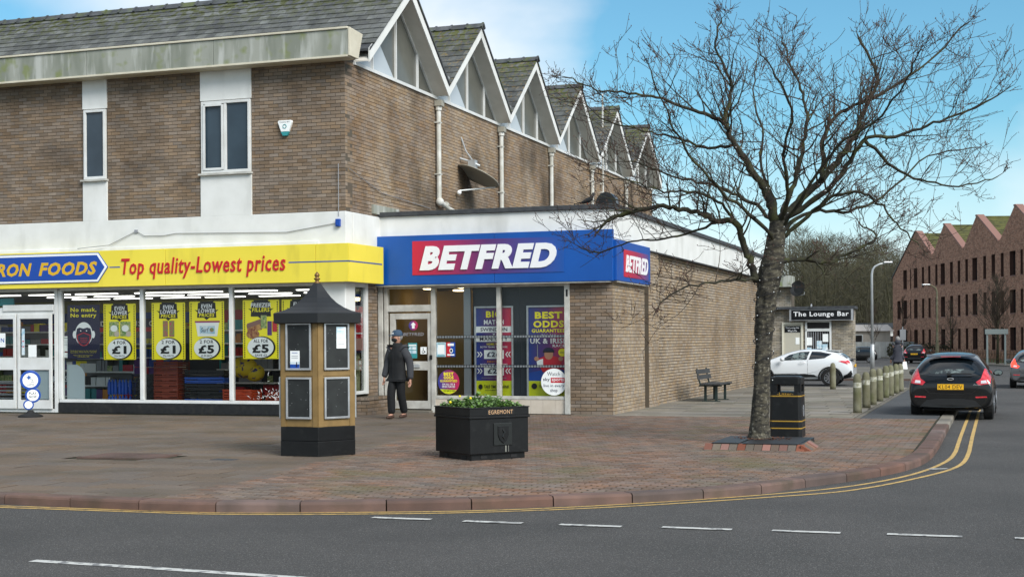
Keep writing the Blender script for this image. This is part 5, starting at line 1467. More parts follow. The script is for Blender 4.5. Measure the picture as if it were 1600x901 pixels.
part(pl, 'plinth', mb, ['black_paint', 'rubber'], local=True)
part(pl, 'soil', MB().poly(sq(.6, .64)), 'soil', local=True)
p, q = Vector(sq(.665, 0)[0]), Vector(sq(.665, 0)[1]); t = (q - p).normalized(); n = Vector((t.y, -t.x, 0)); LL = (q - p).length
PLc = lambda u, v, w: p + t * u + n * (w + .003) + Vector((0, 0, v))
part(pl, 'name_plate', (lambda b: (obox(b, p, t, n, .26, .70, -.005, .003, .60, .675), b)[1])(MB()), 'letter_black', local=True)
part(pl, 'lettering', text_mb('EGREMONT', .29, .612, .675, .665, lambda u, v, w: PLc(u, v, w + .002), .0, spacing=1.1), 'letter_cream', local=True)
crp = MB(); obox(crp, p, t, n, .37, .66, -.01, .008, .19, .49)
cr_ = part(pl, 'crest_plate', crp, 'crest', local=True, bevel=.006)
sh = [(.43, .45), (.60, .45), (.60, .33), (.57, .26), (.515, .215), (.46, .26), (.43, .33)]
part(cr_, 'shield', MB().prism([p + t * u + n * .008 + Vector((0, 0, z)) for u, z in sh], n * .012), 'black_paint', local=True, bevel=.004)
part(cr_, 'beast', MB().tube([p + t * .49 + n * .022 + Vector((0, 0, .41)), p + t * .53 + n * .024 + Vector((0, 0, .36)), p + t * .5 + n * .022 + Vector((0, 0, .31)), p + t * .535 + n * .022 + Vector((0, 0, .26))], [.008, .014, .014, .006], 6), 'crest', local=True)
st_ = MB(); 
for u, w_ in ((.55, .022), (.60, .008)): obox(st_, p, t, n, u, u + w_, -.0, -.004 + .0055, .10, .185)
part(cr_, 'lime_streak', st_, 'lime', local=True)
rnd = random.Random(77)
lm = MB()
for k in range(2600):
    while True:
        x, y = rnd.uniform(-.6, .6), rnd.uniform(-.6, .6)
        if abs(x) + abs(y) < .60: break
    xr, yr = x * math.cos(pa) - y * math.sin(pa), x * math.sin(pa) + y * math.cos(pa)
    dome = .13 * max(0, 1 - ((abs(x) + abs(y)) / .62) ** 2) * (1 + .5 * math.sin(x * 17 + 1) * math.cos(y * 13))
    z = .66 + rnd.uniform(.15, 1) * (dome + .02)
    a = rnd.uniform(0, 2 * PI); l = rnd.uniform(.04, .08); w_ = l * .38; el = rnd.uniform(-.2, .9)
    d = Vector((math.cos(a) * math.cos(el), math.sin(a) * math.cos(el), math.sin(el))); sdv = Vector((-math.sin(a), math.cos(a), rnd.uniform(-.3, .3)))
    c = Vector((xr, yr, z)); m_ = c + d * l * .5
    lm.add([c, m_ + sdv * w_ + Vector((0, 0, .006)), c + d * l, m_ - sdv * w_ + Vector((0, 0, .006))], [(0, 1, 2, 3)], t=rnd.random())
part(pl, 'foliage', lm, 'leaf', local=True, stuff=True)
fl = MB()
for x, y, z in ((-.42, -.12, .76), (-.14, -.3, .82), (-.3, .1, .83)):
    fl.sphere((x, y, z), .018, 8, 5)
part(pl, 'flower', fl, 'flower', local=True)

# litter bin ------------------------------------------------------------------------
bn = thing('litter_bin', 'black Litter bin with gold bands standing behind the tree trunk', 'bin', (-3.27, 23.25, PAVE))
def oct_(hw, ch, z): return [(-hw + ch, -hw, z), (hw - ch, -hw, z), (hw, -hw + ch, z), (hw, hw - ch, z), (hw - ch, hw, z), (-hw + ch, hw, z), (-hw, hw - ch, z), (-hw, -hw + ch, z)]
def frust(mb, h0, z0, h1, z1, ch=.045, m=0):
    mb.add(oct_(h0, ch, z0) + oct_(h1, ch, z1), [tuple(range(8))[::-1], tuple(range(8, 16))] + [(i, (i + 1) % 8, (i + 1) % 8 + 8, i + 8) for i in range(8)], m)
hb, ht = .262, .245
hz = lambda z: hb + (ht - hb) * z / .97
mb = MB(); frust(mb, hz(0), 0, hz(.73), .73); part(bn, 'body', mb, 'black_paint', local=True, bevel=.006)
mb = MB()
for sx in (-1, 1):
    for sy in (-1, 1): mb.box(min(sx * .14, sx * .245), max(sx * .14, sx * .245), min(sy * .14, sy * .24), max(sy * .14, sy * .24), .73, .87)
part(bn, 'corner_post', mb, 'black_paint', local=True)
mb = MB(); frust(mb, .25, .85, .25, .965); frust(mb, .235, .965, .20, .985); part(bn, 'lid', mb, 'black_paint', local=True, bevel=.006)
for z in (.655, .25, .135):
    mb = MB(); frust(mb, hz(z) + .004, z, hz(z) + .004, z + .018, .047); part(bn, 'gold_band', mb, 'gold_trim', local=True)
part(bn, 'lettering', text_mb('-Litter-', -.13, .69, .13, .735, lambda u, v, w: (u, -hz(.7) - .003 - w, v - .012), .01), 'gold_trim', local=True)
part(bn, 'emblem', MB().tube([(hz(.4) + .004, .05 * math.cos(a), .42 + .09 * math.sin(a)) for a in [2 * PI * k / 16 for k in range(17)]], .005, 4), 'print_grey', local=True)

# bench ------------------------------------------------------------------------------
be = thing('bench', 'dark slatted bench against the long buff brick wall', 'bench', (-7.1, 36.2, PAVE))
for k in range(5): part(be, 'seat_slat', MB().box(-.06 + k * .105, .03 + k * .105, -.85, .85, .42 + .004 * abs(k - 2), .455 + .004 * abs(k - 2)), 'bench_wood', local=True, bevel=.006)
for z in (.56, .70): part(be, 'back_slat', MB().prism([(-.13 - (z - .56) * .22, -.85, z), (-.10 - (z - .56) * .22, -.85, z), (-.13 - (z - .56) * .22, -.85, z + .115), (-.16 - (z - .56) * .22, -.85, z + .115)], (0, 1.7, 0)), 'bench_wood', local=True, bevel=.004)
for y in (-.6, .6):
    part(be, 'support', MB().box(-.15, .44, y - .03, y + .03, .385, .42).tube([(-.1, y, .4), (-.16, y, .6), (-.2, y, .84)], .022, 6), 'bench_metal', local=True)
    for x in (.02, .3): part(be, 'leg', MB().box(x - .03, x + .03, y - .03, y + .03, 0, .385), 'bench_metal', local=True)
    part(be, 'foot', MB().box(-.06, .4, y - .05, y + .05, -.0, .02), 'bench_metal', local=True)

# bollards ----------------------------------------------------------------------------
def bollard(name, label, base, band=True, h=.84, r=.088, group=None):
    o = thing(name, label, 'bollard', base, group=group)
    mb = MB().lathe([(r * 1.06, 0), (r * 1.04, .1), (r, h - .16), (r * .93, h - .09), (r * .72, h - .03), (r * .35, h - .003), (.005, h)], n=18)
    part(o, 'post', mb, 'concrete_post', local=True, smooth=True)
    if band: part(o, 'painted_band', MB().lathe([(r * 1.012, h - .30), (r * 1.012, h - .19)], n=18, cap=False), 'post_band', local=True, smooth=True)
    return o
bpos = [(-2.85, 30.78), (-2.86, 33.05), (-2.85, 34.65), (-2.84, 36.6), (-2.84, 38.6), (-2.82, 40.1), (-2.79, 41.8), (-2.76, 43.45)]
bl_ = ['nearest', 'second nearest', 'third', 'fourth', 'fifth', 'sixth', 'seventh', 'farthest']
b0 = bollard('bollard', 'mossy concrete bollard nearest the camera in the row beside the parked hatchback', (bpos[0][0], bpos[0][1], PAVE), group='concrete bollards along the crossing')
rnd = random.Random(4)
for i, (s, d) in enumerate(bpos[1:], 1):
    c = copytree(b0, W(s, d, PAVE), -A + rnd.uniform(0, 6), 'mossy concrete bollard with pale band, %s in the row from the camera' % bl_[i])
    c.scale = (1, 1, rnd.uniform(.97, 1.03)); c.rotation_euler = (rnd.uniform(-.015, .015), rnd.uniform(-.015, .015), rnd.uniform(0, 6))
bollard('bollard', 'lone plain concrete bollard in front of the white car', (-4.9, 44.9, PAVE), False, .82)

# round stacked advertising sign ------------------------------------------------------
rs = thing('round_pavement_sign', 'blue stacked-circle pavement sign with PLAY NOW on a black base', 'pavement sign', (-19.85, 25.45, PAVE), R(38))
part(rs, 'base', MB().lathe([(.26, 0), (.26, .03), (.2, .06), (.1, .09), (.05, .15)], n=24), 'rubber', local=True)
for cx, z, r in ((0, .80, .215), (.05, .475, .165), (-.04, .27, .11)):
    m1 = MB(); m1.prism([(cx + x, -.05, z + y) for x, y in ell(0, 0, r, r, 28)], (0, .1, 0))
    dsk = part(rs, 'disc', m1, 'board_blue', local=True, bevel=.012)
    part(dsk, 'face', MB().poly([(cx + x, -.054, z + y) for x, y in ell(0, 0, r * .74, r * .74, 28)]), 'print_white', local=True)
    if r > .2:
        part(dsk, 'emblem', MB().poly([(x * .06 - .03, -.0565, .86 + y * .06) for x, y in [(math.cos(k * PI / 4) * (1 if k % 2 == 0 else .45), math.sin(k * PI / 4) * (1 if k % 2 == 0 else .45)) for k in range(8)]]), 'sign_blue', local=True)
        part(dsk, 'lettering', text_mb('LOTTO', -.06, .68, .08, .72, loc_front(-.056), .03), 'letter_black', local=True)
        part(dsk, 'drawn_smile', MB().tube([(-.0, -.056, .83), (.05, -.056, .80), (.02, -.056, .75), (.07, -.056, .76)], .008, 4), 'print_grey', local=True)
    elif r > .15:
        part(dsk, 'lettering', text_mb('PLAY', -.03, .49, .13, .545, loc_front(-.056), .03), 'letter_black', local=True)
        part(dsk, 'lettering', text_mb('NOW', -.03, .415, .13, .47, loc_front(-.056), .03), 'letter_black', local=True)

# lamp columns and signs far off --------------------------------------------------------
lp_ = thing('street_lamp', 'tall pale street lamp column to the right of the bar', 'street lamp', (18.5, 72.3, PAVE - .05), 0, world=True)
part(lp_, 'column', MB().tube([(0, 0, 0), (0, 0, 1.3), (0, 0, 1.32)], [.11, .11, .07], 12).tube([(0, 0, 1.3), (0, 0, 4.9), (.05, 0, 5.15), (.16, 0, 5.3), (.4, 0, 5.42), (.75, 0, 5.48)], [.075, .06, .055, .05, .045, .04], 10), 'galv', local=True, smooth=True)
part(lp_, 'lantern', MB().box(.6, 1.05, -.1, .1, 5.46, 5.55), 'silver', local=True, bevel=.03)
l2 = thing('street_lamp', 'farther greenish street lamp in front of the red brick block', 'street lamp', (30.2, 100, ROAD), 0, world=True)
part(l2, 'column', MB().tube([(0, 0, 0), (0, 0, 1.2), (0, 0, 1.22), (0, 0, 4.9), (-.1, 0, 5.2), (-.4, 0, 5.38), (-.6, 0, 5.4)], [.13, .13, .09, .07, .06, .05, .04], 10), 'concrete_post', local=True)
part(l2, 'lantern', MB().box(-1.05, -.5, -.12, .12, 5.38, 5.48), 'silver', local=True, bevel=.03)
sb = thing('road_sign_board', 'blank grey two-post sign board before the red brick block', 'road sign', (27.7, 82, ROAD), 0, world=True)
part(sb, 'panel', MB().box(-.15, 1.2, 0, .05, 1.85, 2.15), 'sign_back', local=True, bevel=.01)
for x in (.0, 1.05): part(sb, 'post', MB().box(x - .05, x + .05, .05, .12, 0, 2.1), 'sign_back', local=True)
sp = thing('pole_sign', 'small white plate on a thin pole near the far parked hatchback', 'road sign', (29.0, 104.5, ROAD), 0, world=True)
part(sp, 'pole', MB().tube([(0, 0, 0), (0, 0, 2.5)], .04, 6), 'galv', local=True)
part(sp, 'plate', MB().box(-.22, .22, -.06, -.04, 1.5, 2.3), 'print_grey', local=True)

# ================================================================ PEOPLE
def bake(o, name, mname, parent, smooth=True):
    dg = bpy.context.evaluated_depsgraph_get(); dg.update()
    me = bpy.data.meshes.new_from_object(o.evaluated_get(dg))
    bpy.data.objects.remove(o)
    me.materials.clear(); me.materials.append(MATS[mname])
    me.polygons.foreach_set('use_smooth', [smooth] * len(me.polygons))
    me.polygons.foreach_set('material_index', [0] * len(me.polygons))
    me.name = name
    return link(name, me, parent)
def skinned(name, chains, mname, parent, sub=2, root=0):
    """chains: list of lists of (x,y,z,rx[,ry]); chains join where points coincide"""
    vs = []; idx = {}; es = []; rad = []
    for ch in chains:
        prev = None
        for p in ch:
            key = tuple(round(c, 4) for c in p[:3])
            if key not in idx: idx[key] = len(vs); vs.append(p[:3]); rad.append((p[3], p[4] if len(p) > 4 else p[3]))
            i = idx[key]
            if prev is not None and prev != i: es.append((prev, i))
            prev = i
    me = bpy.data.meshes.new(name); me.from_pydata(vs, es, [])
    o = bpy.data.objects.new(name, me); COL.objects.link(o)
    m = o.modifiers.new('skin', 'SKIN'); m.use_smooth_shade = True; m.branch_smoothing = .3
    for i, r in enumerate(rad): me.skin_vertices[0].data[i].radius = r
    me.skin_vertices[0].data[root].use_root = True
    s = o.modifiers.new('sub', 'SUBSURF'); s.levels = sub; s.render_levels = sub
    return bake(o, name, mname, parent)
def lerp(a, b, t): return tuple(x + (y - x) * t for x, y in zip(a, b))
def person(label, base, yaw, scale, lf, rf, lh, rh, mats, head_yaw=0, cap=True, mask=True, bag=False):
    """local: faces -y; lf/rf = feet (x,y,z), lh/rh = wrists. x>0 is the viewer's right when facing us"""
    o = thing('person', label, 'person', base, yaw, world=True); o.scale = (scale,) * 3
    hipz = .93
    hips = {1: (.09, 0, hipz), -1: (-.09, 0, hipz)}; sh_ = {1: (.19, .01, 1.44), -1: (-.19, .01, 1.44)}
    feet = {1: lf, -1: rf}; hands = {1: lh, -1: rh}
    knees = {}; elb = {}
    for s in (1, -1):
        f = feet[s]; k = lerp(hips[s], f, .5); knees[s] = (k[0], k[1] - .06 - abs(f[2] - .09) * .5, k[2] + .02)
        h = hands[s]; e = lerp(sh_[s], h, .5); elb[s] = (e[0] + .02 * s, e[1] + .05, e[2])
    mj, mj2, mt = mats
    ch = [[(0, 0, .97, .12, .09), (0, .0, 1.15, .12, .09), (0, .0, 1.33, .14, .095), (0, .01, 1.46, .07, .06), (0, .0, 1.54, .05), (0, -.01, 1.62, .075, .085), (0, -.01, 1.70, .078, .088), (0, -.005, 1.755, .05)]]
    for s in (1, -1):
        f, k, h, e = feet[s], knees[s], hands[s], elb[s]
        ch.append([(0, 0, .97, .12, .09), (*hips[s], .085), (*k, .055), (*lerp(k, f, .5), .05), (*f, .038), (f[0], f[1] - .12, f[2] - .05, .035)])
        ch.append([(0, .0, 1.33, .14, .095), (*sh_[s], .055), (*e, .04), (*h, .028), (h[0], h[1] - .01, h[2] - .06, .032, .018), ])
        pa_ = (h[0], h[1] - .01, h[2] - .06, .032, .018)
        for q, (dx, l) in enumerate(((-.024, .065), (-.008, .075), (.008, .07), (.024, .055))):
            a = (h[0] + dx, h[1] - .015, h[2] - .10, .0095)
            ch.append([pa_, a, (a[0] + .0, a[1] - .012, a[2] - l * .5, .009), (a[0], a[1] - .03, a[2] - l, .007)])
        ch.append([pa_, (h[0] - .03 * s, h[1] - .035, h[2] - .07, .011), (h[0] - .028 * s, h[1] - .05, h[2] - .105, .009)])
    body = skinned('body', ch, 'skin', o)
    # head details turned on the neck
    hq = Matrix.Rotation(head_yaw, 4, 'Z')
    def H(x, y, z): v = hq @ Vector((x, y + .01, z)); return (v.x, v.y - .01, v.z)
    part(o, 'face', MB().sphere((0, 0, 0), 1, 14, 10), 'skin', local=True, smooth=True)
    fc = o.children[-1]
    fm = MB(); fm.sphere((0, -.012, 1.665), .1, 18, 12, sc=(.83, 1.0, 1.22)); fm.tube([(0, -.10, 1.69), (0, -.128, 1.655), (0, -.112, 1.645)], [.012, .017, .012], 8)
    for s in (-1, 1):
        fm.sphere((s * .085, 0, 1.665), .024, 8, 6, sc=(.4, .8, 1.3))
    fm.v = [H(*v) for v in fm.v]; old = fc.data; fc.data = fm.mesh('face', 'skin', smooth=True)
    ey = MB()
    for s in (-1, 1): ey.sphere((s * .034, -.098, 1.682), .011, 8, 6)
    ey.v = [H(*v) for v in ey.v]; part(o, 'eye', ey, 'letter_black', local=True)
    hm = MB(); hm.sphere((0, .018, 1.69), .104, 16, 10, sc=(.86, .95, 1.02)); hm.v = [H(*v) for v in hm.v]
    part(o, 'hair', hm, 'hair', local=True, smooth=True)
    if cap:
        cm = MB(); pr = [(.112, 1.705), (.114, 1.74), (.1, 1.79), (.065, 1.82), (.01, 1.83)]
        cm.lathe(pr, (0, -.002, 0), 20)
        br = [(math.cos(a) * .085, -.085 - max(0, math.sin(a)) * .0 - (.095 * math.sin(a)), 1.712 - .014 * math.sin(a)) for a in [PI * k / 12 for k in range(13)]]
        cm.prism(br, (0, 0, .012)); cm.v = [H(*v) for v in cm.v]
        part(o, 'cap', cm, 'cap_blue', local=True, smooth=False)
        bd2 = MB(); bd2.prism([(-.045, -.116, 1.735), (.045, -.116, 1.735), (.035, -.108, 1.77), (-.035, -.108, 1.77)], (0, .006, 0)); bd2.v = [H(*v) for v in bd2.v]; part(o, 'cap_badge', bd2, 'print_white', local=True)
    if mask:
        mm = MB(); mm.sphere((0, -.045, 1.625), .084, 14, 8, sc=(.92, 1.02, .72)); mm.v = [H(*v) for v in mm.v]; part(o, 'face_mask', mm, 'mask', local=True, smooth=True)
        ml = MB().tube([H(.07, -.05, 1.65), H(.092, .0, 1.665)], .004, 4).tube([H(-.07, -.05, 1.65), H(-.092, .0, 1.665)], .004, 4); part(o, 'mask_loop', ml, 'mask', local=True)
    # jacket and collar
    jc = [[(0, 0, .80, .215, .15), (0, .0, .95, .205, .15), (0, .0, 1.15, .195, .15), (0, .0, 1.32, .19, .15), (0, .01, 1.44, .13, .12), (0, .01, 1.55, .085, .085)], [(0, .0, 1.32, .19, .15), (.15, .01, 1.39, .11, .11)], [(0, .0, 1.32, .19, .15), (-.15, .01, 1.39, .11, .11)]]
    jk = skinned('jacket', jc, mj, o, root=1)
    for s in (1, -1):
        h = hands[s]; e = elb[s]
        a = (sh_[s][0] * .86, sh_[s][1], sh_[s][2] - .03)
        c = skinned('sleeve', [[(*a, .10), (sh_[s][0], sh_[s][1], sh_[s][2] - .06, .102), (*lerp(sh_[s], e, .6), .092), (*e, .085), (*lerp(e, h, .55), .076), (*lerp(e, h, 1.06), .064)]], mj2, o, root=1)
    part(o, 'zip', MB().tube([(0, -.145, .82), (0, -.146, 1.1), (0, -.14, 1.35)], .006, 4), 'rubber', local=True)
    cl = MB().lathe([(.1, 1.46), (.095, 1.56), (.09, 1.56), (.09, 1.46)], (0, .005, 0), 18, cap=False); part(o, 'collar', cl, mj, local=True, smooth=True)
    tr_ = [[(0, 0, .98, .15, .11), (0, 0, .9, .14, .11)]]
    for s in (1, -1):
        f, k = feet[s], knees[s]
        tr_.append([(0, 0, .9, .14, .11), (hips[s][0], 0, .82, .105), (*lerp(hips[s], k, .6), .105), (*k, .092), (*lerp(k, f, .5), .088), (*lerp(k, f, 1.0), .08)])
    skinned('trousers', tr_, mt, o)
    for s in (1, -1):
        f = feet[s]
        skinned('shoe', [[(f[0], f[1] + .05, f[2] - .035, .045, .05), (f[0], f[1] - .03, f[2] - .035, .047, .045), (f[0], f[1] - .12, f[2] - .048, .045, .033), (f[0], f[1] - .18, f[2] - .055, .03, .02)]], 'shoe', o, root=1)
    if bag:
        h = hands[1]; part(o, 'carrier_bag', MB().add([(h[0] - .1, h[1], h[2] - .12), (h[0] + .12, h[1], h[2] - .12), (h[0] + .14, h[1] + .05, h[2] - .42), (h[0] - .12, h[1] + .06, h[2] - .42), (h[0] - .08, h[1] - .08, h[2] - .14), (h[0] + .1, h[1] - .08, h[2] - .14), (h[0] + .12, h[1] - .1, h[2] - .4), (h[0] - .1, h[1] - .1, h[2] - .4)], [(0, 1, 2, 3), (4, 5, 6, 7), (0, 1, 5, 4), (3, 2, 6, 7), (0, 3, 7, 4), (1, 2, 6, 5)]), 'print_white', local=True)
    return o
person('man in blue cap, black mask and dark jacket walking by the betting shop door', (-2.36, 28.95, PAVE), R(-34), 1.0,
       (.07, .14, .10), (-.06, -.12, .09), (.30, .05, .82), (-.28, -.08, .86), ('jacket_black', 'jacket_grey', 'trouser'), head_yaw=R(-28))
person('distant person in dark hooded coat walking away with a white carrier bag', (14.35, 52.4, PAVE - .02), R(172), .93,
       (.09, -.05, .09), (-.09, .10, .11), (-.25, .0, .88), (.26, -.02, .88), ('coat_far', 'coat_far', 'trouser_far'), cap=False, mask=False, bag=False)
po = [o for o in bpy.data.objects if o.get('label', '').startswith('distant person')][0]
part(po, 'carrier_bag', MB().add([(-.34, 0, .78), (-.20, 0, .78), (-.16, .04, .48), (-.38, .04, .48), (-.33, -.07, .78), (-.21, -.07, .78), (-.18, -.1, .5), (-.37, -.1, .5)], [(0, 1, 2, 3), (4, 5, 6, 7), (0, 1, 5, 4), (3, 2, 6, 7), (0, 3, 7, 4), (1, 2, 6, 5)]), 'print_white', local=True)
part(po, 'hood', MB().sphere((0, .06, 1.56), .12, 12, 8, sc=(1, .8, .8)), 'coat_far', local=True, smooth=True)

# ================================================================ CARS
def hull(name, st, arches, mname, parent, sub=2, wheel_r=.33):
    """st: stations (x, zb, ws,zs, wm,zm, wb,zbelt, wr,zr, zt[, dx]); local x runs from nose to tail, y sideways"""
    def prof(q):
        x, zb, ws, zs, wm, zm, wb, zbl, wr, zr, zt = q[:11]
        return [(x, 0, zb), (x, ws * .8, zb), (x, ws, zs), (x, wm, zm), (x, wb, zbl), (x, wr, zr), (x, wr * .55, zt - (zt - zr) * .2), (x, 0, zt)]
    vs = []; fs = []
    n = 8; M = 14
    for q in st:
        h = prof(q); ring_ = h + [(p[0], -p[1], p[2]) for p in h[-2:0:-1]]
        vs += ring_
    for i in range(len(st) - 1):
        for j in range(M):
            k = (j + 1) % M; fs.append((i * M + j, i * M + k, (i + 1) * M + k, (i + 1) * M + j))
    # end caps as quads
    for b, fl in ((0, True), ((len(st) - 1) * M, False)):
        for j in range(6):
            q = (b + j, b + j + 1, b + (M - j - 1) % M, b + (M - j) % M)
            q = tuple(dict.fromkeys(q))
            if len(q) >= 3: fs.append(q if fl else q[::-1])
        q = (b + 6, b + 7, b + 8); fs.append(q if fl else q[::-1])
    me = bpy.data.meshes.new(name); me.from_pydata(vs, [], fs)
    bm = bmesh.new(); bm.from_mesh(me); bmesh.ops.recalc_face_normals(bm, faces=bm.faces); bm.to_mesh(me); bm.free()
    o = bpy.data.objects.new(name, me); COL.objects.link(o)
    s = o.modifiers.new('sub', 'SUBSURF'); s.levels = sub; s.render_levels = sub
    cut = []
    for x, r_ in arches:
        for sy in (-1, 1):
            c = MB(); c.prism([(x + px_, sy * 1.2, wheel_r + pz_) for px_, pz_ in ell(0, 0, r_, r_, 24)], (0, -sy * .62, 0))
            cm = c.mesh('cut', 'rubber'); bm = bmesh.new(); bm.from_mesh(cm); bmesh.ops.recalc_face_normals(bm, faces=bm.faces); bm.to_mesh(cm); bm.free()
            co = bpy.data.objects.new('cut', cm); COL.objects.link(co); cut.append(co)
            b = o.modifiers.new('b', 'BOOLEAN'); b.operation = 'DIFFERENCE'; b.object = co; b.solver = 'EXACT'
    dg = bpy.context.evaluated_depsgraph_get(); dg.update()
    me = bpy.data.meshes.new_from_object(o.evaluated_get(dg)); bpy.data.objects.remove(o)
    for c in cut: bpy.data.objects.remove(c)
    me.materials.clear(); me.materials.append(MATS[mname])
    me.polygons.foreach_set('material_index', [0] * len(me.polygons))
    me.name = 'body'
    try: me.set_sharp_from_angle(angle=R(42))
    except Exception: pass
    ob = link('body', me, parent)
    bm = bmesh.new(); bm.from_mesh(me); tree = BVHTree.FromBMesh(bm); bm.free()
    return ob, tree
def decal(tree, outline, axis, sign, off=.006, thick=0, rings=5, seg=5):
    """patch following the hull. axis 'y': outline (x,z) seen from the side; axis 'x': outline (y,z) seen from behind (sign +1)"""
    pts = []
    n = len(outline)
    for i in range(n):
        a, b = outline[i], outline[(i + 1) % n]
        for k in range(seg): pts.append((a[0] + (b[0] - a[0]) * k / seg, a[1] + (b[1] - a[1]) * k / seg))
    cx = sum(p[0] for p in pts) / len(pts); cz = sum(p[1] for p in pts) / len(pts)
    vs = []; ok = []
    def hit(u, v):
        if axis == 'y': o_, d = Vector((u, sign * 3, v)), Vector((0, -sign, 0))
        elif axis == 'z': o_, d = Vector((u, v, 4)), Vector((0, 0, -1))
        else: o_, d = Vector((10 * sign + 2, u, v)), Vector((-sign, 0, 0))
        loc, nr, _, _ = tree.ray_cast(o_, d)
        return None if loc is None else loc - d * off
    R0 = hit(cx, cz); vs.append(R0); last = R0
    for r_ in range(1, rings + 1):
        t = r_ / rings
        for p in pts:
            h = hit(cx + (p[0] - cx) * t, cz + (p[1] - cz) * t)
            if h is None: h = last if last is not None else Vector((0, 0, 0))
            vs.append(h); last = h
    m = len(pts); fs = [(0, 1 + k, 1 + (k + 1) % m) for k in range(m)]
    for r_ in range(rings - 1):
        for k in range(m): fs.append((1 + r_ * m + k, 1 + (r_ + 1) * m + k, 1 + (r_ + 1) * m + (k + 1) % m, 1 + r_ * m + (k + 1) % m))
    mb = MB(); mb.add([v if v is not None else (0, 0, 0) for v in vs], fs); return mb
def wheel(par, x, y, r, w, side, spokes=7, label=None, rim='rim'):
    o = part(par, 'wheel', MB().tube([(x, y - w / 2, r), (x, y - w / 2 + .02, r), (x, y + w / 2 - .02, r), (x, y + w / 2, r)], [r * .93, r, r, r * .93], 26), 'tyre', local=True)
    yo = y + side * (w / 2 + .002)
    part(o, 'rim', MB().tube([(x, yo, r), (x, yo + side * .004, r)], r * .66, 24), 'car_trim', local=True)
    sp_ = MB()
    for k in range(spokes):
        a = 2 * PI * k / spokes; ca2, sa2 = math.cos(a), math.sin(a); t2 = Vector((-sa2, 0, ca2)) * r * .07
        p0 = Vector((x, yo + side * .012, r)); p1 = p0 + Vector((ca2, 0, sa2)) * r * .62
        sp_.add([p0 + t2, p0 - t2, p1 - t2 * .8, p1 + t2 * .8], [(0, 1, 2, 3)])
    sp_.tube([(x + math.cos(2 * PI * k / 24) * r * .64, yo + side * .006, r + math.sin(2 * PI * k / 24) * r * .64) for k in range(25)], r * .03, 5)
    part(o, 'spokes', sp_, rim, local=True)
def S(st, kx=1, ky=1, kz=1): return [(q[0] * kx, q[1] * kz, q[2] * ky, q[3] * kz, q[4] * ky, q[5] * kz, q[6] * ky, q[7] * kz, q[8] * ky, q[9] * kz, q[10] * kz) for q in st]
HATCH = [(0.0, .32, .50, .36, .56, .46, .50, .56, .42, .58, .60), (.08, .22, .66, .30, .70, .48, .64, .66, .54, .68, .70), (.3, .20, .80, .28, .82, .52, .76, .76, .64, .80, .82), (.95, .19, .82, .26, .85, .56, .80, .88, .70, .93, .96),
         (1.2, .19, .82, .25, .86, .58, .81, .91, .69, .97, 1.03), (1.95, .19, .83, .24, .86, .60, .82, .94, .57, 1.36, 1.42), (2.6, .19, .83, .24, .86, .62, .82, .96, .57, 1.41, 1.475), (3.25, .2, .83, .25, .865, .64, .83, .98, .56, 1.38, 1.45),
         (3.62, .22, .82, .27, .865, .66, .83, .99, .54, 1.32, 1.39), (3.74, .24, .81, .29, .86, .68, .81, .98, .54, 1.22, 1.30), (3.90, .26, .80, .31, .85, .68, .79, .93, .58, .99, 1.01), (3.955, .27, .79, .32, .84, .66, .77, .84, .62, .86, .87),
         (3.975, .28, .76, .34, .82, .56, .76, .70, .62, .74, .75), (3.97, .30, .66, .38, .72, .46, .66, .55, .52, .58, .59)]
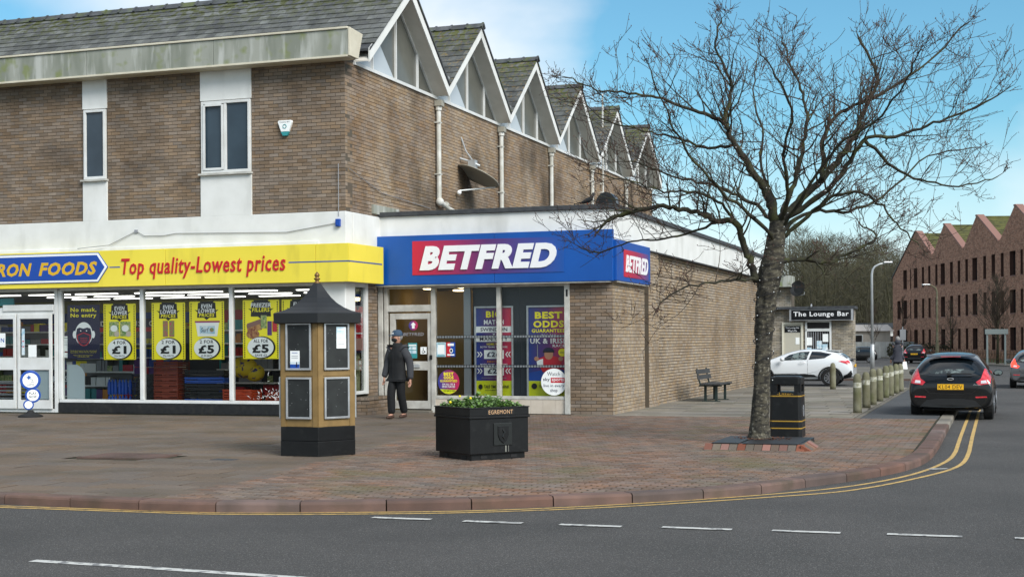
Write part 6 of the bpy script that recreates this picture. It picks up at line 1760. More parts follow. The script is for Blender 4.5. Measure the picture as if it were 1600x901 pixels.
def hatchback(label, base, yaw, paint, scale=1.0, kx=1, ky=1, kz=1, plate=None, detail=True, lit=False, group=None):
    c = thing('parked_car' if not lit else 'car', label, 'car', base, yaw, group, world=True); c.scale = (scale,) * 3
    st = S(HATCH, kx, ky, kz)
    bd_, tr_ = hull('body', st, [(.72 * kx, .36), (3.22 * kx, .36)], paint, c, wheel_r=.31)
    for x in (.72 * kx, 3.22 * kx):
        for s in (-1, 1): wheel(c, x, s * .73 * ky, .31, .2, s)
    k_ = lambda pts: [(u * ky, z * kz) for u, z in pts]
    sx = lambda pts: [(u * kx, z * kz) for u, z in pts]
    gl = k_([(-.50, 1.315), (0, 1.345), (.50, 1.315), (.60, 1.20), (.67, 1.05), (.64, .985), (.35, .955), (0, .945), (-.35, .955), (-.64, .985), (-.67, 1.05), (-.60, 1.20)])
    rw = part(c, 'rear_window', decal(tr_, gl, 'x', 1), 'car_glass', local=True, smooth=True)
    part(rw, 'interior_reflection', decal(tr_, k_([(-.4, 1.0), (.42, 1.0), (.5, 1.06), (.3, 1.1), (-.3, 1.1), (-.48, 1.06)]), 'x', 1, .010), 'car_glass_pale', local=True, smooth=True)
    for s in (-1, 1):
        part(c, 'side_window', decal(tr_, sx([(1.62, .98), (1.75, 1.14), (2.05, 1.32), (2.45, 1.355), (2.45, .985)]), 'y', s), 'car_glass', local=True, smooth=True)
        part(c, 'side_window', decal(tr_, sx([(2.52, .99), (2.52, 1.355), (2.9, 1.35), (3.3, 1.29), (3.42, 1.15), (3.3, 1.05)]), 'y', s), 'car_glass', local=True, smooth=True)
        lt = k_([(s * .67, 1.12), (s * .60, .90), (s * .50, .83), (s * .70, .72) if False else (s * .56, .76), (s * .79, .80), (s * .80, .93), (s * .75, 1.06)])
        tl_ = part(c, 'tail_light', decal(tr_, lt if s > 0 else lt[::-1], 'x', 1, .012), 'lamp_red' if not lit else 'brake_light', local=True, smooth=True)
        part(tl_, 'reversing_lens', decal(tr_, k_([(s * .60, .80), (s * .72, .81), (s * .70, .87), (s * .60, .86)]), 'x', 1, .018), 'lamp_white', local=True)
        part(c, 'rear_reflector', decal(tr_, k_([(s * .50, .49), (s * .72, .50), (s * .71, .53), (s * .49, .52)]), 'x', 1, .012), 'lamp_red', local=True)
        part(c, 'headlight', decal(tr_, k_([(s * .45, .62), (s * .72, .66), (s * .66, .74), (s * .48, .70)]), 'x', -1, .012), 'lamp_white', local=True)
        mr = MB(); mr.sphere((1.72 * kx, s * .90 * ky, .98 * kz), .105, 12, 8, sc=(.55, .95, .7)); mr.tube([(1.7 * kx, s * .8 * ky, .95 * kz), (1.72 * kx, s * .93 * ky, .98 * kz)], .03, 6)
        m_ = part(c, 'wing_mirror', mr, paint, local=True, smooth=True)
        part(m_, 'mirror_glass', MB().poly([(1.79 * kx, s * .90 * ky + x, .98 * kz + z) for x, z in ell(0, 0, .08, .055, 14)]), 'car_glass_pale', local=True)
        part(c, 'sill_trim', MB().box(1.12 * kx, 2.8 * kx, min(s * .80, s * .845) * ky, max(s * .80, s * .845) * ky, .2, .27), 'car_trim', local=True, bevel=.01)
    part(c, 'bumper_insert', decal(tr_, k_([(-.62, .30), (-.48, .44), (-.25, .47), (.25, .47), (.48, .44), (.62, .30), (.3, .325), (0, .335), (-.3, .325)]), 'x', 1, .010), 'car_trim', local=True, smooth=True)
    sm = MB(); rr = []
    for pts in (k_([(-.66, .93), (-.56, .78), (-.5, .66), (-.42, .585), (0, .565), (.42, .585), (.5, .66), (.56, .78), (.66, .93)]),):
        ln = []
        for i in range(len(pts) - 1):
            for q in range(6): 
                u, v = lerp(pts[i], pts[i + 1], q / 6); h = tr_.ray_cast(Vector((12, u, v)), Vector((-1, 0, 0)))[0]
                if h is not None: ln.append(h + Vector((.001, 0, 0)))
        sm.tube(ln, .0045, 4)
    part(c, 'tailgate_seam', sm, 'rubber', local=True)
    pm = MB(); px0 = tr_.ray_cast(Vector((12, 0, .72 * kz)), Vector((-1, 0, 0)))[0].x + .006
    pm.box(px0, px0 + .012, -.26, .26, .665 * kz, .665 * kz + .115)
    np_ = part(c, 'number_plate', pm, 'plate_yellow', local=True)
    if plate: part(np_, 'lettering', text_mb(plate, -.235, .68 * kz, .235, .68 * kz + .085, lambda u, v, w: (px0 + .0135, u, v), .0, spacing=1.08), 'letter_black', local=True)
    if detail:
        part(c, 'wiper', MB().tube([(3.99, -.03, .965), (4.0, .1, .985), (3.99, .42, .975)], .012, 5).box(3.93, 4.02, -.07, .02, .94, .985), 'car_trim', local=True)
        part(c, 'badge', MB().tube([(3.995 + .0, .06 * math.cos(a), .865 + .022 * math.sin(a)) for a in [2 * PI * k / 12 for k in range(13)]], .007, 4), 'silver', local=True)
        part(c, 'roof_spoiler', MB().add([(3.62, -.5, 1.375), (3.62, .5, 1.375), (3.80, .47, 1.335), (3.80, -.47, 1.335), (3.62, -.5, 1.35), (3.62, .5, 1.35), (3.80, .47, 1.32), (3.80, -.47, 1.32)], [(0, 1, 2, 3), (4, 7, 6, 5), (3, 2, 6, 7), (0, 3, 7, 4), (1, 5, 6, 2)]), paint, local=True, bevel=.01)
        part(c, 'model_script', text_mb('Zetec', .44, .735, .60, .765, lambda u, v, w: (3.985, u, v), 0, .3), 'silver', local=True)
        part(c, 'brake_lamp', MB().box(3.8, 3.806, -.2, .2, 1.322, 1.334), 'lamp_red', local=True)
    part(c, 'underside', MB().box(.5 * kx, 3.7 * kx, -.55 * ky, .55 * ky, .2, .35), 'rubber', local=True)
    # interior seats seen as dark shapes stay behind glass
    return c
# nose points away along the side street; local +x (tail) towards the camera
YA = math.atan2(-CA, -SA)            # direction of -e2 in world
def carbase(s, d, z, length, yaw):
    return W(s, d, z) - Vector((math.cos(yaw), math.sin(yaw), 0)) * length
c1 = hatchback('black hatchback parked with two wheels on the kerb, plate KL04 DEV', carbase(-.93, 29.95, ROAD, 3.97, YA - R(1)), YA - R(1), 'car_black', .98, kz=.97, plate='KL04 DEV')
c1.rotation_euler = (0, R(0), YA - R(1))
c2 = hatchback('grey hatchback at the right edge with its brake light on', carbase(1.10, 48.9, ROAD, 3.9, YA - R(1)), YA - R(1), 'car_grey', .95, ky=.95, kz=.93, plate='P16 FNK', detail=False, lit=True)
ya3 = math.atan2(-1, -.30) - R(8)
c3 = hatchback('small black hatchback parked far off in front of the red brick block', Vector((26.1, 91.5, ROAD)) - Vector((math.cos(ya3), math.sin(ya3), 0)) * 3.6, ya3, 'car_black', .86, plate='LV10 XKR', detail=False)
# small dark three-door seen side-on
MINI = [(0.0, .3, .55, .36, .62, .5, .58, .62, .5, .64, .66), (.1, .2, .72, .3, .76, .52, .7, .76, .6, .8, .82), (.8, .18, .8, .26, .84, .56, .8, .9, .72, .93, .95), (1.1, .18, .8, .25, .84, .58, .8, .93, .70, .97, 1.02),
        (1.6, .18, .8, .25, .84, .6, .8, .95, .62, 1.36, 1.42), (2.4, .18, .8, .25, .84, .6, .8, .97, .62, 1.38, 1.44), (3.1, .2, .8, .26, .84, .62, .8, .98, .6, 1.35, 1.41), (3.35, .22, .8, .28, .84, .62, .79, .97, .6, 1.2, 1.24), (3.55, .26, .78, .32, .82, .6, .76, .85, .64, .88, .9), (3.6, .3, .7, .4, .74, .5, .7, .6, .6, .62, .63)]
def side_car(name, label, base, yaw, paint, st, wx, wr, wins, scale, trims, lights, group=None, rim='rim', roofline=None):
    c = thing(name, label, 'car', base, yaw, world=True); c.scale = (scale,) * 3
    bd_, tr_ = hull('body', st, [(x, wr + .05) for x in wx], paint, c, wheel_r=wr)
    wy = max(q[4] for q in st) - .12
    for x in wx:
        for s in (-1, 1): wheel(c, x, s * wy, wr, .2, s, spokes=10, rim=rim)
    for pts, mm in wins:
        for s in (-1, 1): part(c, 'side_window', decal(tr_, pts, 'y', s, .008, seg=6), mm, local=True, smooth=True)
    for nm_, pts, mm, off in trims:
        for s in (-1, 1): part(c, nm_, decal(tr_, pts, 'y', s, off, seg=8), mm, local=True, smooth=True)
    for nm_, pts, mm in lights:
        for s in (-1, 1): part(c, nm_, decal(tr_, pts, 'y', s, .012, seg=6), mm, local=True, smooth=True)
    part(c, 'underside', MB().box(.5, st[-1][0] - .5, -.55, .55, .2, .35), 'rubber', local=True)
    return c, tr_
YR = -A                      # nose to the left along the fronts, tail (+x) to the right
pm_ = Vector((22.0, 96.0, ROAD))
c4, _ = side_car('parked_car', 'small dark three-door car parked side-on beyond the bar', pm_, YR + R(6), 'car_black', MINI, (.68, 2.95), .3,
           [([(1.35, 1.0), (1.6, 1.3), (2.1, 1.33), (2.1, 1.0)], 'car_glass_pale'), ([(2.18, 1.0), (2.18, 1.33), (2.9, 1.31), (3.1, 1.02)], 'car_glass')], .78, [], [('headlight', [(.1, .62), (.25, .6), (.28, .78), (.14, .76)], 'lamp_white')])
XOV = [(0.0, .34, .55, .42, .64, .56, .58, .72, .5, .74, .76), (.12, .26, .74, .36, .80, .56, .74, .84, .62, .87, .89), (.5, .22, .84, .32, .88, .6, .80, .94, .66, .97, .99), (1.05, .22, .86, .3, .88, .62, .82, 1.0, .70, 1.03, 1.07),
       (1.25, .22, .86, .3, .88, .64, .82, 1.02, .70, 1.08, 1.13), (2.05, .22, .86, .3, .88, .64, .82, 1.06, .58, 1.44, 1.50), (2.7, .22, .86, .3, .88, .66, .83, 1.10, .57, 1.49, 1.555), (3.3, .23, .87, .32, .90, .70, .85, 1.14, .56, 1.45, 1.52),
       (3.75, .25, .88, .34, .91, .74, .85, 1.13, .54, 1.36, 1.44), (4.05, .28, .87, .38, .90, .74, .83, 1.10, .56, 1.22, 1.28), (4.26, .32, .84, .42, .87, .70, .78, 1.02, .60, 1.06, 1.08), (4.34, .36, .80, .46, .84, .62, .76, .84, .62, .87, .88), (4.36, .42, .72, .48, .76, .56, .70, .66, .58, .68, .69)]
c5b = W(-4.85, 51.6, ROAD) - Vector((math.cos(YR), math.sin(YR), 0)) * 4.36 * .93
c5, t5 = side_car('parked_car', 'white coupe-style crossover parked side-on behind the tree and bin', c5b, YR, 'car_white', XOV, (.95, 3.52), .35,
    [([(1.62, 1.06), (1.95, 1.3), (2.35, 1.42), (2.72, 1.44), (2.62, 1.10)], 'car_glass_pale'), ([(2.70, 1.10), (2.80, 1.44), (3.1, 1.43), (3.55, 1.33), (3.38, 1.22), (3.3, 1.16)], 'car_glass')], .93,
    [('sill_cladding', [(1.36, .35), (1.40, .50), (2.2, .53), (2.9, .47), (3.06, .37)], 'car_trim', .012),
     ('bumper_cladding', [(3.98, .30), (4.02, .44), (4.15, .5), (4.30, .66), (4.34, .5), (4.28, .36)], 'car_trim', .012)],
    [('tail_light', [(3.82, 1.03), (3.95, 1.06), (4.08, 1.04), (4.16, 1.08), (4.24, 1.0), (4.26, .86), (4.10, .93)], 'lamp_red')])
c5.scale = (.93, .93, .85)
for s in (-1, 1):
    for wx_ in (.95, 3.52):
        ln = []
        for q in range(-6, 187, 12):
            h = t5.ray_cast(Vector((wx_ + .435 * math.cos(R(q)), s * 3, .35 + .435 * math.sin(R(q)))), Vector((0, -s, 0)))[0]
            if h: ln.append(h)
        part(c5, 'wheel_arch_trim', MB().tube(ln, .034, 6), 'car_trim', local=True, smooth=True)
    mr = MB(); mr.sphere((1.72, s * 1.0, 1.12), .13, 12, 8, sc=(.7, .8, .65)); part(c5, 'wing_mirror', mr, 'car_white', local=True, smooth=True)
    part(c5, 'door_handle', MB().tube([(2.38, s * .885, .98), (2.42, s * .91, .985), (2.54, s * .91, .985), (2.58, s * .885, .98)], .014, 6), 'car_white', local=True)
    ln = []
    for z in (1.08, .9, .7, .5, .42):
        h = t5.ray_cast(Vector((2.66, s * 3, z)), Vector((0, -s, 0)))[0]
        if h: ln.append(h + Vector((0, s * .001, 0)))
    part(c5, 'door_seam', MB().tube(ln, .006, 4), 'rubber', local=True)
    ln = []
    for x, z in ((1.45, .48), (2.0, .5), (2.6, .52), (3.0, .62), (3.3, .82), (3.6, .98), (3.9, 1.0)):
        h = t5.ray_cast(Vector((x, s * 3, z)), Vector((0, -s, 0)))[0]
        if h: ln.append(h + Vector((0, s * .004, 0)))
    part(c5, 'body_crease', MB().tube(ln, .010, 5), 'car_white', local=True, smooth=True)
part(c5, 'roof_spoiler', MB().add([(3.35, -.52, 1.50), (3.35, .52, 1.50), (3.86, .5, 1.47), (3.86, -.5, 1.47), (3.35, -.5, 1.46), (3.35, .5, 1.46), (3.86, .48, 1.435), (3.86, -.48, 1.435)], [(0, 1, 2, 3), (4, 7, 6, 5), (3, 2, 6, 7), (0, 3, 7, 4), (1, 5, 6, 2)]), 'car_white', local=True, bevel=.01)
part(c5, 'rear_window', decal(t5, [(-.5, 1.34), (.5, 1.34), (.64, 1.14), (-.64, 1.14)], 'x', 1, .01), 'car_glass', local=True, smooth=True)
part(c5, 'number_plate', MB().box(4.37, 4.385, -.26, .26, .78, .9), 'plate_yellow', local=True)
part(c5, 'tailgate_lip', MB().box(4.1, 4.36, -.6, .6, 1.07, 1.11), 'car_trim', local=True, bevel=.015)
part(c5, 'aerial_fin', MB().prism([(3.2, -.015, 1.53), (3.36, -.015, 1.53), (3.33, -.015, 1.585)], (0, .03, 0)), 'car_white', local=True)

# ================================================================ STREET TREE
TY = 21.35
def tp(px, py, dy=0.0):
    """branch point given as picture column / row measured at the trunk's distance, moved dy metres away"""
    k = (TY + dy) / 2200
    return Vector(((px - 800) * k, TY + dy, EYE + (531 - .0066 * (px - 800) - py) * k))
tr = thing('street_tree', 'bare wide-crowned street tree in its brick pit beside the litter bin', 'tree', (-3.38, 21.3, PAVE))
trb = tr.location.copy()
rnd = random.Random(12)
def jag(pts, n=4, a=.03):
    out_ = []
    for i in range(len(pts) - 1):
        p0 = pts[max(i - 1, 0)]; p1 = pts[i]; p2 = pts[i + 1]; p3 = pts[min(i + 2, len(pts) - 1)]
        for k in range(n):
            t = k / n
            q = .5 * ((2 * p1) + (p2 - p0) * t + (2 * p0 - 5 * p1 + 4 * p2 - p3) * t * t + (3 * p1 - p0 - 3 * p2 + p3) * t ** 3)
            out_.append(q + Vector((rnd.uniform(-a, a), rnd.uniform(-a, a), rnd.uniform(-a, a))) * (0 if i == 0 and k == 0 else 1))
    out_.append(pts[-1]); return out_
TI = Matrix.Rotation(A, 4, 'Z')
def tl(p): return TI @ (p - trb)          # world -> tree local
tm = MB()
trunk_pts = [tp(1185, 690), tp(1186, 676), tp(1187, 650), tp(1189, 610), tp(1192, 560), tp(1194, 520), tp(1196, 485), tp(1199, 455), tp(1204, 430), tp(1209, 405), tp(1213, 375), tp(1217, 345)]
trad = [.19, .155, .135, .125, .12, .12, .138, .155, .185, .165, .14, .125]
# dense lofted trunk with lumps
seg = 40; vs = []; nr_ = 80
def along(pts, rads, t):
    f = t * (len(pts) - 1); i = min(int(f), len(pts) - 2); u = f - i; return pts[i].lerp(pts[i + 1], u), rads[i] + (rads[i + 1] - rads[i]) * u
from mathutils import noise as mn
for i in range(nr_ + 1):
    p, r = along(trunk_pts, trad, i / nr_)
    hgt = i / nr_
    burl = .34 if .42 < hgt < .66 else .12
    for k in range(seg):
        a = 2 * PI * k / seg; dv = Vector((math.cos(a), math.sin(a), 0))
        nz = mn.noise(Vector((dv.x * 2.2, dv.y * 2.2, p.z * 3.4))) * burl + mn.noise(Vector((dv.x * 5, dv.y * 5, p.z * 14))) * .12
        if i < 6: nz += (6 - i) / 6 * .25 * max(0, math.sin(a * 5 + 1))
        vs.append(tl(p + dv * r * (1 + nz)))
tm.add(vs, [(i * seg + k, i * seg + (k + 1) % seg, (i + 1) * seg + (k + 1) % seg, (i + 1) * seg + k) for i in range(nr_) for k in range(seg)])
part(tr, 'trunk', tm, 'bark', local=True, smooth=True)
LIMBS = [
 # (start radius, end radius, depth drift, points)
 (.095, .045, -.5, [(1183, 437), (1172, 405), (1161, 370), (1148, 346), (1122, 345), (1100, 335), (1070, 328), (1030, 322), (990, 330), (950, 345)]),
 (.125, .02, -.3, [(1215, 350), (1205, 320), (1193, 290), (1170, 255), (1150, 225), (1138, 200), (1137, 180), (1144, 152), (1142, 118), (1122, 75), (1130, 30)]),
 (.055, .016, -.5, [(1140, 195), (1110, 180), (1070, 168), (1030, 152), (985, 145), (935, 140), (893, 122)]),
 (.085, .018, .5, [(1218, 345), (1229, 318), (1241, 288), (1254, 250), (1261, 205), (1263, 172), (1250, 130), (1235, 92), (1225, 60)]),
 (.125, .03, .5, [(1220, 345), (1248, 315), (1285, 280), (1312, 252), (1332, 222), (1346, 190), (1362, 155), (1372, 118), (1345, 60)]),
 (.075, .02, .9, [(1285, 280), (1290, 250), (1288, 220), (1305, 185), (1340, 165), (1390, 140), (1450, 100), (1512, 38)]),
 (.085, .02, -.8, [(1222, 348), (1258, 322), (1300, 290), (1330, 250), (1352, 218), (1400, 213), (1450, 196), (1505, 178), (1560, 150)]),
 (.06, .015, -1.0, [(1223, 372), (1262, 338), (1300, 308), (1345, 300), (1380, 322), (1402, 350), (1438, 384)]),
 (.075, .018, .3, [(1216, 410), (1252, 404), (1290, 410), (1322, 398), (1370, 372), (1345, 350)]),
 (.05, .014, .4, [(1352, 218), (1400, 262), (1440, 280), (1500, 290), (1560, 276)]),
 (.05, .014, -1.4, [(1187, 437), (1150, 436), (1110, 442), (1062, 452), (1030, 478)]),
 (.06, .014, 1.4, [(1212, 360), (1195, 330), (1160, 310), (1120, 290), (1070, 280), (1020, 262), (975, 250)]),
 (.06, .014, 2.0, [(1216, 350), (1210, 310), (1190, 260), (1195, 210), (1180, 150), (1185, 95)]),
 (.06, .014, -2.2, [(1218, 350), (1232, 300), (1225, 240), (1240, 180), (1215, 120), (1190, 80)]),
 (.06, .014, -2.2, [(1216, 380), (1180, 340), (1130, 300), (1080, 240), (1050, 190), (1020, 110)]),
 (.06, .014, 2.2, [(1222, 360), (1270, 330), (1330, 330), (1390, 300), (1450, 245), (1530, 230)]),
 (.05, .014, -2.4, [(1222, 360), (1260, 300), (1310, 230), (1380, 180), (1420, 120), (1440, 80)]),
 (.045, .014, 1.2, [(1150, 225), (1110, 232), (1060, 215), (1010, 205), (950, 190), (920, 165)]),
 (.045, .014, -1.0, [(1148, 346), (1130, 320), (1085, 300), (1040, 300), (990, 285), (930, 270)]),
 (.04, .012, .8, [(1122, 345), (1090, 360), (1040, 372), (985, 380), (930, 395), (905, 385)]),
]
br = MB(); tw = MB(); bd_m = MB(); axes = []
for r0, r1, dy, pts in LIMBS:
    big = r0 > .05; r0 *= .62; r1 *= .6
    n = len(pts)
    P = [tp(x, y, dy * (i / (n - 1)) ** .9) for i, (x, y) in enumerate(pts)]
    Q = jag(P, 5, .022)
    m = len(Q); rr = [r0 + (r1 - r0) * (i / (m - 1)) ** .7 for i in range(m)]
    if big:
        lm_ = MB(); lm_.tube([tl(q) for q in Q], [r * (1 + rnd.uniform(-.08, .12)) for r in rr], 9); part(tr, 'limb', lm_, 'limb_bark', local=True, smooth=True)
    else: br.tube([tl(q) for q in Q], rr, 7)
    axes.append((Q, rr))
cnt = [0, 0]
centre = tp(1225, 330)
def grow(p, d, length, r, lvl):
    n = max(3, int(length / .14)); pts = [p]; q = p.copy(); dd = d.copy()
    zl = 62 + 22 * mn.noise(p * .8); outw = (p - centre); outw.y *= .7; outw.normalize()
    for k in range(n):
        dd = (dd + Vector((rnd.uniform(-.24, .24), rnd.uniform(-.24, .24), rnd.uniform(-.18, .26))) + Vector((0, 0, .02)) + outw * .07).normalized()
        q = q + dd * length / n; pts.append(q.copy())
        if (531 - (q.z - EYE) * 2200 / q.y < zl or not 85 < q.x * 2200 / TY < 790) and rnd.random() < .5: break
    n = len(pts) - 1
    rr = [max(r * (1 - .72 * i / n), .0036) for i in range(n + 1)]
    tgt = br if r > .012 else tw
    tgt.tube([tl(x) for x in pts], rr, 5 if r > .012 else 3, cap=False)
    cnt[0] += n
    if lvl <= 1:
        for x, y in zip(pts[1:], pts[:-1]):
            if rnd.random() < .6:
                b = x + Vector((rnd.uniform(-.02, .02), rnd.uniform(-.02, .02), rnd.uniform(-.01, .02))); bb = tl(b); s = rnd.uniform(.005, .010)
                bd_m.add([bb + Vector((s, 0, 0)), bb + Vector((-s * .5, s * .8, 0)), bb + Vector((-s * .5, -s * .8, 0)), bb + Vector((0, 0, s * 2)), bb - Vector((0, 0, s))], [(0, 1, 3), (1, 2, 3), (2, 0, 3), (1, 0, 4), (2, 1, 4), (0, 2, 4)])
    if lvl > 0:
        m_ = {3: 5, 2: 4, 1: 3}[lvl]
        for k in range(m_):
            i = rnd.randrange(1, len(pts)); t = i / n
            side = Vector((rnd.uniform(-1, 1), rnd.uniform(-1, 1), rnd.uniform(-.35, .9))).normalized()
            nd = (dd * .55 + side * .85).normalized()
            grow(pts[i], nd, length * rnd.uniform(.42, .72), max(rr[i] * rnd.uniform(.5, .75), .0035), lvl - 1)
for Q, rr in axes:
    m = len(Q); k = int(m * .22)
    while k < m:
        t = k / m
        base_dir = (Q[min(k + 1, m - 1)] - Q[max(k - 1, 0)]).normalized()
        for _ in range(1):
            side = Vector((rnd.uniform(-1, 1), rnd.uniform(-1, 1), rnd.uniform(-.45, .85))).normalized()
            nd = (base_dir * .6 + side * .8).normalized()
            L0 = rnd.uniform(.4, .95)
            grow(Q[k], nd, L0, min(max(rr[k] * .55, .006), .016), 2)
        k += rnd.choice((1, 2, 2))
    grow(Q[-1], (Q[-1] - Q[-2]).normalized(), .3, rr[-1], 2)
part(tr, 'branches', br, 'limb_bark', local=True, smooth=True, stuff=True)
part(tr, 'twigs', tw, 'twig', local=True, stuff=True)
part(tr, 'buds', bd_m, 'bud', local=True, stuff=True)
# cable with small lights wound round the trunk
cb = []
for k in range(120):
    t = .30 + .68 * k / 119; p, r = along(trunk_pts, trad, t); a = k * .42
    cb.append(tl(p + Vector((math.cos(a), math.sin(a), 0)) * (r * 1.2 + .012)))
lo = part(tr, 'light_cable', MB().tube(cb, .006, 4), 'rubber', local=True)
b_ = MB()
for k in range(0, 120, 3): b_.sphere(cb[k] + Vector((0, 0, rnd.uniform(-.02, .02))), .008, 5, 4)
for k in range(90):
    Q, rr = axes[rnd.choice((0, 1, 3, 4, 6))]; i = rnd.randrange(0, len(Q) // 2); a = rnd.uniform(0, 6.28)
    b_.sphere(tl(Q[i] + Vector((math.cos(a), math.sin(a), 0)) * rr[i] * 1.2), .009, 5, 4)
part(lo, 'fairy_bulb', b_, 'print_white', local=True, stuff=True)

# ================================================================ FAR RED BRICK BLOCK (gabled side elevation on the plane X = 36)
FX = 36.0
F_ = thing('brick_block', 'three-storey red brick block with a saw-tooth row of mossy gables', 'building', (FX, 90, ROAD), 0, world=True)
fb = Vector((FX, 90, ROAD))
def fo(mb): mb.v = [(x - fb.x, y - fb.y, z - fb.z) for x, y, z in mb.v]; return mb
peaks = [125.0, 116.9, 108.7, 100.4, 92.1, 83.8, 75.5]; vall = [120.6, 112.4, 104.1, 95.8, 87.5, 79.2, 71]
PZ, VZ2 = 11.05, 8.8
outl = [(133, 0), (133, 7.3), (125.6, PZ)]
for p, v in zip(peaks, vall):
    if p != 125.0: outl.append((p + .35, PZ))
    outl += [(p, PZ), (v, VZ2), (v - .35, VZ2 + .05)]
outl += [(71 - .35, 0)]
cuts = []
rows = [(6.12, 7.87), (3.42, 5.1), (.75, 2.4)]
cols = []
for a, b in ((1412, 1417.5), (1422.5, 1424), (1428.5, 1434), (1441, 1444.5), (1451, 1454.5), (1462, 1465.5), (1470.5, 1477), (1485, 1489.5), (1497, 1501), (1509, 1513), (1520, 1527.5), (1537, 1541.5), (1550, 1555.5), (1564.5, 1569), (1578.5, 1587.5)):
    cols.append((FX * 2200 / (b - 800), FX * 2200 / (a - 800)))
y = cols[-1][0] - 1.0; k = 0
while y > 74: 
    w_ = (.45, .45, .45, .95)[k % 4]; cols.append((y - w_, y)); y -= w_ + 1.15; k += 1
cols_low = [(FX * 2200 / 607.5, FX * 2200 / 602.5)] + cols
# wall as strips between openings so the windows are real recesses
wb = MB()
def ztop(yy):
    for i in range(len(outl) - 1):
        (y1, z1), (y2, z2) = outl[i], outl[i + 1]
        if y2 <= yy <= y1 and y1 > y2: return z1 + (z2 - z1) * (y1 - yy) / (y1 - y2)
    return PZ
allc = sorted(cols_low, key=lambda c: -c[1])
ys = sorted(set([133, 70.65] + [c for cc in allc for c in cc] + [q[0] for q in outl]), reverse=True)
for ya, yb in zip(ys[:-1], ys[1:]):
    if ya - yb < 1e-4: continue
    mid = (ya + yb) / 2
    rws = [r for i, r in enumerate(rows) if any(c[0] <= mid <= c[1] for c in (cols if i == 0 else cols_low))]
    rws = sorted(rws); z = 0
    for r in rws + [None]:
        if r is None: wb.add([(FX, ya, z), (FX, yb, z), (FX, yb, ztop(yb + 1e-4)), (FX, ya, ztop(ya - 1e-4))], [(0, 1, 2, 3)])
        else:
            wb.add([(FX, ya, z), (FX, yb, z), (FX, yb, r[0]), (FX, ya, r[0])], [(0, 1, 2, 3)])
            z = r[1]
wallF = part(F_, 'wall', fo(wb), 'red_brick_far', local=True)
part(F_, 'end_wall', fo(MB().poly([(FX, 133, 0), (FX + 30, 133, 0), (FX + 30, 133, 7.3), (FX, 133, 7.3)])), 'red_brick_far', local=True)
part(F_, 'end_wall', fo(MB().box(FX + .01, FX + 26.6, 70.4, 70.64, 0, VZ2 - .2)), 'red_brick_far', local=True)
for i, (z0, z1) in enumerate(rows):
    for a, b in (cols if i == 0 else cols_low):
        m1 = MB(); D_ = .28
        m1.add([(FX, a, z0), (FX + D_, a, z0), (FX + D_, a, z1), (FX, a, z1), (FX, b, z0), (FX + D_, b, z0), (FX + D_, b, z1), (FX, b, z1)], [(0, 1, 2, 3), (4, 7, 6, 5), (0, 4, 5, 1), (3, 2, 6, 7)])
        wdw = part(F_, 'window', fo(m1), 'far_reveal', local=True)
        part(wdw, 'pane', fo(MB().poly([(FX + D_, a, z0), (FX + D_, b, z0), (FX + D_, b, z1), (FX + D_, a, z1)])), 'far_window', local=True)
        part(wdw, 'sill', fo(MB().box(FX - .05, FX + D_, a, b, z0 - .06, z0)), 'coping_far', local=True)
for p, v in zip(peaks, vall):
    cp = MB(); cp.prism([(FX - .06, p, PZ), (FX - .06, v, VZ2), (FX - .06, v, VZ2 + .12), (FX - .06, p, PZ + .12)], (.55, 0, 0))
    cp.box(FX - .06, FX + .5, p, p + .36, PZ, PZ + .12)
    part(F_, 'coping', fo(cp), 'coping_far', local=True)
    rf = MB(); rf.prism([(FX + .5, p + .1, PZ - .12), (FX + .5, v - .05, VZ2 - .15), (FX + .5, v - .05, VZ2 - .35), (FX + .5, p + .1, PZ - .3)], (26, 0, 0))
    part(F_, 'roof', fo(rf), 'moss_roof', local=True)
    bk = MB(); bk.prism([(FX + .01, v - .36, VZ2 - .1), (FX + .01, v - 3.9, PZ - .02), (FX + .01, v - 3.9, PZ - .3), (FX + .01, v - .36, VZ2 - .4)], (26, 0, 0))
    part(F_, 'back_roof', fo(bk), 'moss_roof', local=True)
    # courses of tiles on the visible pitch
    tc_ = MB(); nn = 13
    for q in range(nn):
        t = q / nn; yy, zz = p + (v - p) * t, PZ - .1 + (VZ2 - PZ) * t; y2, z2 = p + (v - p) * (t + 1 / nn), PZ - .1 + (VZ2 - PZ) * (t + 1 / nn)
        tc_.add([(FX + .5, yy, zz), (FX + 24, yy, zz), (FX + 24, y2 , z2 + .05), (FX + .5, y2, z2 + .05), (FX + .5, y2, z2), (FX + 24, y2, z2)], [(0, 1, 2, 3), (3, 2, 5, 4)])
    part(F_, 'tile_course', fo(tc_), 'moss_roof', local=True, stuff=True)
part(F_, 'verge', fo(MB().prism([(FX - .06, 133.2, 7.25), (FX - .06, 125.5, PZ + .05), (FX - .06, 125.5, PZ + .17), (FX - .06, 133.2, 7.4)], (.5, 0, 0))), 'roof_black', local=True)
# verge, fence, small trees in front
vp = [(38.5, 155), (33.5, 118), (32.2, 108), (30.9, 86), (30.4, 66)]
mb = MB(); vs = [(x - .6, y, .07) for x, y in vp] + [(FX + 8, y, .07) for x, y in vp]; n = len(vp)
mb.add(vs, [(i, i + 1, i + 1 + n, i + n) for i in range(n - 1)])
mb.add([(x - .6, y, .07) for x, y in vp] + [(x - .6, y, -.05) for x, y in vp], [(i, i + n, i + 1 + n, i + 1) for i in range(n - 1)])
struct('grass_verge', mb, 'grass', world=True)
mb = MB(); vs = [(x - 2.6, y, .10) for x, y in vp] + [(x - .62, y, .10) for x, y in vp] + [(x - 2.6, y, -.05) for x, y in vp]
mb.add(vs, [(i, i + 1, i + 1 + n, i + n) for i in range(n - 1)] + [(i, i + 2 * n, i + 1 + 2 * n, i + 1) for i in range(n - 1)])
struct('far_footway', mb, 'slab_grey', world=True)
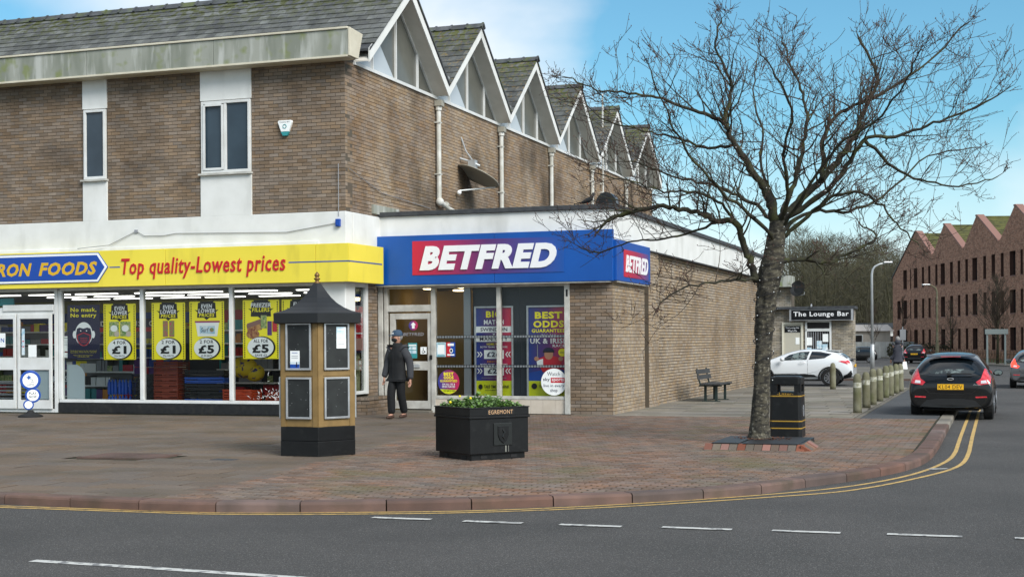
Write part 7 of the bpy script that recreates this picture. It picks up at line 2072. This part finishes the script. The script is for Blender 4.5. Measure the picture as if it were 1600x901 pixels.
fe = thing('timber_fence', 'low brown fence of crossed timber pales before the red brick block', 'fence', (vp[3][0], vp[3][1], .07), 0, world=True)
fbb = Vector((vp[3][0], vp[3][1], .07)); mb = MB(); rnd = random.Random(8)
for i in range(n - 1):
    a, b = Vector((*vp[i], .07)) - fbb, Vector((*vp[i + 1], .07)) - fbb
    L_ = (b - a).length; m = int(L_ / .34); d = (b - a) / m; u = d.normalized()
    for k in range(m):
        p = a + d * k; s = .13 if k % 2 else -.13; h = rnd.uniform(.72, .85)
        nn = Vector((-u.y, u.x, 0)) * .02
        mb.add([p - u * s - u * .055 + nn, p - u * s + u * .055 + nn, p + u * s + u * .055 + Vector((0, 0, h)) + nn, p + u * s - u * .055 + Vector((0, 0, h)) + nn, p - u * s - u * .055 - nn, p - u * s + u * .055 - nn, p + u * s + u * .055 + Vector((0, 0, h)) - nn, p + u * s - u * .055 + Vector((0, 0, h)) - nn],
               [(0, 1, 2, 3), (4, 7, 6, 5), (0, 3, 7, 4), (1, 5, 6, 2)])
    for z in (.25, .6): mb.tube([a + Vector((0, 0, z)), b + Vector((0, 0, z))], .03, 4)
part(fe, 'timber_pale', mb, 'fence_wood', local=True, stuff=True)

def small_tree(name, label, base, h, w, seed, r0=.07, n=60, group=None, mname='twig', lean=0):
    rnd = random.Random(seed); o = thing(name, label, 'tree', base, 0, group, world=True)
    t = MB(); t.tube([(0, 0, 0), (.03, 0, h * .3), (0.02 + lean * .5, 0, h * .6), (lean, 0, h * .97)], [r0, r0 * .8, r0 * .5, .012], 7); part(o, 'trunk', t, 'limb_bark', local=True, smooth=True)
    c = MB()
    def g(p, d, L_, r, lv):
        m = 4; pts = [p]; q = p
        for _ in range(m): d = (d + Vector((rnd.uniform(-.2, .2), rnd.uniform(-.2, .2), rnd.uniform(-.05, .25)))).normalized(); q = q + d * L_ / m; pts.append(q)
        c.tube(pts, [max(r * (1 - .7 * i / m), .006) for i in range(m + 1)], 3, cap=False)
        if lv:
            for _ in range(4): 
                i = rnd.randrange(1, m + 1); s = Vector((rnd.uniform(-1, 1), rnd.uniform(-1, 1), rnd.uniform(0, 1))).normalized(); g(pts[i], (d * .7 + s * .6).normalized(), L_ * .55, r * .6, lv - 1)
    for k in range(n):
        z = h * rnd.uniform(.22, .9); a = rnd.uniform(0, 2 * PI); up = .8 + .6 * z / h
        g(Vector((lean * z / h, 0, z)), Vector((math.cos(a), math.sin(a), up)).normalized(), w * (1.15 - z / h) * rnd.uniform(.6, 1), r0 * .3, 2)
    part(o, 'crown', c, mname, local=True, stuff=True)
    return o
small_tree('young_tree', 'bare upright young tree standing before the right part of the red brick block', (29.3, 85, .07), 5.6, 2.0, 3, .09, 60)
small_tree('young_tree', 'small slender bare tree left of the upright one before the red brick block', (31.6, 101.5, .07), 4.4, 1.5, 4, .05, 26)
small_tree('young_tree', 'slight bare tree in front of the pale low building', (28.2, 110, .02), 4.5, 1.6, 5, .05, 26)
small_tree('young_tree', 'thin bare tree at the left corner of the red brick block', (34.0, 122.5, .07), 5.4, 1.6, 6, .06, 26)

# ================================================================ PALE LOW BUILDINGS, HEDGE, WOODED HILL
g1 = thing('pale_building', 'low grey-white building with arched windows between the bar and the brick block', 'building', (36, 142, ROAD), 0, world=True)
part(g1, 'wall', MB().box(-1.5, 4.6, 0, 6, 0, 2.7), 'render_far', local=True)
part(g1, 'roof', MB().prism([(-1.8, -.3, 2.7), (-1.8, 6.3, 2.7), (-1.8, 3, 3.2)], (6.7, 0, 0)), 'roof_black', local=True)
for k in range(5):
    x = -1.1 + k * 1.15
    a = MB().prism([(x + u, -.06, v) for u, v in [(-.3, .8), (.3, .8), (.3, 1.8)] + [(.3 * math.cos(q), 1.8 + .3 * math.sin(q)) for q in [PI * j / 8 for j in range(1, 8)]] + [(-.3, 1.8)]], (0, .055, 0))
    w_ = part(g1, 'window', a, 'white_frame', local=True)
    part(w_, 'pane', MB().box(x - .2, x + .2, -.08, -.061, .9, 1.85), 'far_window', local=True)
g2 = thing('cream_chalet', 'cream low chalet with brown gable end beside the dark three-door car', 'building', (31, 128, ROAD), 0, world=True)
part(g2, 'wall', MB().box(-1.6, 3.4, 0, 4, 0, 2.3), 'tile_cream', local=True)
part(g2, 'roof', MB().prism([(-1.9, -.3, 2.3), (-1.9, 4.3, 2.3), (-1.9, 2, 2.9)], (5.6, 0, 0)), 'tile_cream', local=True)
w_ = part(g2, 'window', MB().box(-.6, .9, -.06, -.001, 1.2, 2.0), 'white_frame', local=True); part(w_, 'pane', MB().box(-.5, .8, -.08, -.061, 1.28, 1.92), 'far_window', local=True)
g3 = thing('grey_fence', 'grey boarded fence below the cream chalet', 'fence', (28, 118, ROAD), 0, world=True)
for k in range(24): part(g3, 'board', MB().box(-1.5 + k * .3, -1.5 + k * .3 + .28, 0, .05, 0, 1.35), 'render_far', local=True)
rnd = random.Random(31); hm = MB()
for k in range(5000):
    x, y, z = rnd.uniform(0, 7.5), rnd.uniform(-.5, .5), abs(rnd.gauss(.5, .3)); q = rnd.uniform(.04, .1)
    v = Vector((rnd.uniform(-1, 1), rnd.uniform(-1, 1), rnd.uniform(-1, 1))).normalized() * q; w_ = v.orthogonal() * .7
    c = Vector((x, y, z)); hm.add([c + v, c + w_, c - v, c - w_], [(0, 1, 2, 3)], t=rnd.random())
single('hedge', (lambda m: (setattr(m, 'v', [(a + 31, b + 116, c + .05) for a, b, c in m.v]), m)[1])(hm), 'wood_twig', 'low brownish hedge beside the far footway', 'hedge', (34, 116, .05), world=True)
# hillside
mb = MB(); nx, ny = 40, 16
def hillz(x, y):
    u = max(0, (y - 165) / 90); s_ = min(1, u); s_ = s_ * s_ * (3 - 2 * s_)
    left = max(0, min(1, (98 - x) / 55))
    return s_ * (11 + 4 * mn.noise(Vector((x * .02, y * .02, 0)))) * (.35 + .65 * left) - .3
vs = [(-60 + i * 6, 160 + j * 9, hillz(-60 + i * 6, 160 + j * 9)) for j in range(ny) for i in range(nx)]
mb.add(vs, [(j * nx + i, j * nx + i + 1, (j + 1) * nx + i + 1, (j + 1) * nx + i) for j in range(ny - 1) for i in range(nx - 1)])
struct('hillside', mb, 'hill', world=True, smooth=True)
rnd = random.Random(41); wt = MB(); wl_ = MB()
def woodtree(x, y, z, h, w, n):
    tt = rnd.random() * .6 + .2
    wt.tube([(x, y, z), (x + rnd.uniform(-.3, .3), y, z + h * .5), (x + rnd.uniform(-.6, .6), y, z + h * .85)], [.16, .1, .04], 4, t=tt * .6, cap=False)
    for k in range(n):
        a = rnd.uniform(0, 2 * PI); zz = h * rnd.uniform(.18, 1.0); prof = math.sin(min(1, (zz / h)) * PI * .86 + .25)
        rr = w * prof * math.sqrt(rnd.random()); p = Vector((x + rr * math.cos(a), y + rr * math.sin(a), z + zz))
        d = Vector((math.cos(a) * .5 + rnd.uniform(-.5, .5), math.sin(a) * .5 + rnd.uniform(-.5, .5), rnd.uniform(.1, 1.1))).normalized()
        L_ = rnd.uniform(.5, 1.5); s = d.orthogonal().normalized() * rnd.uniform(.015, .04)
        q = p + d * L_ * .5 + Vector((rnd.uniform(-.2, .2), rnd.uniform(-.2, .2), .05))
        wt.add([p - s, p + s, q + s * .7, q - s * .7, p + d * L_], [(0, 1, 2, 3), (3, 2, 4)], t=tt + rnd.uniform(-.2, .2))
    
for k in range(95):
    y = rnd.uniform(150, 240); px = rnd.uniform(1232, 1440); x = (px - 800) / 2200 * y
    woodtree(x, y, hillz(x, y), rnd.uniform(9, 14) - (y - 150) * .02, rnd.uniform(2.6, 4.6), 650)
o = single('wood', wt, 'wood_twig', 'bare brownish woodland rising on the hillside behind the bar', 'woodland', (60, 190, 0), world=True, kind='stuff')
